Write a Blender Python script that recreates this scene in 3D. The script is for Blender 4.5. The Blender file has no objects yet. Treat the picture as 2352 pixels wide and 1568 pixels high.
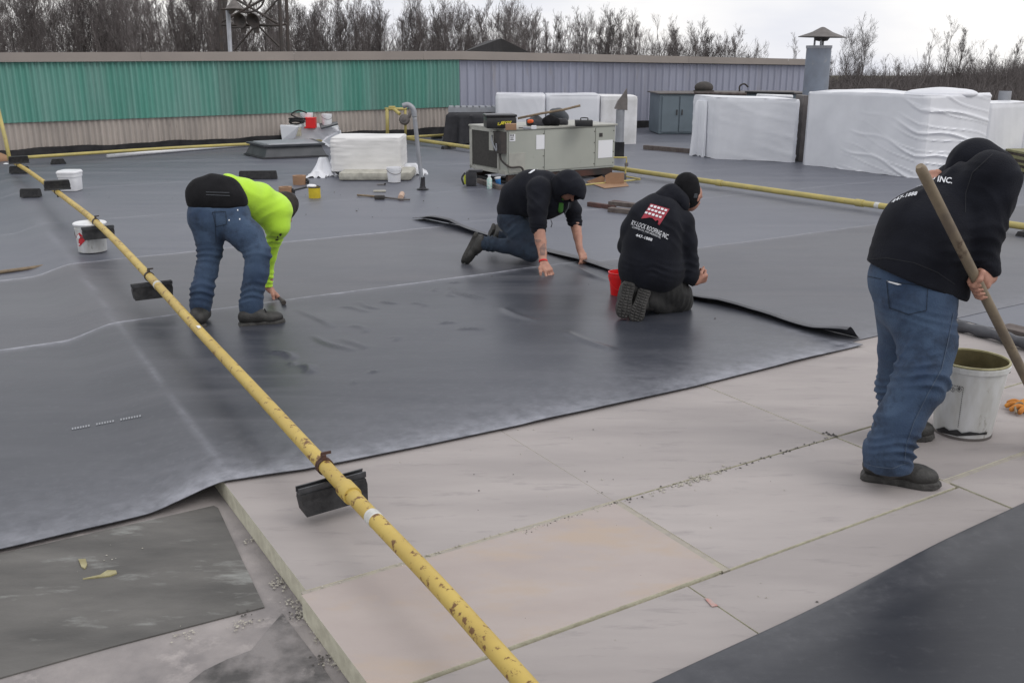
import bpy, bmesh, math, random
import numpy as np
from mathutils import Vector, Matrix
from mathutils import noise as mnoise
from mathutils.bvhtree import BVHTree

random.seed(7)
RNG = np.random.default_rng(7)
SC = bpy.context.scene
COL = SC.collection

# ------------------------------------------------------------------ camera
# pixel coordinates below are those of the photograph at 2352 x 1568
FPX, CAMH, CX, CY = 2205.0, 1.75, 1176.0, 784.0
PITCH = math.atan((784 - 127) / FPX)
cam_d = bpy.data.cameras.new('camera')
cam_d.sensor_width = 36.0
cam_d.sensor_fit = 'HORIZONTAL'
cam_d.lens = FPX / 2352 * 36.0
cam_d.clip_start = 0.05
cam_d.clip_end = 5000
cam = bpy.data.objects.new('camera', cam_d)
COL.objects.link(cam)
cam.location = (0, 0, CAMH)
cam.rotation_euler = (math.pi / 2 - PITCH, 0, 0)
SC.camera = cam

# ------------------------------------------------------------------ sky and light
SUN_EL, SUN_AZ = math.radians(48), math.radians(115)   # azimuth from +Y towards +X
world = bpy.data.worlds.new('World')
SC.world = world
world.use_nodes = True
wn, wl = world.node_tree.nodes, world.node_tree.links
wn.clear()
w_out = wn.new('ShaderNodeOutputWorld')
w_sky = wn.new('ShaderNodeTexSky')
w_sky.sky_type = 'NISHITA'
w_sky.sun_disc = False
w_sky.sun_elevation = SUN_EL
w_sky.sun_rotation = SUN_AZ
w_sky.air_density = 1.0
w_sky.dust_density = 3.0
w_b1 = wn.new('ShaderNodeBackground')
w_b1.inputs[1].default_value = 0.12
wl.new(w_sky.outputs[0], w_b1.inputs[0])
w_tc = wn.new('ShaderNodeTexCoord')
w_mp = wn.new('ShaderNodeMapping')
w_mp.inputs['Scale'].default_value = (1.6, 1.6, 5.0)
w_no = wn.new('ShaderNodeTexNoise')
w_no.inputs['Scale'].default_value = 1.7
w_no.inputs['Detail'].default_value = 5
w_no.inputs['Roughness'].default_value = 0.5
w_rp = wn.new('ShaderNodeValToRGB')
w_rp.color_ramp.elements[0].position = 0.33
w_rp.color_ramp.elements[0].color = (0.70, 0.72, 0.80, 1)
w_rp.color_ramp.elements[1].position = 0.58
w_rp.color_ramp.elements[1].color = (0.96, 0.945, 0.93, 1)
wl.new(w_tc.outputs['Generated'], w_mp.inputs[0])
wl.new(w_mp.outputs[0], w_no.inputs['Vector'])
wl.new(w_no.outputs[0], w_rp.inputs[0])
w_b2 = wn.new('ShaderNodeBackground')
w_b2.inputs[1].default_value = 1.10
wl.new(w_rp.outputs[0], w_b2.inputs[0])
w_mx = wn.new('ShaderNodeMixShader')
w_mx.inputs[0].default_value = 0.93
wl.new(w_b1.outputs[0], w_mx.inputs[1])
wl.new(w_b2.outputs[0], w_mx.inputs[2])
wl.new(w_mx.outputs[0], w_out.inputs[0])

sun_d = bpy.data.lights.new('sun', 'SUN')
sun_d.energy = 0.7
sun_d.angle = math.radians(28)
sun_d.color = (1.0, 0.96, 0.91)
sun = bpy.data.objects.new('sun', sun_d)
COL.objects.link(sun)
sdir = Vector((math.sin(SUN_AZ) * math.cos(SUN_EL), math.cos(SUN_AZ) * math.cos(SUN_EL), math.sin(SUN_EL)))
sun.rotation_euler = (-sdir).to_track_quat('-Z', 'Y').to_euler()
sun.location = sdir * 50

SC.view_settings.view_transform = 'Standard'
SC.view_settings.look = 'None'
SC.view_settings.exposure = 0.08
SC.view_settings.gamma = 1.0
SC.render.engine = 'CYCLES'
SC.cycles.use_denoising = True
SC.cycles.max_bounces = 6
SC.cycles.transparent_max_bounces = 6

# ------------------------------------------------------------------ pixel -> place
_cp, _sp = math.cos(PITCH), math.sin(PITCH)
def ray(px, py):
    x = (px - CX) / FPX; y = (py - CY) / FPX
    return np.array([x, _cp - y * _sp, -_sp - y * _cp])
def G(px, py, z=0.0):
    """point of height z seen at a pixel"""
    d = ray(px, py); t = (z - CAMH) / d[2]
    return np.array([d[0] * t, d[1] * t, z])
def at(px, py, Y):
    """point at distance Y seen at a pixel"""
    d = ray(px, py); t = Y / d[1]
    return np.array([d[0] * t, Y, CAMH + d[2] * t])
def ppm(p):
    """pixels per metre at a point"""
    return FPX / (p[1] * _cp - (p[2] - CAMH) * _sp)
def proj(p):
    v = np.array(p, float) - [0, 0, CAMH]
    zc = v[1] * _cp - v[2] * _sp; yc = -v[1] * _sp - v[2] * _cp
    return CX + FPX * v[0] / zc, CY + FPX * yc / zc
TH = 0.55                       # direction of the roof's seams
UA = np.array([math.cos(TH), math.sin(TH), 0.0])
VA = np.array([-math.sin(TH), math.cos(TH), 0.0])
ZA = np.array([0.0, 0.0, 1.0])
def R(u, v, z=0.0): return u * UA + v * VA + z * ZA
def uv(p): return float(np.dot(p, UA)), float(np.dot(p, VA))
def along(p0, axis, px):
    """length along axis from p0 until the pixel column px is reached"""
    # (p0+t a).x*F = (px-CX)*depth
    k = (px - CX) / FPX
    d0 = p0[1] * _cp - (p0[2] - CAMH) * _sp
    da = axis[1] * _cp - axis[2] * _sp
    return (k * d0 - p0[0]) / (axis[0] - k * da)
def height_at(p0, py):
    """height above p0 at which the vertical through p0 reaches pixel row py"""
    k = (py - CY) / FPX
    v1, v2 = p0[1], p0[2] - CAMH
    # yc = -v1 sp - (v2+h) cp ; zc = v1 cp - (v2+h) sp ; yc = k zc
    return (-v1 * _sp - k * v1 * _cp) / (_cp - k * _sp) - v2

# ------------------------------------------------------------------ materials
MATS = {}
def S(c):
    return tuple(((x / 255) / 12.92 if x / 255 <= 0.04045 else ((x / 255 + 0.055) / 1.055) ** 2.4) for x in c)
def mat(name, col, rough=0.6, col2=None, scale=8.0, detail=5, mixw=1.0, bump=0.0, bscale=60.0, metal=0.0, spec=0.5,
        stretch=(1, 1, 1), rotz=0.0, ramp=(0.35, 0.65), col3=None, scale3=30.0, ramp3=(0.62, 0.7), rnd=0.0,
        dust=None, sheen=0.0, emit=None, alpha=None, rough2=None, coat=0.0):
    m = bpy.data.materials.new(name); m.use_nodes = True
    nt = m.node_tree; N, L = nt.nodes, nt.links
    b = N['Principled BSDF']
    tc = N.new('ShaderNodeTexCoord'); mp = N.new('ShaderNodeMapping')
    mp.inputs['Scale'].default_value = stretch; mp.inputs['Rotation'].default_value = (0, 0, rotz)
    L.new(tc.outputs['Object'], mp.inputs[0])
    cur = None
    def rgb(c):
        n = N.new('ShaderNodeRGB'); n.outputs[0].default_value = (*c[:3], 1); return n.outputs[0]
    cur = rgb(col)
    def mix(a, bb, fac, mode='MIX'):
        n = N.new('ShaderNodeMix'); n.data_type = 'RGBA'; n.blend_type = mode
        L.new(fac, n.inputs['Factor']) if not isinstance(fac, float) else setattr(n.inputs['Factor'], 'default_value', fac)
        L.new(a, n.inputs['A']); L.new(bb, n.inputs['B']); return n.outputs['Result']
    def noise(sc, det, rp, rg=0.55):
        n = N.new('ShaderNodeTexNoise'); n.inputs['Scale'].default_value = sc; n.inputs['Detail'].default_value = det
        n.inputs['Roughness'].default_value = rg
        L.new(mp.outputs[0], n.inputs['Vector'])
        r = N.new('ShaderNodeMapRange'); r.inputs[1].default_value = rp[0]; r.inputs[2].default_value = rp[1]
        r.clamp = True
        L.new(n.outputs[0], r.inputs[0]); return r.outputs[0]
    fac1 = None
    if col2 is not None:
        fac1 = noise(scale, detail, ramp)
        f = fac1
        if mixw != 1.0:
            mm = N.new('ShaderNodeMath'); mm.operation = 'MULTIPLY'; mm.inputs[1].default_value = mixw
            L.new(f, mm.inputs[0]); f = mm.outputs[0]
        cur = mix(cur, rgb(col2), f)
    if col3 is not None:
        cur = mix(cur, rgb(col3), noise(scale3, 6, ramp3, 0.65))
    if rnd:
        oi = N.new('ShaderNodeObjectInfo'); mr = N.new('ShaderNodeMapRange')
        mr.inputs[3].default_value = 1 - rnd; mr.inputs[4].default_value = 1 + rnd
        L.new(oi.outputs['Random'], mr.inputs[0])
        hs = N.new('ShaderNodeHueSaturation'); L.new(mr.outputs[0], hs.inputs['Value']); L.new(cur, hs.inputs['Color']); cur = hs.outputs[0]
    if dust is not None:
        at_ = N.new('ShaderNodeAttribute'); at_.attribute_name = 'dust'
        nz = noise(dust[1], 5, (0.3, 0.7), 0.6)
        mm = N.new('ShaderNodeMath'); mm.operation = 'MULTIPLY'
        L.new(at_.outputs['Fac'], mm.inputs[0])
        ad = N.new('ShaderNodeMath'); ad.operation = 'MULTIPLY_ADD'; ad.inputs[1].default_value = 0.75; ad.inputs[2].default_value = 0.35
        L.new(nz, ad.inputs[0]); L.new(ad.outputs[0], mm.inputs[1])
        mm.use_clamp = True
        cur = mix(cur, rgb(dust[0]), mm.outputs[0])
    L.new(cur, b.inputs['Base Color'])
    b.inputs['Roughness'].default_value = rough
    if rough2 is not None and fac1 is not None:
        r = N.new('ShaderNodeMapRange'); r.inputs[3].default_value = rough; r.inputs[4].default_value = rough2
        L.new(fac1, r.inputs[0]); L.new(r.outputs[0], b.inputs['Roughness'])
    b.inputs['Metallic'].default_value = metal
    b.inputs['Specular IOR Level'].default_value = spec
    if sheen: b.inputs['Sheen Weight'].default_value = sheen; b.inputs['Sheen Roughness'].default_value = 0.6
    if coat: b.inputs['Coat Weight'].default_value = coat
    if bump:
        n = N.new('ShaderNodeTexNoise'); n.inputs['Scale'].default_value = bscale; n.inputs['Detail'].default_value = 4
        L.new(mp.outputs[0], n.inputs['Vector'])
        bp = N.new('ShaderNodeBump'); bp.inputs['Strength'].default_value = bump; bp.inputs['Distance'].default_value = 0.01
        L.new(n.outputs[0], bp.inputs['Height']); L.new(bp.outputs[0], b.inputs['Normal'])
    if alpha is not None: b.inputs['Alpha'].default_value = alpha
    MATS[name] = m
    return m

def membrane_mat(name, base, smear, dustc, r0, r1, sm=(0.47, 0.80), spec=0.5, sc=1.0):
    """black rubber sheet: satin, with wiped dust smears, scuffs and damp-looking patches"""
    m = bpy.data.materials.new(name); m.use_nodes = True; nt = m.node_tree; N, L = nt.nodes, nt.links; b = N['Principled BSDF']
    tc = N.new('ShaderNodeTexCoord')
    def mp(s, rz=-TH):
        q = N.new('ShaderNodeMapping'); q.inputs['Scale'].default_value = s; q.inputs['Rotation'].default_value = (0, 0, rz); L.new(tc.outputs['Object'], q.inputs[0]); return q.outputs[0]
    def nz(vec, s, d, lo, hi, rg=.6, dist=0.0):
        n = N.new('ShaderNodeTexNoise'); n.inputs['Scale'].default_value = s; n.inputs['Detail'].default_value = d; n.inputs['Roughness'].default_value = rg; n.inputs['Distortion'].default_value = dist
        L.new(vec, n.inputs['Vector']); r = N.new('ShaderNodeMapRange'); r.inputs[1].default_value = lo; r.inputs[2].default_value = hi; r.clamp = True; L.new(n.outputs[0], r.inputs[0]); return r.outputs[0]
    def math_(op, x, y):
        n = N.new('ShaderNodeMath'); n.operation = op; n.use_clamp = True
        for i, q in enumerate((x, y)):
            if isinstance(q, (int, float)): n.inputs[i].default_value = q
            else: L.new(q, n.inputs[i])
        return n.outputs[0]
    def mix(f, A, B):
        n = N.new('ShaderNodeMix'); n.data_type = 'RGBA'
        L.new(f, n.inputs['Factor'])
        for k, q in (('A', A), ('B', B)):
            if isinstance(q, tuple): n.inputs[k].default_value = (*q, 1)
            else: L.new(q, n.inputs[k])
        return n.outputs['Result']
    big = nz(mp((.35, .8, 1)), .9 * sc, 4, .35, .65)
    streak = nz(mp((.30, 3.2, 1)), 1.6 * sc, 8, sm[0], sm[1], .65, .3)
    streak2 = nz(mp((2.6, .5, 1), -TH + .25), 1.3 * sc, 8, .55, .85, .65, .4)
    fine = nz(mp((1, 1, 1)), 26, 6, .55, .80, .7)
    sm_ = math_('MULTIPLY', math_('ADD', streak, math_('MULTIPLY', streak2, .6)), math_('ADD', math_('MULTIPLY', big, .75), .25))
    at_ = N.new('ShaderNodeAttribute'); at_.attribute_name = 'dust'
    dn = nz(mp((1, 1, 1)), 13, 6, .28, .66, .65)
    du = math_('MULTIPLY', at_.outputs['Fac'], math_('ADD', math_('MULTIPLY', dn, .8), .3))
    c = mix(math_('MULTIPLY', sm_, .9), base, smear)
    c = mix(math_('MULTIPLY', fine, .08), c, dustc)
    c = mix(du, c, dustc)
    L.new(c, b.inputs['Base Color'])
    rr = N.new('ShaderNodeMapRange'); rr.inputs[3].default_value = r0; rr.inputs[4].default_value = r1
    L.new(math_('ADD', math_('MULTIPLY', sm_, .6), math_('ADD', math_('MULTIPLY', big, .4), du)), rr.inputs[0]); L.new(rr.outputs[0], b.inputs['Roughness'])
    b.inputs['Specular IOR Level'].default_value = spec
    n = N.new('ShaderNodeTexNoise'); n.inputs['Scale'].default_value = 7; n.inputs['Detail'].default_value = 5; L.new(mp((.6, 1.6, 1)), n.inputs['Vector'])
    bp = N.new('ShaderNodeBump'); bp.inputs['Strength'].default_value = .12; bp.inputs['Distance'].default_value = .01; L.new(n.outputs[0], bp.inputs['Height']); L.new(bp.outputs[0], b.inputs['Normal'])
    MATS[name] = m
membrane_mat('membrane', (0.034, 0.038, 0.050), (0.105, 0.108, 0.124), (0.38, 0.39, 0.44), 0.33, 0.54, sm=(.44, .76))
membrane_mat('membrane_mid', (0.062, 0.065, 0.080), (0.140, 0.140, 0.152), (0.38, 0.39, 0.44), 0.36, 0.56, sm=(.40, .72))  # lifted base: some of the sky's tint is put into the colour
membrane_mat('membrane_far_skytint', (0.090, 0.097, 0.124), (0.160, 0.166, 0.192), (0.38, 0.39, 0.44), 0.38, 0.56, sm=(.40, .72), sc=.7)  # lighter, bluer base: tint of the sky on distant sheets painted into the colour
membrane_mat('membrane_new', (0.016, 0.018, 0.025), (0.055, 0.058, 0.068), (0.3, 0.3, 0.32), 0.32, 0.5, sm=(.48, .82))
mat('flap', (0.035, 0.037, 0.045), 0.42, (0.075, 0.077, 0.088), 6, 5, spec=0.5)
mat('facer', (0.405, 0.372, 0.362), 0.8, (0.335, 0.308, 0.302), 1.7, 7, stretch=(0.5, 2.2, 1), rotz=-TH, bump=0.10, bscale=120, spec=0.25,
    col3=(0.27, 0.25, 0.248), scale3=7.0, ramp3=(0.56, 0.78), rnd=0.06)
mat('facer_warm', (0.425, 0.375, 0.355), 0.8, (0.385, 0.335, 0.318), 3.0, 7, stretch=(0.7, 1.6, 1), rotz=-TH, bump=0.10, bscale=120, spec=0.25,
    col3=(0.425, 0.350, 0.295), scale3=2.2, ramp3=(0.50, 0.64))
mat('foam', (0.58, 0.56, 0.45), 0.9, (0.46, 0.44, 0.35), 20, 5, bump=0.3, bscale=90, spec=0.2)
mat('seam_foam', (0.40, 0.372, 0.31), 0.9, (0.33, 0.305, 0.28), 18, 5, bump=0.3, bscale=90, spec=0.2)
mat('old_roof', (0.35, 0.322, 0.315), 0.85, (0.22, 0.205, 0.205), 4.5, 9, bump=0.25, bscale=70, spec=0.2, col3=(0.42, 0.385, 0.375), scale3=5, ramp3=(0.55, 0.7))
mat('old_patch', (0.085, 0.083, 0.080), 0.72, (0.155, 0.150, 0.142), 3.4, 10, stretch=(0.5, 1.5, 1), rotz=-TH, bump=0.5, bscale=30, spec=0.3,
    col3=(0.25, 0.255, 0.245), scale3=5.5, ramp3=(0.57, 0.70), ramp=(0.32, 0.66))
mat('old_mottled', (0.235, 0.22, 0.218), 0.85, (0.085, 0.082, 0.082), 6, 10, bump=0.8, bscale=40, spec=0.2, col3=(0.30, 0.28, 0.275), scale3=8, ramp3=(0.58, 0.72), ramp=(0.42, 0.62))
mat('crumbs', (0.50, 0.48, 0.42), 0.9, (0.3, 0.28, 0.25), 120, 2, spec=0.2)
mat('crumbs_dark', (0.09, 0.085, 0.08), 0.9)
mat('yellow_pipe', (0.56, 0.415, 0.105), 0.5, (0.47, 0.335, 0.085), 6, 5, bump=0.06, bscale=50, col3=(0.17, 0.085, 0.03), scale3=24, ramp3=(0.575, 0.625), spec=0.4)
mat('yellow_pipe_far', (0.50, 0.41, 0.13), 0.55, (0.38, 0.33, 0.13), 5, 5, col3=(0.25, 0.2, 0.1), scale3=18, ramp3=(0.62, 0.7))
mat('rust', (0.10, 0.045, 0.03), 0.85, (0.05, 0.03, 0.025), 40, 4, bump=0.4, bscale=80)
mat('rubber', (0.016, 0.016, 0.018), 0.65, (0.035, 0.035, 0.037), 30, 4, bump=0.3, bscale=60, spec=0.35)
mat('strut_steel', (0.10, 0.105, 0.115), 0.45, (0.06, 0.06, 0.065), 20, 4, metal=0.6)
mat('white_tape', (0.66, 0.66, 0.64), 0.6, (0.5, 0.5, 0.47), 50, 4)
mat('green_sheet', (0.095, 0.285, 0.232), 0.5, (0.175, 0.325, 0.290), 1.1, 4, stretch=(2.5, 2.5, 0.25), rnd=0.13, spec=0.4, bump=0.05, bscale=20,
    col3=(0.055, 0.225, 0.18), scale3=0.8, ramp3=(0.5, 0.75))
mat('beige_sheet', (0.42, 0.375, 0.34), 0.7, (0.34, 0.305, 0.28), 2, 6, stretch=(3, 3, 0.5), rnd=0.06, col3=(0.14, 0.125, 0.115), scale3=4, ramp3=(0.63, 0.8))
mat('grey_sheet', (0.33, 0.345, 0.43), 0.55, (0.28, 0.29, 0.36), 1.5, 5, stretch=(2, 2, 0.4), rnd=0.05, col3=(0.27, 0.25, 0.25), scale3=2.2, ramp3=(0.58, 0.78))
mat('fascia', (0.30, 0.265, 0.24), 0.6, (0.265, 0.235, 0.215), 1.2, 5, rnd=0.04)
mat('black_flash', (0.012, 0.012, 0.014), 0.6, (0.035, 0.034, 0.036), 5, 6, bump=0.6, bscale=8, spec=0.3)
mat('wrap', (0.74, 0.755, 0.80), 0.30, (0.64, 0.655, 0.70), 1.6, 5, spec=0.45, bump=0.10, bscale=5, rnd=0.03)
mat('wrap_dirty', (0.78, 0.78, 0.80), 0.45, (0.6, 0.6, 0.6), 3, 7, spec=0.4, col3=(0.22, 0.22, 0.22), scale3=7, ramp3=(0.66, 0.72), bump=0.1, bscale=8)
mat('eps', (0.80, 0.79, 0.78), 0.7, (0.62, 0.61, 0.60), 4, 6, stretch=(0.6, 0.6, 3), bump=0.15, bscale=20)
mat('eps_wrap', (0.78, 0.775, 0.77), 0.5, (0.66, 0.655, 0.65), 4, 6, stretch=(0.6, 0.6, 3), col3=(0.5, 0.49, 0.49), scale3=6, ramp3=(0.62, 0.75))
mat('foam_old', (0.50, 0.49, 0.43), 0.85, (0.33, 0.32, 0.28), 9, 6)
mat('hvac', (0.39, 0.405, 0.365), 0.5, (0.35, 0.365, 0.33), 2, 6, spec=0.4, col3=(0.30, 0.30, 0.27), scale3=9, ramp3=(0.64, 0.8))
mat('hvac_trim', (0.40, 0.40, 0.36), 0.5, (0.33, 0.33, 0.30), 6, 5)
mat('coil', (0.055, 0.052, 0.048), 0.8, (0.035, 0.033, 0.03), 30, 5, bump=0.4, bscale=140)
mat('dark_frame', (0.035, 0.033, 0.032), 0.7, (0.06, 0.05, 0.045), 9, 5)
mat('rusty_rail', (0.028, 0.024, 0.023), 0.8, (0.10, 0.042, 0.03), 2.0, 6)
mat('paper', (0.78, 0.79, 0.82), 0.6)
mat('ink', (0.03, 0.03, 0.035), 0.6)
mat('galv', (0.33, 0.345, 0.38), 0.45, (0.27, 0.28, 0.30), 5, 6, metal=0.25, spec=0.5)
mat('galv_dark', (0.16, 0.145, 0.14), 0.6, (0.11, 0.10, 0.095), 6, 5, metal=0.2)
mat('stack_steel', (0.235, 0.27, 0.33), 0.5, (0.19, 0.21, 0.25), 2.5, 6, metal=0.2, col3=(0.33, 0.33, 0.33), scale3=3, ramp3=(0.6, 0.75))
mat('rust_patch', (0.20, 0.085, 0.035), 0.9, (0.11, 0.05, 0.03), 8, 6, bump=0.3)
mat('blue_steel', (0.155, 0.195, 0.225), 0.5, (0.13, 0.165, 0.19), 3, 5)
mat('tarp', (0.018, 0.018, 0.022), 0.6, (0.03, 0.03, 0.036), 8, 5, spec=0.35, bump=0.2, bscale=12)
mat('black_plastic', (0.012, 0.012, 0.014), 0.35, (0.02, 0.02, 0.022), 12, 4)
mat('curb_dark', (0.05, 0.056, 0.064), 0.5, (0.08, 0.085, 0.095), 4, 5)
mat('yellow_paint', (0.62, 0.48, 0.02), 0.5, (0.5, 0.38, 0.02), 9, 4)
mat('yellow_print', (0.85, 0.74, 0.05), 0.5)
mat('cardboard', (0.33, 0.20, 0.12), 0.85, (0.28, 0.165, 0.10), 7, 4)
mat('white_plastic', (0.80, 0.81, 0.84), 0.35, (0.72, 0.73, 0.76), 9, 4, spec=0.45)
mat('pail_white', (0.66, 0.67, 0.68), 0.45, (0.52, 0.52, 0.50), 7, 7, col3=(0.20, 0.18, 0.13), scale3=9, ramp3=(0.62, 0.74), stretch=(2.4, 2.4, 0.7))
mat('pail_inside', (0.075, 0.062, 0.028), 0.4, (0.15, 0.125, 0.06), 9, 5)
mat('pail_rim', (0.42, 0.39, 0.22), 0.5, (0.25, 0.22, 0.1), 18, 4)
mat('red_plastic', (0.72, 0.012, 0.014), 0.4, (0.62, 0.01, 0.012), 5, 3)
mat('red_print', (0.55, 0.02, 0.03), 0.5)
mat('wood', (0.26, 0.20, 0.13), 0.75, (0.16, 0.12, 0.085), 6, 6, stretch=(3, 3, 3), bump=0.15, bscale=40)
mat('handle_wood', (0.25, 0.20, 0.135), 0.65, (0.15, 0.12, 0.09), 9, 6, col3=(0.06, 0.035, 0.025), scale3=10, ramp3=(0.60, 0.70), bump=0.1, bscale=60)
mat('old_wood', (0.085, 0.065, 0.06), 0.85, (0.14, 0.12, 0.11), 12, 6)
mat('red_wood', (0.10, 0.045, 0.04), 0.8, (0.06, 0.035, 0.03), 12, 5)
mat('pallet_wood', (0.30, 0.29, 0.15), 0.8, (0.2, 0.2, 0.11), 10, 5)
mat('blue_print', (0.045, 0.20, 0.48), 0.45)
mat('mint_print', (0.25, 0.5, 0.45), 0.5, (0.7, 0.72, 0.7), 40, 2)
mat('hivis_strip', (0.55, 0.6, 0.06), 0.6)
mat('orange_fabric', (0.62, 0.26, 0.04), 0.8, (0.45, 0.16, 0.03), 30, 4)
mat('orange_print', (0.75, 0.13, 0.03), 0.6)
mat('dark_fabric', (0.014, 0.015, 0.02), 0.85, (0.03, 0.03, 0.036), 12, 4, sheen=0.2)
mat('slate_fabric', (0.045, 0.052, 0.062), 0.85, (0.06, 0.068, 0.08), 9, 4, sheen=0.2)
mat('bark', (0.185, 0.168, 0.168), 0.95, (0.125, 0.112, 0.112), 1.5, 4, spec=0.1, rnd=0.25)  # lightened: distance haze is put into the bark colour
mat('bark_far', (0.165, 0.150, 0.150), 0.95, (0.120, 0.107, 0.107), 0.6, 4, spec=0.1, rnd=0.15)
mat('tower_steel', (0.05, 0.046, 0.045), 0.7, (0.07, 0.055, 0.05), 3, 4)
mat('ground', (0.13, 0.115, 0.075), 0.95, (0.09, 0.085, 0.05), 0.05, 6, spec=0.1)
mat('roof_dark', (0.03, 0.029, 0.031), 0.8, (0.045, 0.043, 0.045), 2, 4)
mat('gutter', (0.2, 0.19, 0.18), 0.7)

# ------------------------------------------------------------------ mesh helpers
class MB:
    def __init__(self): self.v = []; self.f = []; self.n = 0
    def add(self, vs, fs):
        vs = np.asarray(vs, float).reshape(-1, 3)
        self.v.append(vs); o = self.n
        self.f.extend([tuple(int(i) + o for i in f) for f in fs]); self.n += len(vs)
        return self
    def arr(self): return np.concatenate(self.v) if self.v else np.zeros((0, 3))
    def box(self, c, s, ax=None, bev=0.0):
        """box of full size s centred at c; ax = three axes"""
        ax = ax if ax is not None else (np.array([1., 0, 0]), np.array([0, 1., 0]), ZA)
        bm = bmesh.new(); bmesh.ops.create_cube(bm, size=1.0)
        for q in bm.verts: q.co = Vector((q.co.x * s[0], q.co.y * s[1], q.co.z * s[2]))
        if bev > 0: bmesh.ops.bevel(bm, geom=bm.edges[:], offset=min(bev, min(s) * 0.45), segments=2, profile=0.6, affect='EDGES')
        bm.verts.ensure_lookup_table()
        for i, q in enumerate(bm.verts): q.index = i
        vs = np.array([q.co[:] for q in bm.verts]); fs = [[q.index for q in f.verts] for f in bm.faces]; bm.free()
        w = np.asarray(c) + vs[:, :1] * ax[0] + vs[:, 1:2] * ax[1] + vs[:, 2:3] * ax[2]
        return self.add(w, fs)
    def prism(self, base, top):
        """solid between two polygons of n points"""
        n = len(base); vs = list(base) + list(top)
        fs = [tuple(reversed(range(n))), tuple(range(n, 2 * n))] + [(i, (i + 1) % n, n + (i + 1) % n, n + i) for i in range(n)]
        return self.add(vs, fs)
    def tube(self, pts, r, n=12, cap=True, squash=None):
        pts = [np.asarray(p, float) for p in pts]; m = len(pts)
        rr = r if hasattr(r, '__len__') else [r] * m
        vs = []; fs = []
        tang = [pts[min(i + 1, m - 1)] - pts[max(i - 1, 0)] for i in range(m)]
        ref = np.array([0, 0, 1.0]); t0 = tang[0] / (np.linalg.norm(tang[0]) + 1e-12)
        if abs(t0[2]) > 0.9: ref = np.array([1.0, 0, 0])
        a = np.cross(t0, ref); a /= np.linalg.norm(a)
        for i in range(m):
            t = tang[i] / (np.linalg.norm(tang[i]) + 1e-12)
            a = a - t * np.dot(a, t); a /= np.linalg.norm(a); b = np.cross(t, a)
            for k in range(n):
                an = 2 * math.pi * k / n
                vs.append(pts[i] + rr[i] * (math.cos(an) * a + math.sin(an) * b))
        for i in range(m - 1):
            for k in range(n):
                fs.append((i * n + k, i * n + (k + 1) % n, (i + 1) * n + (k + 1) % n, (i + 1) * n + k))
        if cap:
            fs.append(tuple(reversed(range(n)))); fs.append(tuple(range((m - 1) * n, m * n)))
        return self.add(vs, fs)
    def lathe(self, prof, c, n=32, axis=None, close=False):
        """prof = list of (radius, height)"""
        c = np.asarray(c, float)
        z = ZA if axis is None else np.asarray(axis, float) / np.linalg.norm(axis)
        ref = np.array([1.0, 0, 0]) if abs(z[0]) < 0.9 else np.array([0, 1.0, 0])
        a = np.cross(z, ref); a /= np.linalg.norm(a); b = np.cross(z, a)
        vs = []; fs = []
        for (r, h) in prof:
            for k in range(n):
                an = 2 * math.pi * k / n
                vs.append(c + z * h + r * (math.cos(an) * a + math.sin(an) * b))
        for i in range(len(prof) - 1):
            for k in range(n):
                fs.append((i * n + k, i * n + (k + 1) % n, (i + 1) * n + (k + 1) % n, (i + 1) * n + k))
        return self.add(vs, fs)
    def grid(self, P):
        """P = array (m, n, 3)"""
        m, n = P.shape[:2]
        idx = np.arange(m * n).reshape(m, n)
        q = np.stack([idx[:-1, :-1], idx[:-1, 1:], idx[1:, 1:], idx[1:, :-1]], -1).reshape(-1, 4)
        return self.add(P.reshape(-1, 3), q)

WL = {}
def props(o, label=None, cat=None, group=None, kind=None):
    if label: o['label'] = label
    if cat: o['category'] = cat
    if group: o['group'] = group
    if kind: o['kind'] = kind
    return o
def empty(name, loc, label, cat, group=None):
    o = bpy.data.objects.new(name, None); COL.objects.link(o); o.location = loc; o.empty_display_size = 0.1
    WL[o.name] = np.asarray(loc, float)
    return props(o, label, cat, group)
def mk(name, mb, m, parent=None, smooth=False, label=None, cat=None, group=None, kind=None, origin=None, attr=None, fix=True):
    vs = mb.arr(); fs = mb.f
    if parent is not None: org = WL[parent.name]
    elif origin is not None: org = np.asarray(origin, float)
    else: org = np.zeros(3)
    me = bpy.data.meshes.new(name)
    me.from_pydata((vs - org).tolist(), [], fs)
    if fix:
        bm = bmesh.new(); bm.from_mesh(me); bmesh.ops.recalc_face_normals(bm, faces=bm.faces[:]); bm.to_mesh(me); bm.free()
    ms = m if isinstance(m, (list, tuple)) else [m]
    for q in ms: me.materials.append(MATS[q])
    if smooth:
        me.polygons.foreach_set('use_smooth', [True] * len(me.polygons))
        if smooth != True:
            me.set_sharp_from_angle(angle=math.radians(smooth))
    if attr is not None:
        a = me.attributes.new('dust', 'FLOAT', 'POINT'); a.data.foreach_set('value', np.asarray(attr, np.float32).ravel())
    me.update()
    o = bpy.data.objects.new(name, me); COL.objects.link(o)
    if parent is not None: o.parent = parent
    else: o.location = org
    WL[o.name] = org
    return props(o, label, cat, group, kind)
def dup(o, parent=None, offset=None, **kw):
    c = o.copy(); COL.objects.link(c)
    c.parent = parent
    if offset is not None: c.location = Vector(o.location) + Vector(offset)
    WL[c.name] = WL[o.name] + (np.asarray(offset, float) if offset is not None else 0)
    for ch in [x for x in o.children]: dup(ch, c)
    return props(c, **kw)
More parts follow.
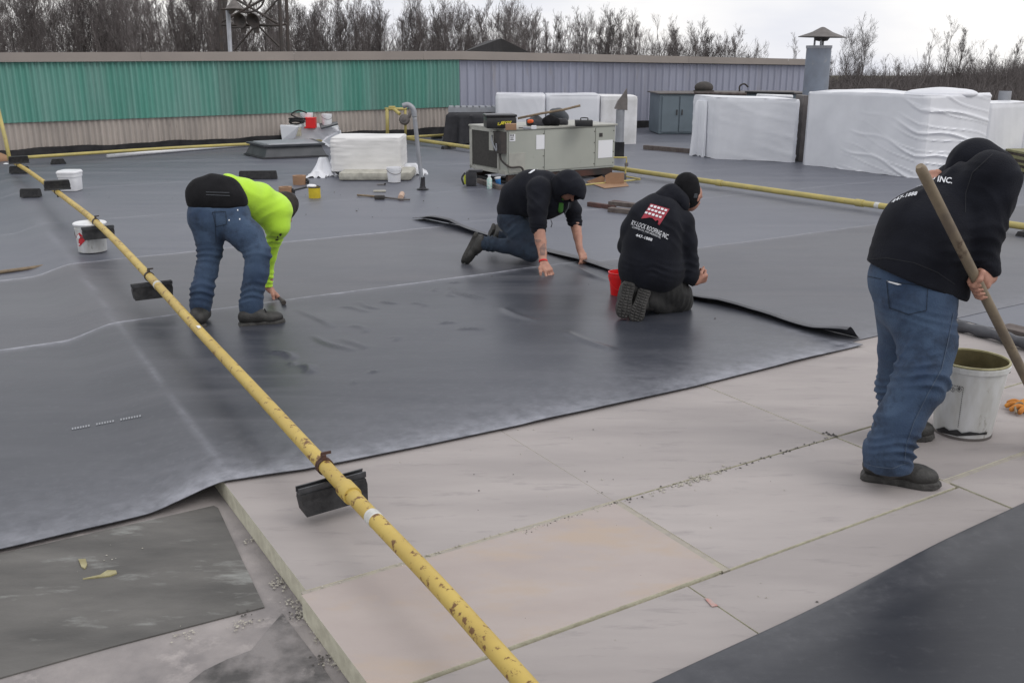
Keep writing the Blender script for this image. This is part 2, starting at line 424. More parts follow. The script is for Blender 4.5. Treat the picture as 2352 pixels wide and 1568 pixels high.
def bz(pts, n=8):
    """Catmull-Rom through points"""
    P = [np.asarray(p, float) for p in pts]; P = [2 * P[0] - P[1]] + P + [2 * P[-1] - P[-2]]
    out = []
    for i in range(1, len(P) - 2):
        for k in range(n):
            t = k / n
            out.append(0.5 * ((2 * P[i]) + (-P[i-1] + P[i+1]) * t + (2*P[i-1] - 5*P[i] + 4*P[i+1] - P[i+2]) * t*t + (-P[i-1] + 3*P[i] - 3*P[i+1] + P[i+2]) * t**3))
    out.append(P[-2]); return out
def sstep(x):
    x = np.clip(x, 0, 1); return x * x * (3 - 2 * x)
UVZ = (UA, VA, ZA)
def vnoise(P, sc, seed=0.0):
    """cheap smooth noise on arrays (sum of warped sines)"""
    x, y, z = P[..., 0] * sc + seed, P[..., 1] * sc + seed * 1.7, P[..., 2] * sc - seed * 0.6
    w = np.sin(1.3 * y + 0.7 * z) + np.sin(0.9 * z - 1.1 * x)
    return (np.sin(x + w) + np.sin(1.31 * y - 0.8 * w + 1.3) + np.sin(1.17 * z + 0.9 * w + 2.1) + 0.6 * np.sin(2.3 * x - 1.9 * y + w)) / 3.6
def decal(name, target, polys, m, parent, lift=0.002, step=9.0):
    """flat print: polygons in pixel coordinates laid on the surface of target where they are seen"""
    me = target.data; org = Vector(WL[target.name])
    bvh = BVHTree.FromPolygons([v.co + org for v in me.vertices], [p.vertices[:] for p in me.polygons])
    bm = bmesh.new()
    for pl in polys:
        try: bm.faces.new([bm.verts.new((x, y, 0)) for x, y in pl])
        except ValueError: pass
    return _decal_bm(name, bm, bvh, m, parent, lift, step)
def _decal_bm(name, bm, bvh, m, parent, lift, step):
    bmesh.ops.triangulate(bm, faces=bm.faces[:])
    xs = [v.co.x for v in bm.verts]; ys = [v.co.y for v in bm.verts]
    for k in np.arange(min(xs) + step, max(xs), step):
        bmesh.ops.bisect_plane(bm, geom=bm.verts[:] + bm.edges[:] + bm.faces[:], plane_co=(k, 0, 0), plane_no=(1, 0, 0))
    for k in np.arange(min(ys) + step, max(ys), step):
        bmesh.ops.bisect_plane(bm, geom=bm.verts[:] + bm.edges[:] + bm.faces[:], plane_co=(0, k, 0), plane_no=(0, 1, 0))
    o0 = Vector((0, 0, CAMH)); bad = []
    for v in bm.verts:
        d = Vector(ray(v.co.x, v.co.y)).normalized()
        h, nrm, _, _ = bvh.ray_cast(o0, d)
        if h is None: bad.append(v); continue
        if nrm.dot(d) > 0: nrm = -nrm
        v.co = h + nrm * lift - d * lift
    bmesh.ops.delete(bm, geom=bad, context='VERTS')
    me = bpy.data.meshes.new(name); org = Vector(WL[parent.name])
    for v in bm.verts: v.co -= org
    bm.to_mesh(me); bm.free(); me.materials.append(MATS[m])
    o = bpy.data.objects.new(name, me); COL.objects.link(o); o.parent = parent; WL[o.name] = WL[parent.name]
    return o
def text_polys(txt, bold=0.0):
    cu = bpy.data.curves.new('lettering', 'FONT'); cu.body = txt; cu.resolution_u = 2; cu.offset = bold
    o = bpy.data.objects.new('lettering', cu); COL.objects.link(o)
    dg = bpy.context.evaluated_depsgraph_get(); me = bpy.data.meshes.new_from_object(o.evaluated_get(dg))
    V = np.array([v.co[:2] for v in me.vertices]); F = [tuple(p.vertices) for p in me.polygons]
    bpy.data.objects.remove(o); bpy.data.meshes.remove(me); bpy.data.curves.remove(cu)
    mn, mx = V.min(0), V.max(0)
    return (V - mn) / (mx - mn), F
def lettering(txt, target, parent, A, B, up, m, lift=0.0025, step=9.0, bold=0.0, curve=0.0, name='lettering'):
    """text along the pixel segment A-B, its height the pixel vector up"""
    V, F = text_polys(txt, bold)
    A, B, up = np.array(A, float), np.array(B, float), np.array(up, float)
    X = A + V[:, :1] * (B - A) + V[:, 1:2] * up
    nrm = up / np.linalg.norm(up)
    X = X + (4 * V[:, :1] * (1 - V[:, :1])) * curve * nrm
    me = target.data; org = Vector(WL[target.name])
    bvh = BVHTree.FromPolygons([v.co + org for v in me.vertices], [p.vertices[:] for p in me.polygons])
    bm = bmesh.new(); vs = [bm.verts.new((x, y, 0)) for x, y in X]
    for f in F:
        try: bm.faces.new([vs[i] for i in f])
        except ValueError: pass
    return _decal_bm(name, bm, bvh, m, parent, lift, step)
# ================================================================== PEOPLE
mat('skin', (0.44, 0.23, 0.165), 0.55, (0.36, 0.17, 0.125), 26, 4, bump=0.05, bscale=120)
mat('skin_pale', (0.47, 0.25, 0.18), 0.55, (0.38, 0.19, 0.14), 26, 4, bump=0.05, bscale=120)
mat('black_hoodie', (0.0062, 0.0070, 0.0115), 0.9, (0.0118, 0.0132, 0.0195), 7, 6, bump=0.25, bscale=130, sheen=0.035, spec=0.15)
mat('black_cloth', (0.0075, 0.0075, 0.009), 0.92, (0.013, 0.013, 0.015), 9, 6, bump=0.2, bscale=130, sheen=0.02, spec=0.15)
mat('charcoal_pants', (0.011, 0.011, 0.0115), 0.85, (0.021, 0.021, 0.021), 8, 6, bump=0.3, bscale=70, sheen=0.03)
mat('denim', (0.022, 0.044, 0.092), 0.9, (0.046, 0.080, 0.140), 5, 7, bump=0.3, bscale=140, sheen=0.03, col3=(0.014, 0.026, 0.052), scale3=9, ramp3=(0.5, 0.7))
mat('denim_dark', (0.012, 0.020, 0.038), 0.9, (0.026, 0.044, 0.072), 7, 7, bump=0.3, bscale=110, sheen=0.03, col3=(0.008, 0.012, 0.022), scale3=9, ramp3=(0.5, 0.7))
mat('hivis', (0.50, 0.82, 0.045), 0.8, (0.44, 0.74, 0.035), 6, 5, bump=0.2, bscale=110, sheen=0.15)
mat('boot_black', (0.016, 0.0155, 0.015), 0.55, (0.034, 0.033, 0.031), 14, 5, bump=0.3, bscale=70)
mat('boot_sole', (0.026, 0.025, 0.024), 0.75, (0.06, 0.058, 0.055), 22, 5, bump=0.5, bscale=60)
mat('hair', (0.018, 0.014, 0.012), 0.8, (0.03, 0.024, 0.02), 60, 4, bump=0.6, bscale=160)
mat('green_tee', (0.05, 0.19, 0.03), 0.85, (0.04, 0.14, 0.02), 12, 4)
mat('white_print', (0.72, 0.74, 0.78), 0.7)
mat('logo_red', (0.36, 0.035, 0.055), 0.75, (0.30, 0.03, 0.05), 30, 3)
mat('tattoo', (0.15, 0.10, 0.095), 0.6, (0.30, 0.17, 0.13), 24, 5)
mat('ring_metal', (0.8, 0.78, 0.72), 0.2, metal=1.0)

def smin(a, b, k):
    h = np.clip(0.5 + 0.5 * (b - a) / k, 0, 1); return b + (a - b) * h - k * h * (1 - h)
def d_cone(P, a, b, ra, rb, lat=None, f=1.0):
    """rounded cone; lat/f widen it along one direction"""
    if lat is not None:
        lat = lat / np.linalg.norm(lat)
        def sq(X): return X - (X @ lat)[..., None] * lat * (1 - 1 / f)
        P, a, b = sq(P), sq(a), sq(b)
    ab = b - a; L2 = float(ab @ ab) + 1e-12
    t = np.clip(((P - a) @ ab) / L2, 0, 1)
    return np.linalg.norm(P - a - t[..., None] * ab, axis=-1) - (ra + (rb - ra) * t)
def sdf_mesh(prims, vox, k=0.02, cuts=(), fold=None, carve=()):
    """smooth union of rounded cones (a, b, ra, rb[, lat, f]) -> vertices and quads (surface nets)"""
    lo = np.min([np.minimum(np.asarray(p[0]) - p[2] * (p[5] if len(p) > 5 else 1), np.asarray(p[1]) - p[3] * (p[5] if len(p) > 5 else 1)) for p in prims], 0) - 4 * vox
    hi = np.max([np.maximum(np.asarray(p[0]) + p[2] * (p[5] if len(p) > 5 else 1), np.asarray(p[1]) + p[3] * (p[5] if len(p) > 5 else 1)) for p in prims], 0) + 4 * vox
    n = np.ceil((hi - lo) / vox).astype(int) + 1
    D = np.full(n, 0.5, np.float32)
    for p in prims:
        a, b, ra, rb = np.asarray(p[0], float), np.asarray(p[1], float), p[2], p[3]; lat, f = (p[4], p[5]) if len(p) > 5 else (None, 1.0)
        m = max(ra, rb) * f + k + 3 * vox
        i0 = np.maximum(((np.minimum(a, b) - m - lo) / vox).astype(int), 0); i1 = np.minimum(((np.maximum(a, b) + m - lo) / vox).astype(int) + 2, n)
        ax = [lo[q] + vox * np.arange(i0[q], i1[q]) for q in range(3)]
        P = np.stack(np.meshgrid(*ax, indexing='ij'), -1)
        sl = tuple(slice(i0[q], i1[q]) for q in range(3))
        D[sl] = smin(D[sl], d_cone(P, a, b, ra, rb, lat, f), k)
    for p in carve:
        ax = [lo[q] + vox * np.arange(n[q]) for q in range(3)]
        D = np.maximum(D, -d_cone(np.stack(np.meshgrid(*ax, indexing='ij'), -1), np.asarray(p[0], float), np.asarray(p[1], float), p[2], p[3]).astype(np.float32))
    if cuts:
        ax = [lo[q] + vox * np.arange(n[q]) for q in range(3)]
        X, Y, Z = np.meshgrid(*ax, indexing='ij', sparse=True)
        for (pt, nr, rad) in cuts:
            nr = np.asarray(nr, float) / np.linalg.norm(nr); s = (X - pt[0]) * nr[0] + (Y - pt[1]) * nr[1] + (Z - pt[2]) * nr[2]
            if rad is None: D = np.maximum(D, s)
            else:
                near = ((X - pt[0]) ** 2 + (Y - pt[1]) ** 2 + (Z - pt[2]) ** 2) < rad * rad
                D = np.where(near, np.maximum(D, s), D)
    ins = D < 0
    c = ins[:-1, :-1, :-1].astype(np.int8)
    tot = np.zeros(tuple(n - 1), np.int8)
    for dx in (0, 1):
        for dy in (0, 1):
            for dz in (0, 1): tot += ins[dx:n[0] - 1 + dx, dy:n[1] - 1 + dy, dz:n[2] - 1 + dz]
    act = (tot > 0) & (tot < 8); I = np.argwhere(act); idx = np.full(act.shape, -1, np.int64); idx[act] = np.arange(len(I))
    acc = np.zeros((len(I), 3)); cnt = np.zeros(len(I))
    cor = [(x, y, z) for x in (0, 1) for y in (0, 1) for z in (0, 1)]
    val = {q: D[I[:, 0] + q[0], I[:, 1] + q[1], I[:, 2] + q[2]] for q in cor}
    for p in cor:
        for ax_ in range(3):
            if p[ax_] == 0:
                q = list(p); q[ax_] = 1; q = tuple(q); a, b = val[p], val[q]; m = (a < 0) != (b < 0)
                t = np.where(m, a / np.where(a - b == 0, 1, a - b), 0)
                pt = np.tile(np.array(p, float), (len(I), 1)); pt[:, ax_] = t
                acc[m] += pt[m]; cnt[m] += 1
    V = lo + vox * (I + acc / np.maximum(cnt, 1)[:, None])
    F = []
    for ax_ in range(3):
        o1, o2 = [(1, 2), (2, 0), (0, 1)][ax_]
        s0 = [slice(None)] * 3; s1 = [slice(None)] * 3; s0[ax_] = slice(0, -1); s1[ax_] = slice(1, None)
        ch = ins[tuple(s0)] != ins[tuple(s1)]; E = np.argwhere(ch)
        E = E[(E[:, o1] > 0) & (E[:, o2] > 0) & (E[:, o1] < n[o1] - 1) & (E[:, o2] < n[o2] - 1)]
        fl = ins[tuple(E.T)]
        def cell(d1, d2):
            q = E.copy(); q[:, o1] -= d1; q[:, o2] -= d2; return idx[tuple(q.T)]
        Q = np.stack([cell(1, 1), cell(0, 1), cell(0, 0), cell(1, 0)], 1)
        Q[~fl] = Q[~fl][:, ::-1]; F.append(Q)
    F = np.concatenate(F); F = F[(F >= 0).all(1)]
    # relax, then normals and folds
    def smooth(V, it, lam=.5):
        e = np.concatenate([F[:, [0, 1]], F[:, [1, 2]], F[:, [2, 3]], F[:, [3, 0]]])
        for _ in range(it):
            s = np.zeros_like(V); c_ = np.zeros(len(V)); np.add.at(s, e[:, 0], V[e[:, 1]]); np.add.at(c_, e[:, 0], 1); np.add.at(s, e[:, 1], V[e[:, 0]]); np.add.at(c_, e[:, 1], 1)
            V = V + lam * (s / np.maximum(c_, 1)[:, None] - V)
        return V
    V = smooth(V, 2)
    if fold is not None:
        fn = np.cross(V[F[:, 2]] - V[F[:, 0]], V[F[:, 3]] - V[F[:, 1]]); N = np.zeros_like(V)
        for q in range(4): np.add.at(N, F[:, q], fn)
        N /= np.linalg.norm(N, axis=1)[:, None] + 1e-12
        V = smooth(V + N * fold(V)[:, None], 1, .3)
    return V, F
def sdf_obj(name, prims, m, parent, vox=.008, k=.025, cuts=(), fold=None, carve=()):
    V, F = sdf_mesh(prims, vox, k, cuts, fold, carve)
    return mk(name, MB().add(V, F), m, parent=parent, smooth=True, fix=False)
def cloth(amp=.006, sc=16, seed=0.0, bands=()):
    """creases: soft noise, sharp ridged folds, and bunching round given (centre, axis, half length, amplitude, frequency)"""
    def f(V):
        n1 = vnoise(V + .03 * vnoise(V, sc * .5, seed + 7)[:, None], sc * .8, seed)
        d = amp * (np.exp(-(n1 / .16) ** 2) - .3) * np.clip(.5 + 1.1 * vnoise(V, sc * .35, seed + 5), 0, 1.1) + amp * .8 * vnoise(V, sc * .4, seed + 3)
        for (c, ax, hl, am, fr) in bands:
            ax = np.asarray(ax, float) / np.linalg.norm(ax); r = V - np.asarray(c); t = r @ ax; q = r - t[:, None] * ax
            e1 = np.cross(ax, [.3, .9, .1]); e1 /= np.linalg.norm(e1); e2 = np.cross(ax, e1); ph = np.arctan2(q @ e2, q @ e1)
            w = np.exp(-(t / hl) ** 2) * np.exp(-(np.linalg.norm(q, axis=1) / .2) ** 4)
            s_ = np.sin(fr * t * (1 + .15 * np.sin(ph + seed)) + 1.6 * np.sin(ph + seed * 2) + 1.1 * np.sin(2 * ph + 1) + 2.2 * vnoise(V, 7, seed + 1))
            msk = np.clip(.55 + .8 * vnoise(V * np.array([1, 1, 1.8]), 13, seed + 9), 0, 1)
            d += am * w * msk * (1 - 2.0 * np.abs(s_) ** .8) * 1.0
        return d
    return f
class Fig:
    """a person traced in pixels of one crop, every point with its own distance"""
    def __init__(self, crop, sc): self.c = crop; self.s = sc
    def P(self, x, y, Y): return at(*self.c(x, y), Y)
    def K(self, x, y, Y, r):
        p = self.P(x, y, Y); return p, r / self.s / ppm(p)
    def chain(self, *pts):
        q = [self.K(*p) for p in pts]
        return [(q[i][0], q[i + 1][0], q[i][1], q[i + 1][1]) for i in range(len(q) - 1)] if len(q) > 1 else [(q[0][0], q[0][0] + 1e-4, q[0][1], q[0][1])]
def shrink(prims, f): return [(p[0], p[1], p[2] * f, p[3] * f) + tuple(p[4:]) for p in prims]
def hand(w, d, pn, side, curl=(.3, .5, .4), spread=.10, thumb=.5, s=1.0, thumb_side=1, point=None):
    """palm and five fingers: w wrist, d towards the knuckles, pn palm normal (fingers curl to it)"""
    d = np.asarray(d, float); d = d / np.linalg.norm(d); pn = np.asarray(pn, float); pn = pn - d * (pn @ d); pn /= np.linalg.norm(pn)
    sd = np.cross(d, pn) * side; out = []
    kn = w + d * .085 * s
    out.append((w - d * .02 * s, w + d * .015 * s, .026 * s, .028 * s))
    out.append((w + d * .02 * s + sd * .016 * s, kn + sd * .026 * s, .019 * s, .0165 * s)); out.append((w + d * .02 * s - sd * .014 * s, kn - sd * .024 * s, .019 * s, .0155 * s)); out.append((w + d * .02 * s, kn, .019 * s, .017 * s))
    for i in range(4):
        o = (.030, .010, -.010, -.029)[i]; ln = (.92, 1.05, 1.0, .78)[i]; b = kn + sd * o * s; dd = d + sd * (o / .03) * spread; dd /= np.linalg.norm(dd); ang = 0.0
        cu = curl if point is None or i != 0 else point
        rr = (.0092, .0095, .009, .008)[i] * s; cur = b - dd * .01 * s
        for j, sl in enumerate((.044, .027, .020)):
            ang += cu[j]; v = dd * math.cos(ang) + pn * math.sin(ang); nx = cur + v * sl * ln * s * (1.2 if j == 0 else 1); out.append((cur, nx, rr * (1 - .08 * j), rr * (1 - .08 * (j + 1)))); cur = nx
    tb = w + d * .022 * s + sd * .022 * s * thumb_side; tv = d * .65 + sd * .75 * thumb_side + pn * thumb * .6; tv /= np.linalg.norm(tv); m1 = tb + tv * .040 * s
    tv2 = d * .9 + sd * .25 * thumb_side + pn * thumb; tv2 /= np.linalg.norm(tv2); m2 = m1 + tv2 * .032 * s; m3 = m2 + (tv2 + pn * .3) * .024 * s
    out += [(tb, m1, .0165 * s, .0125 * s), (m1, m2, .0118 * s, .0108 * s), (m2, m3, .0105 * s, .009 * s)]
    return out
def face(c, fw, up, r):
    """nose, brows, chin, ears on a head centred at c looking along fw"""
    fw = fw / np.linalg.norm(fw); up = up - fw * (up @ fw); up /= np.linalg.norm(up); sd = np.cross(fw, up)
    o = [(c + up * r * .15, c - up * r * .35 + fw * r * .2, r * .95, r * .78), (c - up * r * .6 + fw * r * .45, c - up * r * .75 + fw * r * .6, r * .45, r * .30)]
    o += [(c + fw * r * .95 + up * r * .05, c + fw * r * 1.2 - up * r * .25, r * .10, r * .17)]
    o += [(c + fw * r * .82 + up * r * .22 - sd * r * .4, c + fw * r * .82 + up * r * .22 + sd * r * .4, r * .16, r * .16)]
    o += [(c + fw * r * .85 - up * r * .52 - sd * r * .2, c + fw * r * .85 - up * r * .52 + sd * r * .2, r * .11, r * .11)]
    for q in (-1, 1): o += [(c + sd * q * r * .95 + up * r * .1, c + sd * q * r * .98 - up * r * .2, r * .14, r * .11)]
    return o
def boot(parent, heel, toe, up, ankle, name='boot', w=.105, sole_t=.03, lift=.0, tread=False, shaft=.06):
    """heel and toe on the sole's underside, up = out of the sole"""
    heel, toe, up, ankle = [np.asarray(q, float) for q in (heel, toe, up, ankle)]
    d = toe - heel; L = np.linalg.norm(d); d /= L; up = up - d * (up @ d); up /= np.linalg.norm(up); sd = np.cross(d, up)
    b0 = heel + up * (sole_t + .002)
    pr = [(b0 + d * L * .14 + up * .032, b0 + d * L * .40 + up * .034, .043, .042), (b0 + d * L * .38 + up * .032, b0 + d * L * .74 + up * .014, .044, .040, sd, 1.15), (b0 + d * L * .70 + up * .014, b0 + d * L * .86 + up * .014, .040, .034, sd, 1.25),
          (b0 + d * L * .18 + up * .04, ankle, .047, shaft), (b0 + d * L * .42 + up * .05, ankle + d * .02, .038, shaft * .9)]
    o = sdf_obj(name, pr, 'boot_black', parent, vox=.0065, k=.03, cuts=[(b0 - up * .004, -up, None)], fold=cloth(.0025, 30, L * 9))
    out = [(.0, .30), (.03, .38), (.10, .42), (.3, .38), (.45, .38), (.62, .46), (.78, .50), (.90, .42), (.97, .25), (1.0, .0)]
    pl = [(x, y) for x, y in out] + [(x, -y) for x, y in reversed(out[:-1])]
    b = MB(); lay = [(0, .97), (.008, 1.03), (sole_t * .8, 1.0), (sole_t + .004, .93)]
    rings = [[heel + d * L * (.5 + (x - .5) * s_) + sd * y * w * s_ + up * (h + .010 * max(0, x - .8) * 5 * .6) for x, y in pl] for h, s_ in lay]
    n = len(pl); vs = [v for r in rings for v in r]; fs = [tuple(reversed(range(n))), tuple(range((len(lay) - 1) * n, len(lay) * n))]
    for i in range(len(lay) - 1): fs += [(i * n + j, i * n + (j + 1) % n, (i + 1) * n + (j + 1) % n, (i + 1) * n + j) for j in range(n)]
    b.add(vs, fs); so = mk('sole', b, 'boot_sole', parent=o)
    if tread:
        t_ = MB()
        for x in np.linspace(.06, .94, 12):
            wd = np.interp(x, [q[0] for q in out], [q[1] for q in out]) * w
            for y in (-.62, 0, .62):
                t_.box(heel + d * L * x + sd * wd * y - up * .004, (L * .045, wd * .46, .011), (d * math.cos(.3 * y) + sd * math.sin(.3 * y), sd * math.cos(.3 * y) - d * math.sin(.3 * y), up), bev=.002)
        mk('tread', t_, 'boot_sole', parent=o); props(bpy.data.objects[so.name]); COL.objects[-1]['kind'] = 'stuff'
    else:
        lc = MB()
        for q in (.42, .50, .58): lc.tube(bz([b0 + d * L * q - sd * .03 + up * .062, b0 + d * L * q + up * .078, b0 + d * L * (q + .02) + sd * .03 + up * .062], 4), .0032, 5)
        mk('laces', lc, 'black_cloth', parent=o); COL.objects[-1]['kind'] = 'stuff'
    return o


def stroke(pts, w):
    """thin band of quads along a pixel polyline"""
    P = [np.array(p, float) for p in pts]; out = []
    for a, b in zip(P[:-1], P[1:]):
        t = (b - a) / (np.linalg.norm(b - a) + 1e-9); n = np.array([-t[1], t[0]]) * w / 2; out.append([tuple(a - n), tuple(b - n), tuple(b + n), tuple(a + n)])
    return out
mat('stitch', (0.012, 0.020, 0.036), 0.9)
mat('stitch_light', (0.065, 0.09, 0.135), 0.9)
mat('hoodie_seam', (0.020, 0.021, 0.026), 0.9)
# ================================================================== THE SETTING
# terrain falling gently away from the building
mb = MB()
xs = np.linspace(-2500, 2500, 41); ys = np.linspace(-300, 3600, 60)
X, Y = np.meshgrid(xs, ys)
mb.grid(np.stack([X, Y, -6.0 - 0.0175 * np.maximum(Y, 0) + 0.6 * np.sin(X * 0.013) * np.sin(Y * 0.011)], -1))
mk('ground', mb, 'ground', smooth=True, kind='structure')

# building body under the roof
ZL = -0.09                       # level of the old roof, below the new insulation
roof = mk('roof', MB().box(R(13, 6.5, (ZL - 5.8) / 2 - 0.0), (52, 27.5, 5.8 + ZL), UVZ), 'old_roof', kind='structure')
WL[roof.name] = np.zeros(3)

def drop(u, v):
    ur = 0.94 + 0.018 * (v - 4)
    return -0.083 * (1 - sstep((u - (ur - 0.36)) / 0.38))
# wrinkles in the loose front sheet: pixel segment, width, height
_w8 = lambda x, y: ((600 + x / 2.613) / 1.0204, (560 + y / 2.613) / 1.0204)
WR = []
for (a, b, c, d, wd, hh) in [(600,395,760,440,.020,.010),(500,425,710,455,.020,.009),(765,385,850,412,.020,.010),(1150,305,1390,385,.020,.013),(1190,270,1245,280,.02,.007),
    (1075,310,1120,330,.018,.007),(1160,330,1220,365,.018,.008),(585,535,690,585,.022,.009),(330,600,590,700,.024,.011),(260,430,460,560,.026,.010),(530,610,660,690,.026,.009),
    (95,700,255,745,.028,.016),(265,780,365,835,.028,.016),(1125,520,1220,530,.018,.008),(1230,555,1390,572,.018,.009),(1880,570,2180,700,.030,.010),(1500,430,1720,520,.030,.008),
    (1850,160,2170,270,.035,.020),(690,820,745,825,.016,.007),(580,885,625,893,.016,.007),(190,775,240,785,.02,.008),(960,395,1040,425,.02,.008),(820,610,880,635,.02,.007),(1640,95,1740,118,.03,.01)]:
    p, q = G(*_w8(a, b)), G(*_w8(c, d)); WR.append((uv(p), uv(q), wd, hh))
def wrinkle(u, v):
    h = np.zeros_like(u)
    for (a, b, wd, hh) in WR:
        dx, dy = b[0] - a[0], b[1] - a[1]; L2 = dx * dx + dy * dy; L = math.sqrt(L2)
        t = ((u - a[0]) * dx + (v - a[1]) * dy) / L2
        n = ((u - a[0]) * -dy + (v - a[1]) * dx) / L + 0.02 * np.sin(t * 5 + a[0] * 9)
        h += 1.15 * hh * np.exp(-(n / wd) ** 2) * np.clip(1 - np.abs(2 * t - 1) ** 3, 0, 1)
    return h
FLU = lambda v: np.interp(v, [3.0, 3.9, 5.2, 6.3, 7.2, 8.4, 9.6], [4.90, 4.88, 4.80, 4.84, 4.81, 4.72, 4.61])
E0V = lambda u: np.interp(u, [-3, .05, .70, .90, 1.25, 1.53, 2.3, 3.47, 4.9], [3.86, 3.85, 3.86, 3.84, 3.77, 3.755, 3.725, 3.715, 3.76])
def sheet(u0, u1, v0, v1, du, dv, z0, m, front_dust=0.0, back_dust=0.0, wr=False, name='membrane_sheet', wav=0.003):
    """u0,u1 may be functions of v, v0 of u"""
    ubar0 = u0(np.array([6.0]))[0] if callable(u0) else u0; ubar1 = u1(np.array([6.0]))[0] if callable(u1) else u1
    vb0 = v0(np.array([2.0]))[0] if callable(v0) else v0
    nu = int((ubar1 - ubar0) / du) + 2; nv = int((v1 - vb0) / dv) + 2
    a = np.linspace(0, 1, nu)[None, :]; b = np.linspace(0, 1, nv)[:, None]
    vv = vb0 + (v1 - vb0) * b + 0 * a
    lo = u0(vv) if callable(u0) else u0; hi = u1(vv) if callable(u1) else u1
    uu = lo + (hi - lo) * a + 0 * vv
    if callable(v0): vv = v0(uu) + (v1 - v0(uu)) * b
    P3 = np.stack([uu, vv, 0 * uu], -1)
    vf = v0(uu) if callable(v0) else v0
    z = z0 + drop(uu, vv) + wav * vnoise(P3, 3.1, z0 * 50) + 0.5 * wav * vnoise(P3, 8.3, 2)
    if wr: z = z + wrinkle(uu, vv)
    if callable(v0): z = z + np.exp(-((vv - vf) / 0.06) ** 2) * (0.004 + 0.007 * np.clip(vnoise(P3 * [1, 0, 0], 4.2, 3), 0, 1))
    dist_b = v1 - vv + 0.01 * vnoise(P3, 9, 1)
    z = z + 0.003 * np.exp(-(dist_b / 0.03) ** 2)
    df = vv - vf
    dust = np.zeros_like(uu)
    if front_dust: dust += front_dust * np.exp(-(df / 0.13) ** 2) * (0.55 + 0.45 * vnoise(P3 * [1, 0.3, 1], 2.1, 5)) + 0.25 * front_dust * np.exp(-(df / 0.5) ** 2)
    if back_dust:
        wob = 0.55 + 0.45 * vnoise(P3 * [1, 0, 0], 1.7, 8)
        dust += back_dust * (0.75 * np.exp(-(dist_b / 0.022) ** 2) + wob * 0.5 * np.exp(-(dist_b / 0.07) ** 2))
    # ridge over the insulation's edge
    ur = 0.95 + 0.018 * (vv - 4)
    dust += 0.30 * np.exp(-((uu - ur) / 0.02) ** 2) * np.clip(0.45 + vnoise(P3, 4.0, 4), 0, 1) * (vv < 13)
    if wr: dust += 0.75 * np.exp(-((uu - FLU(vv) + 0.10) / 0.045) ** 2) * np.clip((5.2 - vv) / .5, 0, 1) * np.clip(.3 + vnoise(P3, 3.5, 6), 0, 1)
    W = uu[..., None] * UA + vv[..., None] * VA + z[..., None] * ZA
    # turned-down rim so that the edge has thickness
    f = W[:1] - [0, 0, 0.0035]; bk = W[-1:] - [0, 0, 0.0035]
    W = np.concatenate([f, W, bk], 0); dust = np.concatenate([dust[:1] * 0, dust, dust[-1:] * 0.8], 0)
    return mk(name, MB().grid(W), m, parent=roof, smooth=60, attr=np.clip(dust, 0, 1), fix=False)
FL0 = lambda v: FLU(v)
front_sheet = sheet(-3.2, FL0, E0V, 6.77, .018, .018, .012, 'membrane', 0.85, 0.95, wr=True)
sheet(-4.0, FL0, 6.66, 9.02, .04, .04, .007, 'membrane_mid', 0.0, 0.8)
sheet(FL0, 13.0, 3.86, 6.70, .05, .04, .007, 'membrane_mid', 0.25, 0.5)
sheet(FL0, 16.0, 6.58, 9.15, .06, .05, .004, 'membrane_far_skytint', 0.0, 0.3)
sheet(5.97, 13.0, 0.5, 3.92, .08, .06, .004, 'membrane_far_skytint')
sheet(-5.0, 20.0, 8.9, 11.45, .06, .05, .002, 'membrane_far_skytint', 0.0, 0.25)
sheet(-6.0, 24.0, 11.35, 14.4, .1, .08, .000, 'membrane_far_skytint', 0.0, 0.2)
sheet(-6.0, 26.0, 14.3, 17.4, .12, .1, -.003, 'membrane_far_skytint', 0.0, 0.2)
sheet(-6.0, 30.0, 17.3, 20.4, .15, .1, -.006, 'membrane_far_skytint', 0.0, 0.0)

_pr = []
for k in range(26):
    if k % 9 in (7, 8) and k < 20: continue
    x = 165 + k * 6.2; y = 986 - k * 1.18; _pr.append([(x, y - 3), (x + 3.6, y - 3.6), (x + 3.8, y + .6), (x + .4, y + 1.4)])
decal('faint_print', front_sheet, _pr, 'galv', front_sheet, lift=.002, step=20)
# lifted loose edge along the end lap
def flap(name, pts, hs, wid, m, tip=0.03):
    path = bz(pts, 14); hh = np.interp(np.linspace(0, len(pts) - 1, len(path)), range(len(pts)), hs)
    rows = []
    for i, p in enumerate(path):
        t = path[min(i + 1, len(path) - 1)] - path[max(i - 1, 0)]; t = t / np.linalg.norm(t)
        sd = np.cross(t, ZA); sd = sd / np.linalg.norm(sd)
        if np.dot(sd, UA) < 0: sd = -sd
        h = hh[i] * (1 + 0.25 * math.sin(i * 0.11) * math.sin(i * 0.07)); row = []
        for k in range(15):
            s = k / 14
            w = wid * (0.9 - s) + 0.010 * math.sin(i * 0.13) * s
            z = 0.014 + h * float(sstep(s * 1.15)) - (tip * 0.4 * max(0, s - 0.8) * 5 * h / 0.08)
            row.append(p + sd * w + ZA * z)
        for k in range(14, -1, -1):
            row.append(row[k] - ZA * 0.004)
        rows.append(row)
    return mk(name, MB().grid(np.array(rows)), m, parent=roof, smooth=50)
fp = [(950, 505), (985, 513), (1035, 524), (1090, 541), (1180, 565), (1260, 585), (1330, 604), (1400, 627), (1500, 662), (1590, 690), (1650, 703), (1720, 722), (1800, 747), (1870, 768), (1945, 788)]
flap('lifted_sheet_edge', [G(*p) for p in fp], [.01, .06, .085, .05, .02, .025, .035, .03, .03, .03, .05, .03, .035, .045, .085], .16, 'flap')
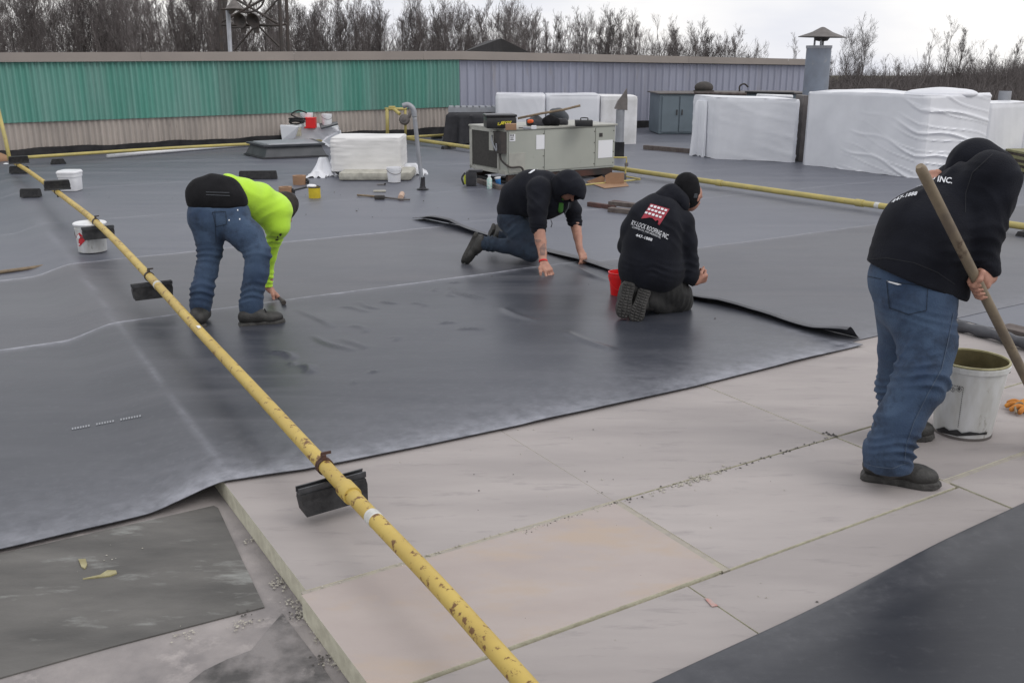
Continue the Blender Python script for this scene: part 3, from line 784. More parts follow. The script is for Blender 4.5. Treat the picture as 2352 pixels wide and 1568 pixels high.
# rolled-up sheet edge at the right
rl = bz([G(2196, 747, .04), G(2240, 757, .04), G(2300, 772, .045), G(2352, 787, .045), G(2480, 818, .05)], 8)
mk('rolled_sheet_edge', MB().tube(rl, [.036 + .005 * math.sin(i * .8) for i in range(len(rl))], 14), 'flap', parent=roof, smooth=50)

# insulation boards
def board(u0, u1, v0, v1, m='facer', zt=0.0, g=0.0012):
    b = MB().box(R((u0 + u1) / 2, (v0 + v1) / 2, (zt + ZL) / 2 + 0.001), (u1 - u0 - 2 * g, v1 - v0 - 2 * g, zt - ZL - 0.002), UVZ, bev=0.002)
    o = mk('insulation_board', b, [m, 'foam'], parent=roof)
    for p in o.data.polygons:
        if p.normal.z < 0.3: p.material_index = 1
    return o
for k, u0 in enumerate([0.915, 2.23, 3.53, 4.83]):
    board(u0, [2.23, 3.53, 4.83, 6.02][k], 2.84, 4.10, zt=[0, -.001, .001, 0][k])
board(4.0, 5.2, 4.10, 5.3); board(5.2, 6.02, 4.10, 5.3)
board(0.885, 2.225, 2.19, 2.822, 'facer_warm', zt=.003, g=.006)
board(2.25, 3.55, 2.19, 2.83); board(3.56, 4.83, 2.26, 2.83); board(4.83, 6.02, 2.2, 2.83, zt=-.001)
board(0.86, 2.045, 1.5, 2.18); board(2.05, 3.555, 1.3, 2.18, zt=-.001); board(3.565, 4.6, 1.3, 2.235); board(4.6, 6.02, 1.3, 2.19)
board(0.86, 2.05, 0.3, 1.49)
for (a, b_, c, d) in [(0.9, 2.24, 2.820, 2.843), (2.222, 2.255, 2.19, 2.835), (3.5, 4.9, 2.225, 2.272)]:
    mk('seam_filler', MB().box(R((a + b_) / 2, (c + d) / 2, -0.007), (b_ - a, d - c, 0.008), UVZ), 'seam_foam', parent=roof)

# old roof showing at the lower left
pp = [R(-2.2, 3.88, ZL + .006), R(0.86, 3.83, ZL + .006), R(0.87, 3.80, ZL + .006), R(0.84, 3.45, ZL + .006), R(0.80, 2.95, ZL + .006), R(0.3, 2.98, ZL + .006), R(-2.2, 3.03, ZL + .006)]
m_ = MB().prism([p - ZA * .005 for p in pp], pp)
mk('old_membrane_patch', m_, 'old_patch', parent=roof)
pp = [R(-2.2, 1.2), R(0.84, 1.2), R(0.85, 2.55)] + [R(u, 2.83 - 0.02 + 0.04 * math.sin(u * 9) + 0.025 * math.sin(u * 23 + 1) + 0.012 * math.sin(u * 61) - 0.30 * (0.85 - u), 0) for u in np.linspace(0.84, -2.2, 40)]
pp = [p * [1, 1, 0] + ZA * (ZL + .005) for p in pp]
mk('old_mottled_patch', MB().prism([p - ZA * .004 for p in pp], pp), 'old_mottled', parent=roof)

# near loose sheet, its front edge folded over
us = np.linspace(-0.2, 7.5, 150); prof = []
for s in np.linspace(0, 1, 46):
    if s < 0.35:
        an = math.pi * (s / 0.35); prof.append((1.925 - 0.022 * math.sin(an) * -1 - 0.0, 0.028 - 0.026 * math.cos(an)))
    else:
        t = (s - 0.35) / 0.65; prof.append((1.925 - 2.4 * t, 0.054 + 0.03 * math.sin(t * 2.2) + 0.06 * t))
W = []
_ea, _eb = uv(G(1508, 1568, .03)), uv(G(2352, 1160, .03))
for u in us:
    vo = _ea[1] + (_eb[1] - _ea[1]) * (u - _ea[0]) / (_eb[0] - _ea[0]) - 1.947 + 0.008 * math.sin(u * 2.3)
    W.append([R(u, v + vo, z + 0.004 * math.sin(u * 5 + v * 3)) for v, z in prof])
W = np.array(W)
dm = np.zeros(W.shape[:2]); dm[:, 10:18] = 0.10
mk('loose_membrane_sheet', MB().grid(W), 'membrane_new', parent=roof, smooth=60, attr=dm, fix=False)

# crumbs of foam and grit
def crumbs(name, spots, m, seed, label):
    r = np.random.default_rng(seed); b = MB()
    for (p, q, n, spread, s0, s1, z) in spots:
        p, q = np.asarray(p), np.asarray(q)
        for _ in range(n):
            c = p + (q - p) * r.random() + np.append(r.normal(0, spread, 2), 0); c[2] = z
            s = r.uniform(s0, s1); V = r.normal(0, 1, (6, 3)); V /= np.linalg.norm(V, axis=1)[:, None]
            o = np.array([[1, 0, 0], [0, 1, 0], [-1, 0, 0], [0, -1, 0], [0, 0, 1], [0, 0, -.4]]) * s * r.uniform(.6, 1.3, (6, 1)) * [1, 1, .7]
            an = r.uniform(0, 6.3); ca, sa = math.cos(an), math.sin(an)
            o = np.stack([o[:, 0] * ca - o[:, 1] * sa, o[:, 0] * sa + o[:, 1] * ca, o[:, 2]], 1)
            b.add(c + o + [0, 0, s * .3], [(0, 1, 4), (1, 2, 4), (2, 3, 4), (3, 0, 4), (1, 0, 5), (2, 1, 5), (3, 2, 5), (0, 3, 5)])
    return mk(name, b, m, label=label, cat='debris', kind='stuff')
c6 = lambda x, y: ((1200 + x / 2.24) / 1.0204, (900 + y / 2.24) / 1.0204)
c4 = lambda x, y: (x / 2.94 / 1.0204, (1100 + y / 2.94) / 1.0204)
sp = [(G(*c6(690, 590)), G(*c6(1150, 435)), 60, .012, .003, .008, 0), (G(*c6(880, 530)), G(*c6(1040, 485)), 30, .01, .004, .011, 0), (G(*c6(50, 780)), G(*c6(540, 625)), 60, .008, .003, .008, 0),
      (G(702, 1364), G(1200, 1210), 30, .006, .003, .006, 0), (G(*c6(0, 0)), G(*c6(1500, 1500)), 40, .35, .002, .005, 0)]
for (x, y, n, s) in [(1720, 500, 22, .016), (1910, 800, 30, .016), (1640, 1090, 26, .022), (1250, 1170, 22, .022), (2060, 1020, 40, .018), (2270, 1340, 16, .018), (1990, 930, 12, .016)]:
    p = G(*c4(x, y), ZL); sp.append((p, p + R(.01, .02), n, s, .002, .006, ZL + .006))
sp.append((G(*c4(1900, 750), ZL), G(*c4(2330, 1400), ZL), 60, .010, .002, .007, ZL + .006))
sp.append((G(*c4(800, 650), ZL), G(*c4(600, 600), ZL), 9, .06, .002, .005, ZL + .008))
crumbs('foam_crumbs', sp, 'crumbs', 3, 'pale crumbs of foam strewn along the insulation board joints')
sp = [(G(*c6(600, 615)), G(*c6(1690, 275)), 70, .01, .003, .007, 0), (G(*c6(0, 0)), G(*c6(1500, 1500)), 30, .4, .002, .005, 0), (G(*c6(50, 785)), G(*c6(540, 625)), 25, .008, .003, .006, 0),
      (G(900, 560), G(1900, 700), 14, .5, .004, .008, .012), (G(300, 450), G(1100, 480), 25, .6, .006, .014, .01), (G(*c6(1640, 258)), G(*c6(1690, 277)), 8, .012, .006, .012, 0)]
for (x, y, n, s) in [(2060, 1040, 12, .025), (2250, 1310, 14, .03), (1700, 1070, 8, .04)]:
    p = G(*c4(x, y), ZL); sp.append((p, p + R(.01, .02), n, s, .003, .009, ZL + .006))
crumbs('grit', sp, 'crumbs_dark', 5, 'dark grit and scraps scattered over the roof')
# dried adhesive blobs on the old membrane
for pts in ([(540, 615), (590, 612), (600, 650), (585, 680), (560, 665)], [(570, 748), (690, 722), (740, 690), (800, 692), (805, 710), (760, 728), (680, 738)]):
    b = MB(); P = [G(*c4(*p), ZL + .011) for p in pts]; b.prism([p - ZA * .006 for p in P], P)
    mk('adhesive_blob', b, 'pail_rim', parent=roof)
# spray-paint marks on the boards
for a in ([(1010, 1120), (1040, 1125), (1080, 1160), (1050, 1165)],):
    P = [G(*c6(*p), .0045) for p in a]; mk('paint_mark', MB().prism([p - ZA * .002 for p in P], P), 'paint_red' if 'paint_red' in MATS else mat('paint_red', (0.5, 0.2, 0.17), 0.8, (0.42, 0.33, 0.31), 30, 4, ramp=(0.4, 0.6)).name, parent=roof)

# ------------------------------------------------------------------ corrugated wall of the next bay
P0, P1 = R(-2.2, 19.50), R(10.95, 20.25)
_d2 = R(15.81, 19.45) - R(10.95, 20.25); _d2 = _d2 / np.linalg.norm(_d2)
P2 = P1 + _d2 * along(P1, _d2, 1852)
wall = empty('corrugated_wall', P0, 'long low wall of green and grey corrugated sheets across the roof', 'wall')
def hz(p, y): return height_at(p, y)
A0 = P0 + (P1 - P0) * (along(P0, (P1 - P0) / np.linalg.norm(P1 - P0), 0) / np.linalg.norm(P1 - P0))
def lin(y0, y1):
    """height as a function of arc length, from pixel rows at x = 0 and x = 1050"""
    s0 = np.linalg.norm(A0 - P0); s1 = np.linalg.norm(P1 - P0); h0, h1 = hz(A0, y0), hz(P1, y1)
    return lambda s: h0 + (h1 - h0) * (s - s0) / (s1 - s0)
def lin2(y0, y1):
    h0, h1 = hz(P1, y0), hz(P2, y1); s1 = np.linalg.norm(P2 - P1)
    return lambda s: h0 + (h1 - h0) * s / s1
def corr(name, O, d, s0, s1, zlo, zhi, pitch, amp, m, off, trap=False, per=10):
    nrm = np.cross(d, ZA); nrm = nrm / np.linalg.norm(nrm)
    if nrm[1] > 0: nrm = -nrm
    n = max(4, int((s1 - s0) / pitch * per)); ss = np.linspace(s0, s1, n)
    ph = ss / pitch * 2 * math.pi
    w = np.sin(ph)
    if trap: w = np.clip(np.sin(ph) * 3 - 1.9, -1, 1)
    rows = []
    for t in (0, 0.5, 1):
        z = np.array([zlo(s) + (zhi(s) - zlo(s)) * t for s in ss])
        rows.append(O + ss[:, None] * d + (off + amp * w)[:, None] * nrm + z[:, None] * ZA)
    return mk(name, MB().grid(np.array(rows)), m, parent=wall, smooth=True, fix=False)
d1 = (P1 - P0) / np.linalg.norm(P1 - P0); L1 = np.linalg.norm(P1 - P0); L2 = np.linalg.norm(P2 - P1)
g_lo, g_hi = lin(281, 243), lin(141, 136)
f_hi = lin(121, 117.5); fl_hi = lin(344, 290)
g2_hi, f2_lo, f2_hi = lin2(139, 151), lin2(137, 150), lin2(117.5, 136.5)
f_lo = lin(143, 137)
s = 0.0
while s < L1 - 0.05:
    e = min(s + 0.84, L1); corr('green_panel', P0, d1, s, e, lambda q: g_lo(q) - 0.02, g_hi, 0.105, 0.021, 'green_sheet', 0.055 + 0.004 * (int(s / 0.84) % 2)); s = e
s = 0.0
while s < L1 - 0.05:
    e = min(s + 1.05, L1); corr('beige_panel', P0, d1, s, e, lambda q: 0.0, lambda q: g_lo(q) + 0.02, 0.105, 0.019, 'beige_sheet', 0.016 + 0.003 * (int(s / 1.05) % 2)); s = e
s = 0.0
while s < L2 - 0.05:
    e = min(s + 0.8, L2); corr('grey_panel', P1, _d2, s, e, lambda q: 0.0, g2_hi, 0.20, 0.017, 'grey_sheet', 0.025 + 0.003 * (int(s / 0.8) % 2), trap=True, per=24); s = e
nrm1 = -np.cross(ZA, d1) if np.cross(ZA, d1)[1] > 0 else np.cross(ZA, d1); nrm2 = np.cross(ZA, _d2); nrm2 = -nrm2 if nrm2[1] > 0 else nrm2
def band(name, O, d, nrm, s0, s1, zlo, zhi, o0, o1, m, wob=0.0):
    n = max(2, int((s1 - s0) / 0.12)) if wob else 2
    ss = np.linspace(s0, s1, n); b = MB()
    lo = [O + d * q + ZA * (zlo(q)) for q in ss]; hi = [O + d * q + ZA * (zhi(q) + wob * (math.sin(q * 3.1) + math.sin(q * 7.7 + 1) * .6)) for q in ss]
    rows = np.array([[p + nrm * o0 for p in lo], [p + nrm * o1 for p in lo], [p + nrm * o1 for p in hi], [p + nrm * o0 for p in hi]])
    b.grid(rows); return mk(name, b, m, parent=wall)
s = 0.0
while s < L1 - 0.01:
    e = min(s + 3.05, L1); band('fascia_board', P0, d1, nrm1, s, e - .004, f_lo, f_hi, -0.3, 0.13, 'fascia'); s = e
s = 0.0
while s < L2 - 0.01:
    e = min(s + 3.05, L2); band('fascia_board', P1, _d2, nrm2, s, e - .004, f2_lo, f2_hi, -0.3, 0.13, 'fascia'); s = e
band('base_flashing', P0, d1, nrm1, 0, L1, lambda q: -.09, fl_hi, 0.0, 0.10, 'black_flash', wob=0.012)
band('base_flashing', P1, _d2, nrm2, 0, L2, lambda q: -.09, lambda q: 0.16, 0.0, 0.08, 'black_flash', wob=0.01)
for (O, d, L, nr, zt) in ((P0, d1, L1, nrm1, f_hi), (P1, _d2, L2, nrm2, f2_hi)):
    b = MB(); a, c = O - nr * .02, O + d * L - nr * .02; back = -nr * 9
    za, zc = zt(0) - .06, zt(L) - .06
    b.prism([a - ZA * 5, c - ZA * 5, c + back - ZA * 5, a + back - ZA * 5], [a + ZA * za, c + ZA * zc, c + back + ZA * zc, a + back + ZA * za])
    mk('wall_core', b, 'gutter', parent=wall)

# ------------------------------------------------------------------ bare trees
def segs_mesh(name, segs, m, n, parent=None, origin=None):
    """tapered n-sided sticks from (p0, p1, r0, r1)"""
    A = np.array([s_[0] for s_ in segs]); B = np.array([s_[1] for s_ in segs]); r0 = np.array([s_[2] for s_ in segs]); r1 = np.array([s_[3] for s_ in segs])
    T = B - A; T /= np.linalg.norm(T, axis=1)[:, None] + 1e-9
    ref = np.where(np.abs(T[:, 2:3]) > .9, [[1., 0, 0]], [[0, 0, 1.]])
    a = np.cross(T, ref); a /= np.linalg.norm(a, axis=1)[:, None]; b = np.cross(T, a)
    vs = []
    for k in range(n):
        an = 2 * math.pi * k / n; o = math.cos(an) * a + math.sin(an) * b
        vs += [A + o * r0[:, None], B + o * r1[:, None]]
    V = np.stack(vs, 1).reshape(-1, 3); M = len(A)
    F = []
    base = np.arange(M)[:, None] * (2 * n)
    for k in range(n):
        k2 = (k + 1) % n; F.append(np.concatenate([base + 2 * k, base + 2 * k2, base + 2 * k2 + 1, base + 2 * k + 1], 1))
    F = np.concatenate(F)
    me = bpy.data.meshes.new(name); me.vertices.add(len(V)); me.vertices.foreach_set('co', V.ravel().astype(np.float32))
    me.loops.add(F.size); me.loops.foreach_set('vertex_index', F.ravel().astype(np.int32))
    me.polygons.add(len(F)); me.polygons.foreach_set('loop_start', np.arange(0, F.size, 4, dtype=np.int32))
    me.polygons.foreach_set('loop_total', np.full(len(F), 4, np.int32)); me.update(); me.validate()
    me.materials.append(MATS[m]); return me
def gen_tree(seed, h, spread=1.0, twig=0.006, dens=1.0, fork=False):
    r = np.random.default_rng(seed); trunk = []; crown = []
    def limb(p, d, L, rad, lvl):
        n = (4, 4, 4, 3, 2)[lvl]; pts = [p]; dd = d / np.linalg.norm(d)
        for i in range(n):
            dd = dd + r.normal(0, .10 + .03 * lvl, 3) + np.array([0, 0, .24]); dd /= np.linalg.norm(dd); pts.append(pts[-1] + dd * L / n)
        for i in range(n):
            a, b = rad * (1 - .8 * i / n), rad * (1 - .8 * (i + 1) / n); crown.append((pts[i], pts[i + 1], max(a, twig), max(b, twig * .7)))
        if lvl >= 4: return
        nb = int([0, 6, 5, 3][lvl] * dens * r.uniform(.8, 1.25) + .5)
        for k in range(nb):
            t = r.uniform(.12, .98); i = min(int(t * n), n - 1); q = pts[i] + (pts[i + 1] - pts[i]) * (t * n - i); ax = pts[i + 1] - pts[i]; ax /= np.linalg.norm(ax)
            sd = np.cross(ax, r.normal(0, 1, 3)); sd /= np.linalg.norm(sd); an = r.uniform(.35, .80)
            limb(q, ax * math.cos(an) + sd * math.sin(an), L * r.uniform(.48, .80) * (1 - .35 * t), rad * .42, lvl + 1)
    stems = 1 if not fork else int(r.integers(2, 4))
    for sidx in range(stems):
        pts = [np.zeros(3)]; dd = np.array([r.normal(0, .05), r.normal(0, .05), 1.0]) + (np.array([r.normal(0, .25), r.normal(0, .15), 0]) if fork else 0); N = 10; H_ = h * .82 * r.uniform(.85, 1.0)
        for i in range(N):
            dd = dd + np.array([r.normal(0, .05), r.normal(0, .05), .10]); dd /= np.linalg.norm(dd); pts.append(pts[-1] + dd * H_ / N)
        R0 = h * .0105 * r.uniform(.75, 1.3) / (1 if stems == 1 else 1.3)
        for i in range(N): trunk.append((pts[i], pts[i + 1], R0 * (1 - .9 * i / N), R0 * (1 - .9 * (i + 1) / N)))
        nl = int(16 * dens / (1 if stems == 1 else 1.6))
        for k in range(nl):
            t = .30 + .70 * (k + r.uniform(0, 1)) / nl; i = min(int(t * N), N - 1); q = pts[i] + (pts[i + 1] - pts[i]) * (t * N - i); az = r.uniform(0, 6.283); an = r.uniform(.22, .62)
            limb(q, np.array([math.cos(az) * math.sin(an), math.sin(az) * math.sin(an), math.cos(an)]), h * r.uniform(.18, .34) * (1.15 - .62 * t) * spread, R0 * .40 * (1.1 - .7 * t), 1)
    return trunk, crown
TREES = []; TH_ = []
for k in range(7):
    tr, cr = gen_tree(100 + k, 12.0, spread=[.8, .95, .7, .85, 1.1, .75, .9][k], twig=.0062, dens=[.9, 1.0, .8, .95, .95, 1.0, .75][k], fork=k in (1, 4))
    TREES.append((segs_mesh('trunk', tr, 'bark', 7), segs_mesh('crown', cr, 'bark', 3))); TH_.append(float(np.percentile([s_[1][2] for s_ in cr], 99.5)))
def gz(Y): return -6.0 - 0.0175 * Y
def tree(px, top, Y, var, label, group, name='bare_tree'):
    x = at(px, 100, Y)[0]; z0 = gz(Y)
    h = at(px, top, Y)[2] - z0
    e = empty(name, (x, Y, z0), label, 'tree', group); sc = h / TH_[var]
    for part, me in zip(('trunk', 'crown'), TREES[var]):
        o = bpy.data.objects.new(part, me); COL.objects.link(o); o.parent = e
    e.scale = (sc * random.uniform(.85, 1.15), sc, sc); e.rotation_euler = (0, 0, random.uniform(0, 6.28))
def wood_label(x):
    if x < 500: return 'bare grey winter tree in the wood left of the lattice tower', 'wood left of the lattice tower'
    if x < 660: return 'bare grey winter tree seen through the lattice tower', 'wood behind the lattice tower'
    if x < 1080: return 'bare grey winter tree between the lattice tower and the dark gabled roof', 'wood between tower and gabled roof'
    return 'bare grey winter tree above the grey wall, right of the dark gabled roof', 'wood right of the gabled roof'
tops = lambda x: np.interp(x, [-60, 0, 200, 450, 700, 860, 1000, 1150, 1240, 1290, 1370, 1450, 1540, 1640, 1730], [-75, -70, -62, -50, -18, -6, -4, -14, 22, 44, 12, 38, 52, 58, 108])
x = -50.0
while x < 1735:
    tree(x, tops(x) + random.uniform(-14, 18), random.uniform(72, 86), random.choice((0, 2, 3, 5, 6, 0, 2, 5, 1, 4)), *wood_label(x))
    x += random.uniform(20, 34)
x = -60.0
while x < 1725:
    tree(x, tops(x) + random.uniform(4, 40), random.uniform(90, 120), random.randrange(7), *wood_label(x))
    x += random.uniform(22, 34)
tree(1950, 40, 92, 4, 'broad bare tree with a rounded crown just right of the capped chimney stack', None)
tree(1826, 75, 110, 2, 'thin bare tree just left of the capped chimney stack', None)
for (px, tp) in [(2165, 36), (2128, 66), (2196, 64)]: tree(px, tp, 118, (2, 0, 5)[int(tp) % 3], 'tall bare tree rising above the low dark wood at the far right', 'tall trees over the low wood')
for (px, tp) in [(2010, 120), (2045, 125), (2075, 135), (2255, 92), (2290, 105), (2325, 88), (2365, 80), (2230, 112), (1905, 118), (1985, 130)]:
    tree(px, tp, random.uniform(120, 150), random.randrange(7), 'smaller bare tree standing in the low wood at the far right', 'smaller trees in the low wood')
# the low wood and the brush under the tall wood read as one mass
r_ = np.random.default_rng(11); sg = []
BR = .05
def brush(px0, px1, Y0, Y1, n, hpx):
    for _ in range(n):
        px = r_.uniform(px0, px1); Y = r_.uniform(Y0, Y1); p = np.array([at(px, 150, Y)[0], Y, gz(Y)])
        top = at(px, hpx(px) + r_.normal(0, 9), Y)[2]; h = max(1.0, top - p[2])
        d = np.array([r_.normal(0, .10), r_.normal(0, .10), 1.0]); q = p + d * h * .55
        rr = BR; sg.append((p, q, rr, rr * .7))
        for k in range(7):
            a = p + d * h * r_.uniform(.3, .6); e = a + np.array([r_.normal(0, .13), r_.normal(0, .13), r_.uniform(.2, .45)]) * h
            sg.append((a, e, rr * .5, rr * .25))
            for j in range(3):
                t = r_.uniform(.3, 1); b_ = a + (e - a) * t; sg.append((b_, b_ + np.array([r_.normal(0, .08), r_.normal(0, .08), r_.uniform(.02, .2)]) * h, rr * .35, rr * .2))
brush(1880, 2420, 118, 175, 900, lambda x: np.interp(x, [1880, 1960, 2080, 2200, 2352], [176, 170, 164, 158, 140]))
brush(1880, 2420, 60, 90, 420, lambda x: 192)
me = segs_mesh('low_wood', sg, 'bark_far', 3); o = bpy.data.objects.new('low_wood', me); COL.objects.link(o)
props(o, 'low dark leafless wood beyond the roof edge at the far right', 'wood', kind='stuff')
sg = []; BR = .022
brush(-80, 1740, 92, 125, 420, lambda x: np.interp(x, [0, 1000, 1300, 1740], [50, 66, 88, 122]))
me = segs_mesh('undergrowth', sg, 'bark_far', 3); o = bpy.data.objects.new('undergrowth', me); COL.objects.link(o)
props(o, 'tangled leafless undergrowth between the trunks behind the long wall', 'undergrowth', kind='stuff')
# ================================================================== THINGS
# crop -> photograph pixel helpers
def crp(ox, oy, sc): return lambda x, y: ((ox + x / sc) / 1.0204, (oy + y / sc) / 1.0204)
cA = crp(660, 220, 5.88); cB = crp(1000, 220, 4.704); cC = crp(1300, 0, 2.138); cD = crp(0, 300, 3.734); cE = crp(0, 360, 7.84); cF = crp(500, 0, 11.76); cP = crp(2180, 680, 4.9)

# ---------------- suspended yellow gas pipe in the foreground
PR = 0.0285
cl = [(1205, 1568), (1000, 1338), (797, 1125), (600, 912), (455, 757), (345, 637), (228, 517), (146, 452), (100, 418), (62, 391), (30, 372)]
zz = [.17, .18, .19, .205, .22, .25, .29, .27, .24, .20, .16]
cpts = [G(x, y, z) for (x, y), z in zip(cl, zz)]
cpts = [cpts[0] + (cpts[0] - cpts[1]) * 2.2] + cpts
pipe = empty('gas_pipe', cpts[0] * [1, 1, 0], 'long yellow gas pipe crossing the foreground, rust-speckled, hung with black blocks', 'pipe')
mk('pipe', MB().tube(bz(cpts, 8), PR, 20), 'yellow_pipe', parent=pipe, smooth=True)
def pipe_at(px):
    b = bz(cpts, 60); k = min(range(len(b)), key=lambda i: abs(proj(b[i])[0] - px) if b[i][1] > 1.9 else 1e9); k = max(1, min(k, len(b) - 2))
    t = b[k + 1] - b[k - 1]; return b[k], t / np.linalg.norm(t)
def ring(name, px, ln, rr, m, par, dpx=0.0):
    p, t = pipe_at(px)
    return mk(name, MB().lathe([(PR * .8, -ln / 2), (rr * .97, -ln / 2), (rr, -ln / 2 + .004), (rr, ln / 2 - .004), (rr * .97, ln / 2), (PR * .8, ln / 2)], p, 24, t), m, parent=par, smooth=40)
ring('coupling', 799, .085, PR + .008, 'yellow_pipe', pipe)
ring('tape_band', 857, .045, PR + .0015, 'white_tape', pipe)
ring('tape_band', 362, .04, PR + .0015, 'white_tape', pipe)
p_, t_ = pipe_at(460)
mk('sticker', MB().box(p_ + ZA * (PR + .0015) + np.cross(t_, ZA) * -.004, (.05, .018, .002), (t_, np.cross(ZA, t_), ZA)), 'paper', parent=pipe)
def block(px, flip=False, first=None, tilt=0.0, ln=.27):
    p, t = pipe_at(px); t = t * [1, 1, 0]; t /= np.linalg.norm(t); a = np.cross(t, ZA)
    zt = -1 if not flip else 1
    an = tilt; a2 = a * math.cos(an) + ZA * math.sin(an)
    zdir = np.cross(a2, t); zdir = zdir * (1 if zdir[2] > 0 else -1) * zt
    base = p + zdir * (PR + .024); b = MB(); h = .085
    prof = [(-.5, -.032, 0), (.5, -.032, 0), (.5, .032, 0), (-.5, .032, 0)]
    A = [base + a2 * ln * x * .97 + t * y for x, y, _ in prof]; M = [base + a2 * ln * x + t * y * 1.05 + zdir * h * .3 for x, y, _ in prof]
    B = [base + a2 * ln * x * .93 + t * y * 1.5 + zdir * h for x, y, _ in prof]
    vs = A + M + B; fs = [(3, 2, 1, 0), (8, 9, 10, 11)] + [(i, (i + 1) % 4, 4 + (i + 1) % 4, 4 + i) for i in range(4)] + [(4 + i, 4 + (i + 1) % 4, 8 + (i + 1) % 4, 8 + i) for i in range(4)]
    b.add(vs, fs); o = mk('support_block', b, 'rubber', parent=pipe)
    s_ = MB(); c = p + zdir * (PR + .012)
    for y in (-.019, .019): s_.box(c + t * y, (ln * 1.02, .003, .022), (a2, t, ZA))
    s_.box(c + zdir * .010, (ln * 1.02, .040, .003), (a2, t, zdir)); s_.box(c - t * .016 - zdir * .010, (ln * 1.02, .007, .003), (a2, t, zdir)); s_.box(c + t * .016 - zdir * .010, (ln * 1.02, .007, .003), (a2, t, zdir))
    mk('strut_channel', s_, 'strut_steel', parent=o)
    k_ = MB(); tt = t
    for q in (-.012, .004):
        k_.lathe([(PR + .001, -.006), (PR + .006, -.006), (PR + .006, .006), (PR + .001, .006)], p + tt * (.07 + q), 22, tt)
    k_.box(p + tt * .066 - zdir * (PR + .013), (.03, .016, .022), (t, a, ZA), bev=.003); k_.box(p + tt * .066 + a * .012 - zdir * (PR + .026), (.008, .04, .01), (t, a, ZA))
    mk('clamp', k_, 'rust' if px > 600 else 'dark_frame', parent=o)
    return o
block(758, tilt=.05); block(347); block(224); block(133, flip=True); block(45, flip=True)
# inclined riser where it meets the wall pipe
pe = cpts[-1]
mk('riser', MB().tube([at(22, 366, pe[1]), at(12, 318, pe[1] + .15), at(-6, 245, pe[1] + .35)], .030, 12), 'yellow_pipe_far', parent=pipe, smooth=True)

# ---------------- pipe along the wall and the regulator
def lblock(p, ax, ln, w, h, par=None, name='support_block', **kw):
    b = MB(); a = ax; c = np.cross(ZA, ax)
    b.prism([p + a * x * ln + c * y * w * 1.1 for x, y in ((-.5, -.5), (.5, -.5), (.5, .5), (-.5, .5))], [p + a * x * ln * .95 + c * y * w * .75 + ZA * h for x, y in ((-.5, -.5), (.5, -.5), (.5, .5), (-.5, .5))])
    return mk(name, b, 'rubber', parent=par, **kw)
wp = [G(24, 364, .12), G(380, 341, .11), G(640, 328, .10), G(890, 317, .10), G(1012, 311, .10), G(1090, 306, .10)]
wpipe = empty('wall_gas_pipe', wp[0] * [1, 1, 0], 'thin yellow gas pipe running along the foot of the long wall', 'pipe')
mk('pipe', MB().tube(bz(wp, 4), .028, 12), 'yellow_pipe_far', parent=wpipe, smooth=True)
for px, py in ((134, 376), (378, 349), (1003, 318)): lblock(G(px, py), VA, .1, .22, .08, wpipe)
Yr = G(890, 317, .1)[1]
reg = empty('gas_regulator', at(890, 317, Yr) * [1, 1, 0], 'yellow pipe loop with a round grey gas regulator in front of the wall', 'regulator')
mk('riser', MB().tube([at(890, 317, Yr), at(889, 250, Yr)], .036, 12), 'yellow_pipe_far', parent=reg, smooth=True)
mk('cross_pipe', MB().tube([at(884, 250.5, Yr), at(934, 250.5, Yr)], .030, 12), 'yellow_pipe_far', parent=reg, smooth=True)
mk('valve', MB().tube([at(905, 251, Yr), at(918, 262, Yr - .1)], .035, 10).tube([at(893, 246, Yr), at(908, 246, Yr)], .02, 8), 'yellow_pipe_far', parent=reg)
mk('drop_pipe', MB().tube([at(931, 250, Yr), at(931.5, 312, Yr)], .026, 12), 'yellow_pipe_far', parent=reg, smooth=True)
c_ = at(929, 275, Yr - .06)
mk('regulator_body', MB().lathe([(.0, -.09), (.085, -.08), (.11, -.03), (.11, .03), (.085, .07), (.03, .08), (.03, .16), (0, .16)], c_, 20, (0, -1, .1)), 'galv_dark', parent=reg, smooth=40)
mk('vent_arm', MB().tube([c_, at(940, 268, Yr - .08), at(945, 250, Yr - .08)], .035, 10), 'galv_dark', parent=reg, smooth=True)

# ---------------- second pipe, on the right
q0, q1 = R(8.78, 19.0, .085), R(9.62, 3.0, .085)
sp2 = empty('roof_gas_pipe', q0 * [1, 1, 0], 'straight yellow gas pipe lying on black blocks behind the kneeling workers', 'pipe')
mk('pipe', MB().tube([q0 + (q1 - q0) * t for t in np.linspace(0, 1, 12)], .036, 16), 'yellow_pipe_far', parent=sp2, smooth=True)
for t in (.2, .58, .72, .80):
    p = q0 + (q1 - q0) * t; mk('coupling', MB().lathe([(.03, -.05), (.044, -.05), (.044, .05), (.03, .05)], p, 16, q1 - q0), 'yellow_pipe_far', parent=sp2, smooth=40)
pw = q0 + (q1 - q0) * .735; mk('tape_band', MB().lathe([(.03, -.03), (.0375, -.03), (.0375, .03), (.03, .03)], pw, 16, q1 - q0), 'white_tape', parent=sp2, smooth=40)
for (px, py, w) in ((992, 344, .27), (2335, 547, .34)): lblock(R(*uv(q0 + (q1 - q0) * ((uv(G(px, py))[1] - 19.0) / -16.0))), UA, w, .12, .055, sp2)

# white plastic pipe on the roof by the wall
mk('plastic_pipe', MB().tube([G(246, 359, .035), G(412, 345, .035), G(580, 331, .035)], .032, 12), 'white_plastic', smooth=True, label='long white plastic pipe lying beside the wall gas pipe', cat='pipe')

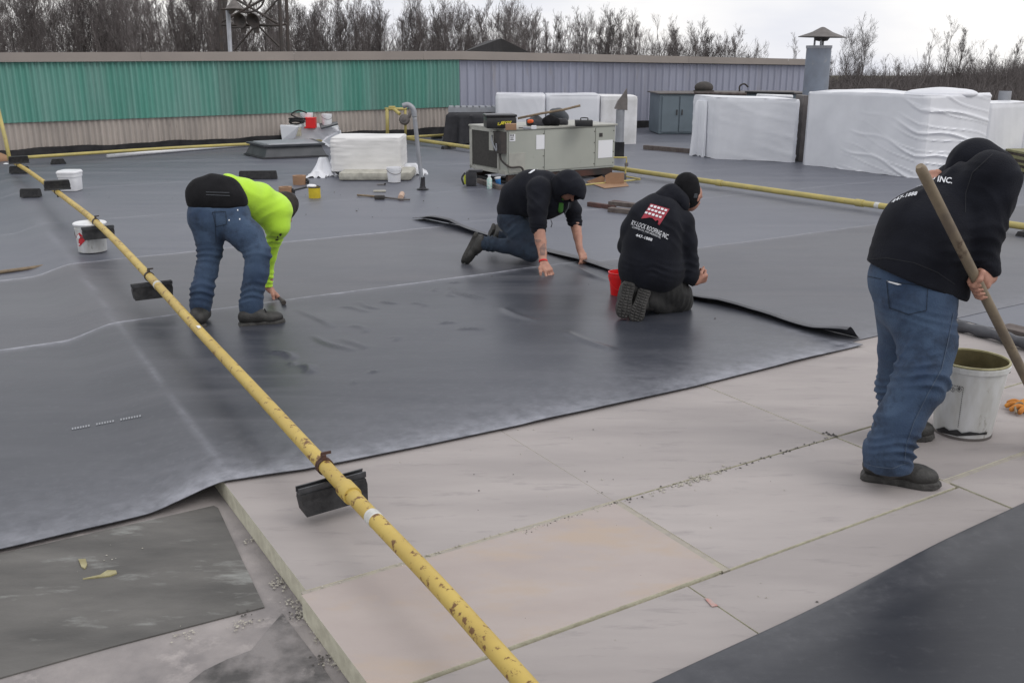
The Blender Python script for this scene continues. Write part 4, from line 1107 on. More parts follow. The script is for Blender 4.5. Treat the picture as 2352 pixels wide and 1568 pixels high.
# ---------------- rooftop air handler
C0 = G(1164, 425)
zb, ztp = height_at(C0, 402), height_at(C0, 299.5)
lu, lv = along(C0, UA, 1410), along(C0, VA, 1082.5)
hv = empty('air_handler', C0, 'grey-green rooftop air handler with white papers on its panels', 'air handler')
mid = C0 + UA * lu / 2 + VA * lv / 2
mk('cabinet', MB().box(mid + ZA * (zb + ztp) / 2, (lu, lv, ztp - zb), UVZ, bev=.008), 'hvac', parent=hv)
mk('lid', MB().box(mid + ZA * (ztp + .012), (lu + .05, lv + .05, .026), UVZ, bev=.006), 'hvac_trim', parent=hv)
xs_ = [0.02] + [along(C0, UA, cB(x, 0)[0]) for x in (1290, 1845)] + [lu - .02]
for i in range(3):
    a, b_ = xs_[i] + .006, xs_[i + 1] - .006
    o = mk('access_panel', MB().box(C0 + UA * (a + b_) / 2 - VA * .004 + ZA * ((zb + ztp) / 2 + .005), (b_ - a, .016, ztp - zb - .05), UVZ, bev=.004), 'hvac', parent=hv)
    sc_ = MB()
    for z in (.12, .38, .62, .88): sc_.box(C0 + UA * (b_ - .012) - VA * .013 + ZA * (zb + (ztp - zb) * z), (.014, .006, .014), UVZ)
    mk('screw', sc_, 'dark_frame', parent=o)
mk('patch_panel', MB().box(C0 + UA * .16 - VA * .014 + ZA * (zb + .16), (.27, .012, .27), UVZ, bev=.003), 'hvac_trim', parent=hv)
# coil side
mk('coil', MB().box(C0 - UA * .004 + VA * (lv * .58) + ZA * ((zb + ztp) / 2 + .02), (.02, lv * .74, (ztp - zb) * .84), UVZ), 'coil', parent=hv)
for (v0, v1, z0, z1) in ((.93, 1.0, 0, 1), (.18, .22, 0, 1), (0, 1, .92, 1), (0, 1, 0, .09)):
    mk('coil_frame', MB().box(C0 - UA * .009 + VA * lv * (v0 + v1) / 2 + ZA * (zb + (ztp - zb) * (z0 + z1) / 2), (.03, lv * (v1 - v0), (ztp - zb) * (z1 - z0) - .004), UVZ, bev=.003), 'hvac_trim', parent=hv)
mk('junction_box', MB().box(C0 - UA * .05 + VA * lv * .10 + ZA * (ztp - .17), (.09, .22, .30), UVZ, bev=.006), 'dark_frame', parent=hv)
mk('disconnect_box', MB().box(C0 - UA * .07 + VA * lv * .24 + ZA * (ztp - .16), (.08, .12, .26), UVZ, bev=.006), 'hvac_trim', parent=hv)
cdt = [C0 - UA * .05 + VA * .1 + ZA * (ztp - .3), C0 - UA * .05 + VA * .06 + ZA * (zb + .2), C0 - VA * .05 + UA * .03 + ZA * (zb + .11), C0 - VA * .06 + UA * .2 + ZA * (zb + .10), C0 - VA * .06 + UA * .26 + ZA * (zb - .02)]
mk('conduit', MB().tube(bz(cdt, 6), .014, 8), 'dark_frame', parent=hv, smooth=True)
mk('loose_cable', MB().tube(bz([C0 - UA * .12 + VA * lv * .2 + ZA * (ztp - .08), C0 - UA * .15 + VA * .14 + ZA * (ztp - .16), C0 - UA * .12 + VA * .08 + ZA * (ztp - .28), C0 - UA * .11 + VA * .1 + ZA * (ztp - .18)], 6), .01, 6), 'galv', parent=hv, smooth=True)
def pap(x0, x1, y0, y1, m='paper'):
    a, b_ = along(C0, UA, cB(x0, 0)[0]), along(C0, UA, cB(x1, 0)[0]); q = C0 + UA * (a + b_) / 2
    h0, h1 = height_at(q, cB(0, y1)[1]), height_at(q, cB(0, y0)[1])
    return mk('paper_notice', MB().box(q - VA * .016 + ZA * (h0 + h1) / 2, (b_ - a, .004, h1 - h0), UVZ), m, parent=hv)
n1 = pap(908, 970, 445, 523); pap(1198, 1288, 452, 610); pap(1876, 2032, 510, 704)
decal('lettering', n1, [[cB(*p) for p in q] for q in ([(922, 450), (936, 450), (936, 466), (922, 466)], [(945, 450), (960, 450), (960, 466), (945, 466)], [(922, 476), (962, 476), (962, 480), (922, 480)], [(922, 487), (955, 487), (955, 491), (922, 491)], [(922, 500), (960, 500), (960, 508), (922, 508)])], 'ink', n1, step=20)
lp = pap(1885, 1920, 432, 474, 'dark_frame')
for k, (du, m) in enumerate(((0.03, 'rusty_rail'),)):
    for vv in (.04, lv - .06): mk('support_rail', MB().box(C0 + UA * lu / 2 + VA * vv + ZA * (zb - .055), (lu - .05, .06, .09), UVZ, bev=.006), m, parent=hv)
for uu in (.12, lu * .5, lu - .14): mk('support_block', MB().box(C0 + UA * uu + VA * lv / 2 + ZA * ((zb - .1) / 2 + .003), (.14, lv - .04, zb - .105), UVZ, bev=.01), 'rubber', parent=hv)
def top(px, py): return G(px, py, ztp + .026)

# black toolbox with yellow lettering
b0, b1 = top(*cB(655, 384)), top(*cB(998, 380))
ax = (b1 - b0); wl_ = np.linalg.norm(ax); ax /= wl_; dp = np.cross(ZA, ax)
hb = height_at(b0, cB(0, 232)[1])
tb = empty('tool_box', b0, 'black plastic toolbox with yellow lettering standing on the air handler', 'toolbox')
bx = mk('box', MB().box(b0 + ax * wl_ / 2 + dp * .17 + ZA * (hb * .40), (wl_ * .97, .34, hb * .8), (ax, dp, ZA), bev=.02), 'black_plastic', parent=tb, smooth=40)
mk('lid', MB().box(b0 + ax * wl_ / 2 + dp * .17 + ZA * (hb * .91), (wl_, .36, hb * .2), (ax, dp, ZA), bev=.025), 'black_plastic', parent=tb, smooth=40)
lettering('JEGS', bx, bx, cB(800, 347), cB(920, 344), (4, -9.0), 'yellow_print', lift=.004, step=20, bold=.03)
decal('lettering', bx, [[cB(*p) for p in q] for q in ([(786, 318), (800, 318), (799, 323), (785, 323)], [(783, 328), (797, 328), (796, 333), (782, 333)], [(781, 340), (800, 340), (799, 347), (780, 347)])], 'yellow_print', bx, lift=.004, step=20)
# small things on the air handler
def onbox(name, x0, x1, y0, y1, dpt, m, label, cat, parts=None, bev=.01):
    a, b_ = top(*cB(x0, y1)), top(*cB(x1, y1)); d = b_ - a; L = np.linalg.norm(d); d /= L; n = np.cross(ZA, d); h = height_at((a + b_) / 2, cB(0, y0)[1])
    e = empty(name, a, label, cat)
    mk('body', MB().box(a + d * L / 2 + n * dpt / 2 + ZA * h / 2, (L, dpt, h), (d, n, ZA), bev=bev), m, parent=e, smooth=40)
    return e, a, d, n, L, h
onbox('cardboard_box', 868, 990, 334, 402, .16, 'cardboard', 'small brown cardboard box in front of the toolbox on the air handler', 'box', bev=.003)
e, a, d, n, L, h = onbox('tool_case', 1640, 1832, 292, 362, .2, 'black_plastic', 'flat black case at the right end of the air handler top', 'case')
mk('handle', MB().tube(bz([a + d * L * .3 + ZA * h, a + d * L * .32 + ZA * (h + .03), a + d * L * .68 + ZA * (h + .03), a + d * L * .7 + ZA * h], 4), .008, 8), 'black_plastic', parent=e)
e, a, d, n, L, h = onbox('caulking_gun', 1062, 1150, 366, 392, .05, 'galv', 'grey caulking gun lying on the front edge of the air handler', 'caulking gun', bev=.012)
mk('nozzle', MB().tube([a - d * .06 + n * .025 + ZA * .02, a + n * .025 + ZA * .02], .008, 8), 'galv_dark', parent=e); mk('trigger', MB().box(a + d * (L + .04) + n * .025 + ZA * .025, (.07, .03, .05), (d, n, ZA), bev=.006), 'white_plastic', parent=e)
def blob(name, ells, m, label=None, cat=None, parent=None, disp=.012, sc=14, res=26):
    """soft object: union of ellipsoids given as (centre, radii)"""
    b = MB()
    for (c, r) in ells:
        th = np.linspace(0, math.pi, res // 2 + 1)[:, None]; ph = np.linspace(0, 2 * math.pi, res + 1)[None, :]
        D = np.stack([np.sin(th) * np.cos(ph), np.sin(th) * np.sin(ph), np.cos(th) + 0 * ph], -1)
        P = np.asarray(c) + D * np.asarray(r); P = P + D * (disp * vnoise(P, sc, r[0] * 9))[..., None]
        b.grid(P)
    return mk(name, b, m, parent=parent, smooth=True, label=label, cat=cat, origin=None if parent else ells[0][0], fix=False)
def tpe(x, y, hh): return top(*cB(x, y)) + ZA * hh
FB = Fig(cB, 4.8); Yd = top(*cB(1300, 352))[1]
e = empty('jacket', tpe(1190, 345, 0), 'dark jacket with an orange patch heaped on the air handler', 'jacket')
sdf_obj('bundle', FB.chain((1150, 305, Yd, 46), (1200, 290, Yd + .1, 46), (1250, 298, Yd + .05, 44)) + FB.chain((1120, 320, Yd, 30), (1280, 325, Yd, 34)), 'dark_fabric', e, .012, .04, fold=cloth(.018, 16, 2))
sdf_obj('patch', FB.chain((1130, 306, Yd - .10, 22), (1160, 302, Yd - .12, 20)), 'orange_print', e, .01, .03, fold=cloth(.006, 20, 2))
e = empty('duffel_bag', tpe(1460, 350, 0), 'slate grey duffel bag standing on the air handler behind the jacket', 'bag')
sdf_obj('bag', FB.chain((1398, 208, Yd + .25, 46), (1460, 222, Yd + .28, 60), (1510, 262, Yd + .28, 56)), 'slate_fabric', e, .012, .05, fold=cloth(.014, 12, 4))
sdf_obj('base', FB.chain((1440, 318, Yd + .2, 46), (1520, 318, Yd + .2, 46)), 'dark_fabric', e, .012, .05, fold=cloth(.014, 14, 5))
e = empty('work_coat', tpe(1360, 358, 0), 'black work coat slumped in front of the duffel bag', 'coat')
sdf_obj('bundle', FB.chain((1320, 310, Yd, 48), (1360, 285, Yd + .05, 44), (1425, 312, Yd, 46)), 'black_cloth', e, .012, .04, fold=cloth(.02, 16, 7))
hp = [tpe(1005, 350, .10), tpe(1260, 352, .17), tpe(1500, 350, .22), tpe(1690, 350, .28)]
mk('broom_handle', MB().tube(hp, .017, 10), 'wood', smooth=True, label='pale wooden broom handle resting over the coats on the air handler', cat='handle')

# things at the foot of the air handler
def frustum(name, c, r0, r1, h, m, parent=None, n=24, wall_=None, **kw):
    pr = [(0, 0), (r0 * .97, 0), (r0, .004), (r1, h)]
    if wall_: pr += [(r1 - wall_, h), (r0 - wall_, .01), (0, .01)]
    else: pr += [(0, h)]
    return mk(name, MB().lathe(pr, c, n), m, parent=parent, smooth=40, **kw)
p = G(*cB(490, 1022)); bp = empty('backpack', p, 'small black backpack with a lime strip at the air handler corner', 'backpack')
w_ = 135 / 4.8 / ppm(p); h_ = height_at(p, cB(0, 840)[1])
mk('body', MB().box(p + ZA * h_ * .46 + np.array([0, .08, 0]), (w_ * .9, .16, h_ * .92), bev=.035), 'dark_fabric', parent=bp, smooth=50)
mk('flap', MB().box(p + ZA * h_ * .92 + np.array([.06, .08, 0]), (w_ * 1.15, .15, h_ * .14), bev=.03), 'dark_fabric', parent=bp, smooth=50)
mk('side_strip', MB().box(p + ZA * h_ * .38 + np.array([-w_ * .52, .07, 0]), (.03, .08, h_ * .55), bev=.01), 'hivis_strip', parent=bp)
mk('strap', MB().tube(bz([p + np.array([-w_ * .5, .05, h_ * .8]), p + np.array([-w_ * .75, .03, h_ * .5]), p + np.array([-w_ * .6, .03, .02])], 6), .014, 8), 'dark_fabric', parent=bp, smooth=True)
p = G(*cB(692, 1048)); bt = empty('drink_bottle', p, 'pale green printed drink bottle with a white cap on the roof', 'bottle')
h_ = height_at(p, cB(0, 893)[1]); r_b = 29 / 4.8 / ppm(p)
mk('bottle', MB().lathe([(0, 0), (r_b * .9, 0), (r_b, .01), (r_b, h_ * .68), (r_b * .5, h_ * .85), (r_b * .45, h_ * .9), (0, h_ * .9)], p, 20), 'mint_print', parent=bt, smooth=40)
mk('cap', MB().lathe([(0, h_ * .88), (r_b * .55, h_ * .88), (r_b * .55, h_), (0, h_)], p, 16), 'white_plastic', parent=bt, smooth=40)
p = G(*cB(800, 1034)); cu_ = empty('paper_cup', p, 'blue and white paper cup tilted beside the drink bottle', 'cup')
h_ = height_at(p, cB(0, 918)[1]); axc = np.array([-.16, 0, 1.0])
mk('cup', MB().lathe([(0, 0), (.026, 0), (.040, h_ * .86)], p, 20, axc), 'blue_print', parent=cu_, smooth=True)
mk('rim', MB().lathe([(.040, h_ * .86), (.043, h_ * .97), (.046, h_), (.036, h_), (.022, .02)], p, 20, axc), 'paper', parent=cu_, smooth=True)
mk('timber_offcut', MB().box((G(*cB(560, 975)) + G(*cB(820, 1060))) / 2 + ZA * .03, (np.linalg.norm(G(*cB(560, 975)) - G(*cB(820, 1060))), .07, .055), ((lambda d: (d / np.linalg.norm(d), np.cross(ZA, d / np.linalg.norm(d)), ZA))(G(*cB(820, 1060)) - G(*cB(560, 975))))), 'old_wood', label='grey timber offcut lying behind the drink bottle', cat='timber')
# torn cardboard
e = empty('torn_cardboard', G(*cB(2050, 1000)), 'torn brown cardboard carton flattened at the right end of the air handler', 'cardboard')
P = [G(*cB(x, y), .012) for x, y in ((1760, 970), (1960, 1040), (2230, 1015), (2180, 955))]
mk('base_flap', MB().prism([q - ZA * .004 for q in P], P), 'cardboard', parent=e)
Yc = G(*cB(2070, 1000))[1]
P = [at(*cB(x, y), Yc) for x, y in ((1965, 900), (1975, 1000), (2175, 990), (2178, 870), (2030, 868))]
mk('side', MB().prism(P, [q + np.array([.0, .006, 0]) for q in P]), 'cardboard', parent=e)
P = [at(*cB(x, y), Yc + .1) for x, y in ((1765, 965), (1960, 985), (1965, 925), (1930, 905))]
mk('side', MB().prism(P, [q + np.array([.0, .006, 0]) for q in P]), 'cardboard', parent=e)
# thin gas branch
b_ = G(*cB(2200, 950)); Yg = b_[1]
e = empty('gas_branch', b_, 'thin yellow gas branch pipe dropping beside the air handler', 'pipe')
mk('pipe', MB().tube([at(*cB(2060, 703), Yg), at(*cB(2205, 703), Yg), at(*cB(2200, 770), Yg), at(*cB(2190, 880), Yg), b_ + ZA * .05, G(*cB(2352, 940), .05)], .013, 8), 'yellow_pipe_far', parent=e)
mk('cock', MB().box(at(*cB(2203, 778), Yg), (.05, .05, .05), bev=.01).box(at(*cB(2190, 915), Yg), (.03, .03, .1), bev=.008), 'galv_dark', parent=e)
mk('yellow_stick', MB().tube([G(*cB(1715, 1006), .012), G(*cB(2352, 945), .03)], .012, 8), 'yellow_pipe_far', label='thin yellow stick lying in front of the torn cardboard', cat='stick')
# vent with a pointed cowl
pb = G(*cB(2120, 690)); e = empty('cowl_vent', pb, 'square grey vent pipe with a leaning pointed cowl behind the air handler', 'vent')
ht = height_at(pb, cB(0, 175)[1]); rv = 47 / 4.8 / ppm(pb)
mk('base_boot', MB().box(pb + ZA * .13, (rv * 2.15, rv * 2.1, .26), bev=.01), 'black_flash', parent=e)
mk('pipe', MB().lathe([(rv, .02), (rv, ht)], pb, 20), 'galv', parent=e, smooth=40)
k = [at(*cB(x, y), pb[1]) for x, y in ((2070, 165), (2208, 180), (2212, 60), (2205, -60), (2145, 30), (2105, 80))]
mk('cowl', MB().prism([q - np.array([0, rv, 0]) * (1 if i < 2 else .5) for i, q in enumerate(k)], [q + np.array([0, rv, 0]) * (1 if i < 2 else .5) for i, q in enumerate(k)]), 'galv_dark', parent=e)

# ---------------- tarpaulin-covered unit with a metal pallet on it
A_, B_, C_ = G(*cB(330, 470)), G(*cB(175, 545)), G(*cB(640, 560))
def drape(name, A, B, C, h, flare, m, parent, folds=9, amp=.05, zbase=0.0):
    D = A + (C - B); cen = (A + C) / 2; loop = []
    for p, q in ((A, B), (B, C), (C, D), (D, A)):
        for t in np.linspace(0, 1, 24, endpoint=False): loop.append(p + (q - p) * t)
    L = np.array(loop); n = len(L); rows = []
    for k, s in enumerate(np.linspace(0, 1, 14)):
        sc = 1 + flare * (1 - s) ** 1.4 - .10 * (s > .97)
        w = amp * (1 - s) ** .8 * np.array([math.sin(i / n * 2 * math.pi * folds) + .5 * math.sin(i / n * 2 * math.pi * folds * 2.3 + 1) for i in range(n)])
        d = L - cen; dn = d / np.linalg.norm(d, axis=1)[:, None]
        P = cen + d * sc + dn * w[:, None]; P[:, 2] = zbase + h * s * (1 - .0) + .02 * (1 - s) * np.sin(np.arange(n) * .7); rows.append(np.vstack([P, P[:1]]))
    rows.append(np.repeat((cen + ZA * (zbase + h))[None, :], n + 1, 0))
    return mk(name, MB().grid(np.array(rows)), m, parent=parent, smooth=60, fix=False)
e = empty('covered_unit', B_, 'roof unit draped in a loose black tarpaulin behind the toolbox', 'tarpaulin')
ht = height_at(B_, cB(0, 212)[1])
drape('tarpaulin', A_ + UA * .1, B_ + UA * .1, C_, ht, .10, 'tarp', e)
e2 = empty('metal_pallet', B_ + ZA * ht, 'silvery metal grating pallet lying on the black tarpaulin', 'pallet')
pa, pb2 = G(*cB(236, 207), ht + .0), G(*cB(862, 205), ht + .0); d = pb2 - pa; L = np.linalg.norm(d); d /= L; n = np.cross(ZA, d)
for k in range(9): mk('bar', MB().box(pa + d * L * (k + .5) / 9 + n * .35 + ZA * .10, (L / 9 * .7, .7, .02), (d, n, ZA)), 'galv', parent=e2)
for k in (0, .35, .7): mk('bearer', MB().box(pa + d * L / 2 + n * k + ZA * .05, (L, .05, .09), (d, n, ZA)), 'galv', parent=e2)

# ---------------- white wrapped insulation bundles
def wrapped(name, A, B, C, h, label, m='wrap', amp=.012, ang=.25, freq=16, group=None, par=None, z0=.0, sag=.02, seams=(), res=.035):
    D = A + (C - B); cen = (A + C) / 2; loop = []; nrm = []
    for p, q in ((A, B), (B, C), (C, D), (D, A)):
        d = (q - p) / np.linalg.norm(q - p); L = np.linalg.norm(q - p); nn = np.cross(d, ZA); nn = nn if np.dot(nn, (p + q) / 2 - cen) > 0 else -nn
        for t in np.linspace(.04, .96, max(12, int(L / res))): loop.append(p + d * L * t); nrm.append(nn)
    Lp, Nn = np.array(loop), np.array(nrm); n = len(Lp); rows = []; m_ = max(10, int(h / res))
    s_arc = np.concatenate([[0], np.cumsum(np.linalg.norm(np.diff(Lp, axis=0), axis=1))])
    for k in range(m_ + 1):
        z = z0 + h * k / m_; P = Lp.copy(); P[:, 2] = z
        f = freq * (z * math.cos(ang) + s_arc * math.sin(ang))
        ps = P * np.array([1, 1, 1.0])
        mod = np.clip(.5 + vnoise(ps, 1.7, h * 7), 0, 1.2)
        s1, s2 = np.sin(f * 1.0 + 3.0 * vnoise(ps, 1.3, 1)), np.sin(f * 1.7 + 1.3 + 3.2 * vnoise(ps, 1.9, 4))
        w = amp * mod * (np.exp(-(s1 / (.28 if res > .03 else .17)) ** 2) * 1.0 + .6 * np.exp(-(s2 / (.22 if res > .03 else .13)) ** 2)) + .007 * vnoise(ps, 2.4, 2)
        if k == m_: w = w - .012
        P = P + Nn * w[:, None]
        if k == 0: P[:, 2] += .015 * vnoise(ps, 6, 1)
        P[:, 2] += (sag * vnoise(ps, 2.5, 6) if k > m_ - 2 else 0)
        rows.append(np.vstack([P, P[:1]]))
    for s in (.985, .8, .45, 0.0):
        P = cen + (Lp - cen) * s; P[:, 2] = z0 + h + .012 + .02 * s * 0 + (sag * .6 * vnoise(P, 3, 3) if s else 0); rows.append(np.vstack([P, P[:1]]))
    e = par or empty(name, B, label, 'insulation bundle', group)
    o = mk('wrapper', MB().grid(np.array(rows)), m, parent=e, smooth=70, fix=False)
    ax_ = (C - B) / np.linalg.norm(C - B); nn = np.cross(ax_, ZA); nn = nn if np.dot(nn, B - cen) > 0 else -nn
    for f in seams:
        q = B + (C - B) * f; mk('wrapper_seam', MB().tube([q + nn * .012 + ZA * (z0 + .02), q + nn * .016 + ZA * (z0 + h * .5), q + nn * .010 + ZA * (z0 + h)], .012, 6), m, parent=e, smooth=True)
    return e
Yb = G(1440, 331)[1]
def bund(px0, px1, py, ytop, dpt, label, m='wrap', **kw):
    B = G(px0, py); C = G(px1, py); n = np.array([0, 1.0, 0]); h = height_at((B + C) / 2, ytop)
    return wrapped('insulation_bundle', B + n * dpt, B, C, h, label, m, **kw)
bund(1139, 1252, 331, 219, 1.2, 'plain white wrapped bundle at the left end of the row behind the toolbox', amp=.006, ang=1.2)
bund(1254, 1376, 331, 220, 1.2, 'white wrapped bundle in the middle of the row behind the duffel bag', amp=.006, ang=1.2)
bund(1378, 1461, 331, 223, 1.2, 'dirt-streaked white bundle behind the vent with the pointed cowl', 'wrap_dirty', amp=.006, ang=.1)
# middle right pair
Bc, Cc, Ac = G(1636, 365), G(1828, 374), G(1585, 352)
wrapped('insulation_bundle', Ac, Bc, Cc, height_at(Bc, 225.5), 'white wrapped bundle in front of the blue-grey cabinet, loose plastic at its left', amp=.014, ang=.2, freq=10, seams=())
e = empty('plastic_sheet', G(1608, 357), 'loose white plastic hanging off the bundle by the blue-grey cabinet', 'plastic sheet')
drape('sheet', G(1600, 352), G(1592, 357), G(1618, 361), height_at(G(1605, 359), 232), .18, 'wrap', e, folds=5, amp=.05)
# large right-hand block
Bc = G(2110, 411); La = along(Bc, VA, 1838); Lb = along(Bc, UA, 2258)
wrapped('insulation_bundle', Bc + VA * La, Bc, Bc + UA * Lb, height_at(Bc, 222), 'large crumpled white bundle behind the hooded worker on the right', amp=.034, ang=.26, freq=10, sag=.035, res=.018)
zt2 = height_at(Bc, 222)
e = empty('plastic_flap', Bc + ZA * zt2, 'white plastic flap bulging on top of the large crumpled bundle', 'plastic sheet')
blob('sheet', [(Bc + UA * Lb * .5 + VA * .35 + ZA * (zt2 + .01), (.55, .3, .10))], 'wrap', parent=e, disp=.02, sc=6)
B2 = Bc + UA * (Lb + .03) + VA * .05; L3 = along(B2, UA, 2343)
wrapped('insulation_bundle', B2 + VA * 1.2, B2, B2 + UA * L3, height_at(B2, 241), 'smooth white bundle just right of the large crumpled one', amp=.005, ang=1.3)
B3 = B2 + UA * (L3 + .05) + VA * .05
wrapped('insulation_bundle', B3 + VA * 1.2, B3, B3 + UA * 1.3, height_at(B3, 243), 'white wrapped bundle cut by the right edge of the picture', amp=.005, ang=1.3)
mk('duct_panel', MB().box(G(1834, 372) + ZA * .55 + np.array([.05, .25, 0]), (.10, .5, 1.1), bev=.01), 'galv_dark', label='narrow dark grey metal panel standing between two white bundles', cat='panel')
# pallet seen at the right edge
pe_ = G(2345, 398); e = empty('wooden_pallet', pe_, 'yellowish wooden pallet leaning on the bundle at the right edge', 'pallet')
for k in range(4): mk('slat', MB().box(pe_ + np.array([.45, .05, .06 + .085 * k]), (1.0, .9, .03 if k % 2 else .045)), 'pallet_wood', parent=e)
for k in (0.02, .45, .9): mk('bearer', MB().box(pe_ + np.array([k, .05, .18]), (.07, .86, .27)), 'old_wood', parent=e)
# galvanised vent beyond, short
p = at(*cC(2252, 505), 17.5) * [1, 1, 0]; h_ = at(*cC(2252, 457), 17.5)[2]
e = empty('short_vent', p, 'short bright metal vent pipe behind the far right bundles', 'vent')
mk('pipe', MB().lathe([(.105, 0), (.105, h_), (.095, h_), (.095, h_ - .1)], p, 20), 'galv', parent=e, smooth=40); mk('collar', MB().lathe([(.105, h_ * .3), (.13, h_ * .3), (.13, h_ * .34), (.105, h_ * .34)], p, 20), 'galv', parent=e)
# long timbers / skids on the roof left of the bundles
mk('timber_skid', MB().box((G(1480, 343) + G(1640, 357)) / 2 + ZA * .04, (np.linalg.norm(G(1480, 343) - G(1640, 357)), .08, .08), ((lambda d: (d / np.linalg.norm(d), np.cross(ZA, d / np.linalg.norm(d)), ZA))(G(1640, 357) - G(1480, 343)))), 'old_wood', label='dark weathered timber lying left of the middle white bundle', cat='timber')

# ---------------- blue-grey steel cabinet (air unit) behind the bundles
Bq = G(1512, 309); La = along(Bq, np.array([1., .05, 0]), 1850); hq = height_at(Bq, 216)
e = empty('steel_cabinet', Bq, 'blue-grey steel unit with a pair of doors behind the middle bundle', 'cabinet')
axq = np.array([1., .05, 0]) / math.sqrt(1.0025); nq = np.cross(ZA, axq)
mk('housing', MB().box(Bq + axq * La / 2 + nq * .6 + ZA * hq / 2, (La, 1.2, hq - .02), (axq, nq, ZA), bev=.01), 'blue_steel', parent=e)
mk('roof_sheet', MB().box(Bq + axq * La / 2 + nq * .6 + ZA * (hq + .01), (La + .12, 1.3, .03), (axq, nq, ZA), bev=.006), 'galv_dark', parent=e)
for k in range(2):
    o = mk('door', MB().box(Bq + axq * (.06 + .41 * k + .19) - nq * .012 + ZA * hq * .5, (.38, .03, hq * .88), (axq, nq, ZA), bev=.006), 'blue_steel', parent=e)
    mk('handle', MB().box(Bq + axq * (.06 + .41 * k + (.34 if k == 0 else .05)) - nq * .04 + ZA * hq * .55, (.02, .03, .12), (axq, nq, ZA)), 'dark_frame', parent=o)
zq = hq + .03
for k, (x0, x1, y) in enumerate(((955, 1200, 463), (1015, 1190, 480), (700, 960, 466))):
    a, b2 = G(*cC(x0, y), zq + .02) + nq * 0, G(*cC(x1, y + 6), zq + .02)
    mk('pipe_length', MB().tube([a, b2], .03 + .008 * (k == 1), 8), ['black_plastic', 'white_plastic', 'old_wood'][k], smooth=True, label=['black pipe length lying on the steel cabinet roof', 'white pipe length lying on the steel cabinet roof', 'grey wooden strip lying on the steel cabinet roof'][k], cat='pipe')
pv = Bq + axq * 1.15 + nq * .6 + ZA * zq
e = empty('roof_blower', pv, 'dark domed blower on the steel cabinet roof', 'blower')
blob('dome', [(pv + ZA * .09, (.22, .18, .14))], 'dark_frame', parent=e, disp=.0); mk('base', MB().lathe([(.24, -.02), (.24, .03), (0, .03)], pv, 20), 'dark_frame', parent=e)
pv = Bq + axq * 2.0 + nq * .6 + ZA * zq
mk('bent_pipe', MB().tube(bz([pv, pv + ZA * .12, pv + ZA * .17 + axq * .1, pv + ZA * .10 + axq * .2], 6), .02, 8), 'dark_frame', smooth=True, label='small bent dark pipe sticking out of the steel cabinet roof', cat='pipe', origin=pv)

# ---------------- capped chimney stack
Ys = 21.5; ps = at(1872, 216, Ys) * [1, 1, 0]; rs = 27.5 / ppm(at(1872, 160, Ys)); hs = at(1872, 106, Ys)[2]
e = empty('chimney_stack', ps, 'tall blue-grey metal chimney stack with a conical rain cap and a rust stain', 'chimney')
mk('flue', MB().lathe([(rs * 1.06, 0), (rs * 1.03, hs * .5), (rs, hs), (rs * .94, hs), (rs * .94, hs - .3)], ps, 36), 'stack_steel', parent=e, smooth=40)
mk('top_ring', MB().lathe([(rs, hs - .05), (rs * 1.05, hs - .05), (rs * 1.05, hs + .01), (rs * .95, hs + .01)], ps, 36), 'galv', parent=e, smooth=40)
hc0, hc1 = at(1872, 85, Ys)[2], at(1872, 63.5, Ys)[2]; rc = 53 / ppm(at(1872, 80, Ys))
mk('rain_cap', MB().lathe([(.02, hc1 + .01), (.05, hc1), (rc * .45, hc0 + (hc1 - hc0) * .5), (rc, hc0), (rc, hc0 - .012), (rc * .4, hc0 + .02), (.12, hc0 - .08), (0, hc0 - .1)], ps, 40, (.02, 0, 1)), 'galv_dark', parent=e, smooth=50)
for k in range(3):
    an = 2.1 * k + .5; mk('cap_leg', MB().tube([ps + np.array([math.cos(an), math.sin(an), 0]) * rs * .4 + ZA * (hs - .1), ps + np.array([math.cos(an), math.sin(an), 0]) * rs * .4 + ZA * (hc0 + .03)], .022, 8), 'galv', parent=e)
fl = e.children[0]
decal('rust_stain', fl, [[cC(*p) for p in ((1290, 420), (1318, 424), (1322, 412), (1350, 405), (1362, 330), (1366, 330), (1364, 475), (1335, 475), (1330, 445), (1312, 430))]], 'rust_patch', e, lift=.006, step=10)
# second, thinner capped stack and the lattice tower far behind the wall
Yt = 46.0
def tp(x, y, dy=0.0): return at(*cF(x, y), Yt + dy)
e = empty('lattice_tower', at(580, 127, Yt) * [1, 1, 0] + ZA * -6.8, 'dark steel lattice tower with two horn speakers behind the green wall', 'tower')
legs = [((235, 1400), (145, -600), 0), ((1885, 1400), (1790, -600), 0), ((420, 1400), (240, -600), 2.6), ((2060, 1400), (1995, -600), 2.6), ((330, 700), (330, -600), 2.6)]
for (a, b_, dy) in legs[:4]:
    a, b_ = tp(*a, dy), tp(*b_, dy); d = (a - b_) / (a[2] - b_[2]); mk('leg', MB().tube([a + d * (-6.8 - a[2]), b_], .085, 6), 'tower_steel', parent=e)
for (a, b_, dy, r) in [((180, 690), (1860, 705), 0, .07), ((1850, 705), (2015, 660), 1.3, .06), ((110, 258), (790, 268), 0, .06), ((430, 760), (990, 762), 2.0, .05), ((180, 640), (1360, -10), 0, .06), ((1830, 690), (560, -60), 0, .06), ((560, -20), (1040, 470), 2.5, .05), ((1340, 470), (1800, -40), 2.5, .05),
                       ((590, 1380), (1150, 720), 1.0, .05), ((1240, 720), (1830, 1300), 1.0, .05), ((160, -100), (330, 700), 2.6, .04), ((930, 190), (935, 340), 1.2, .05), ((940, 190), (800, -60), 1.2, .05)]:
    mk('brace', MB().tube([tp(*a, dy), tp(*b_, dy)], r, 6), 'tower_steel', parent=e)
arc = [tp(800, 340, .6), tp(950, 345, .6), tp(1140, 305, .6), tp(1310, 180, .6), tp(1390, 30, .6), tp(1400, -80, .6)]
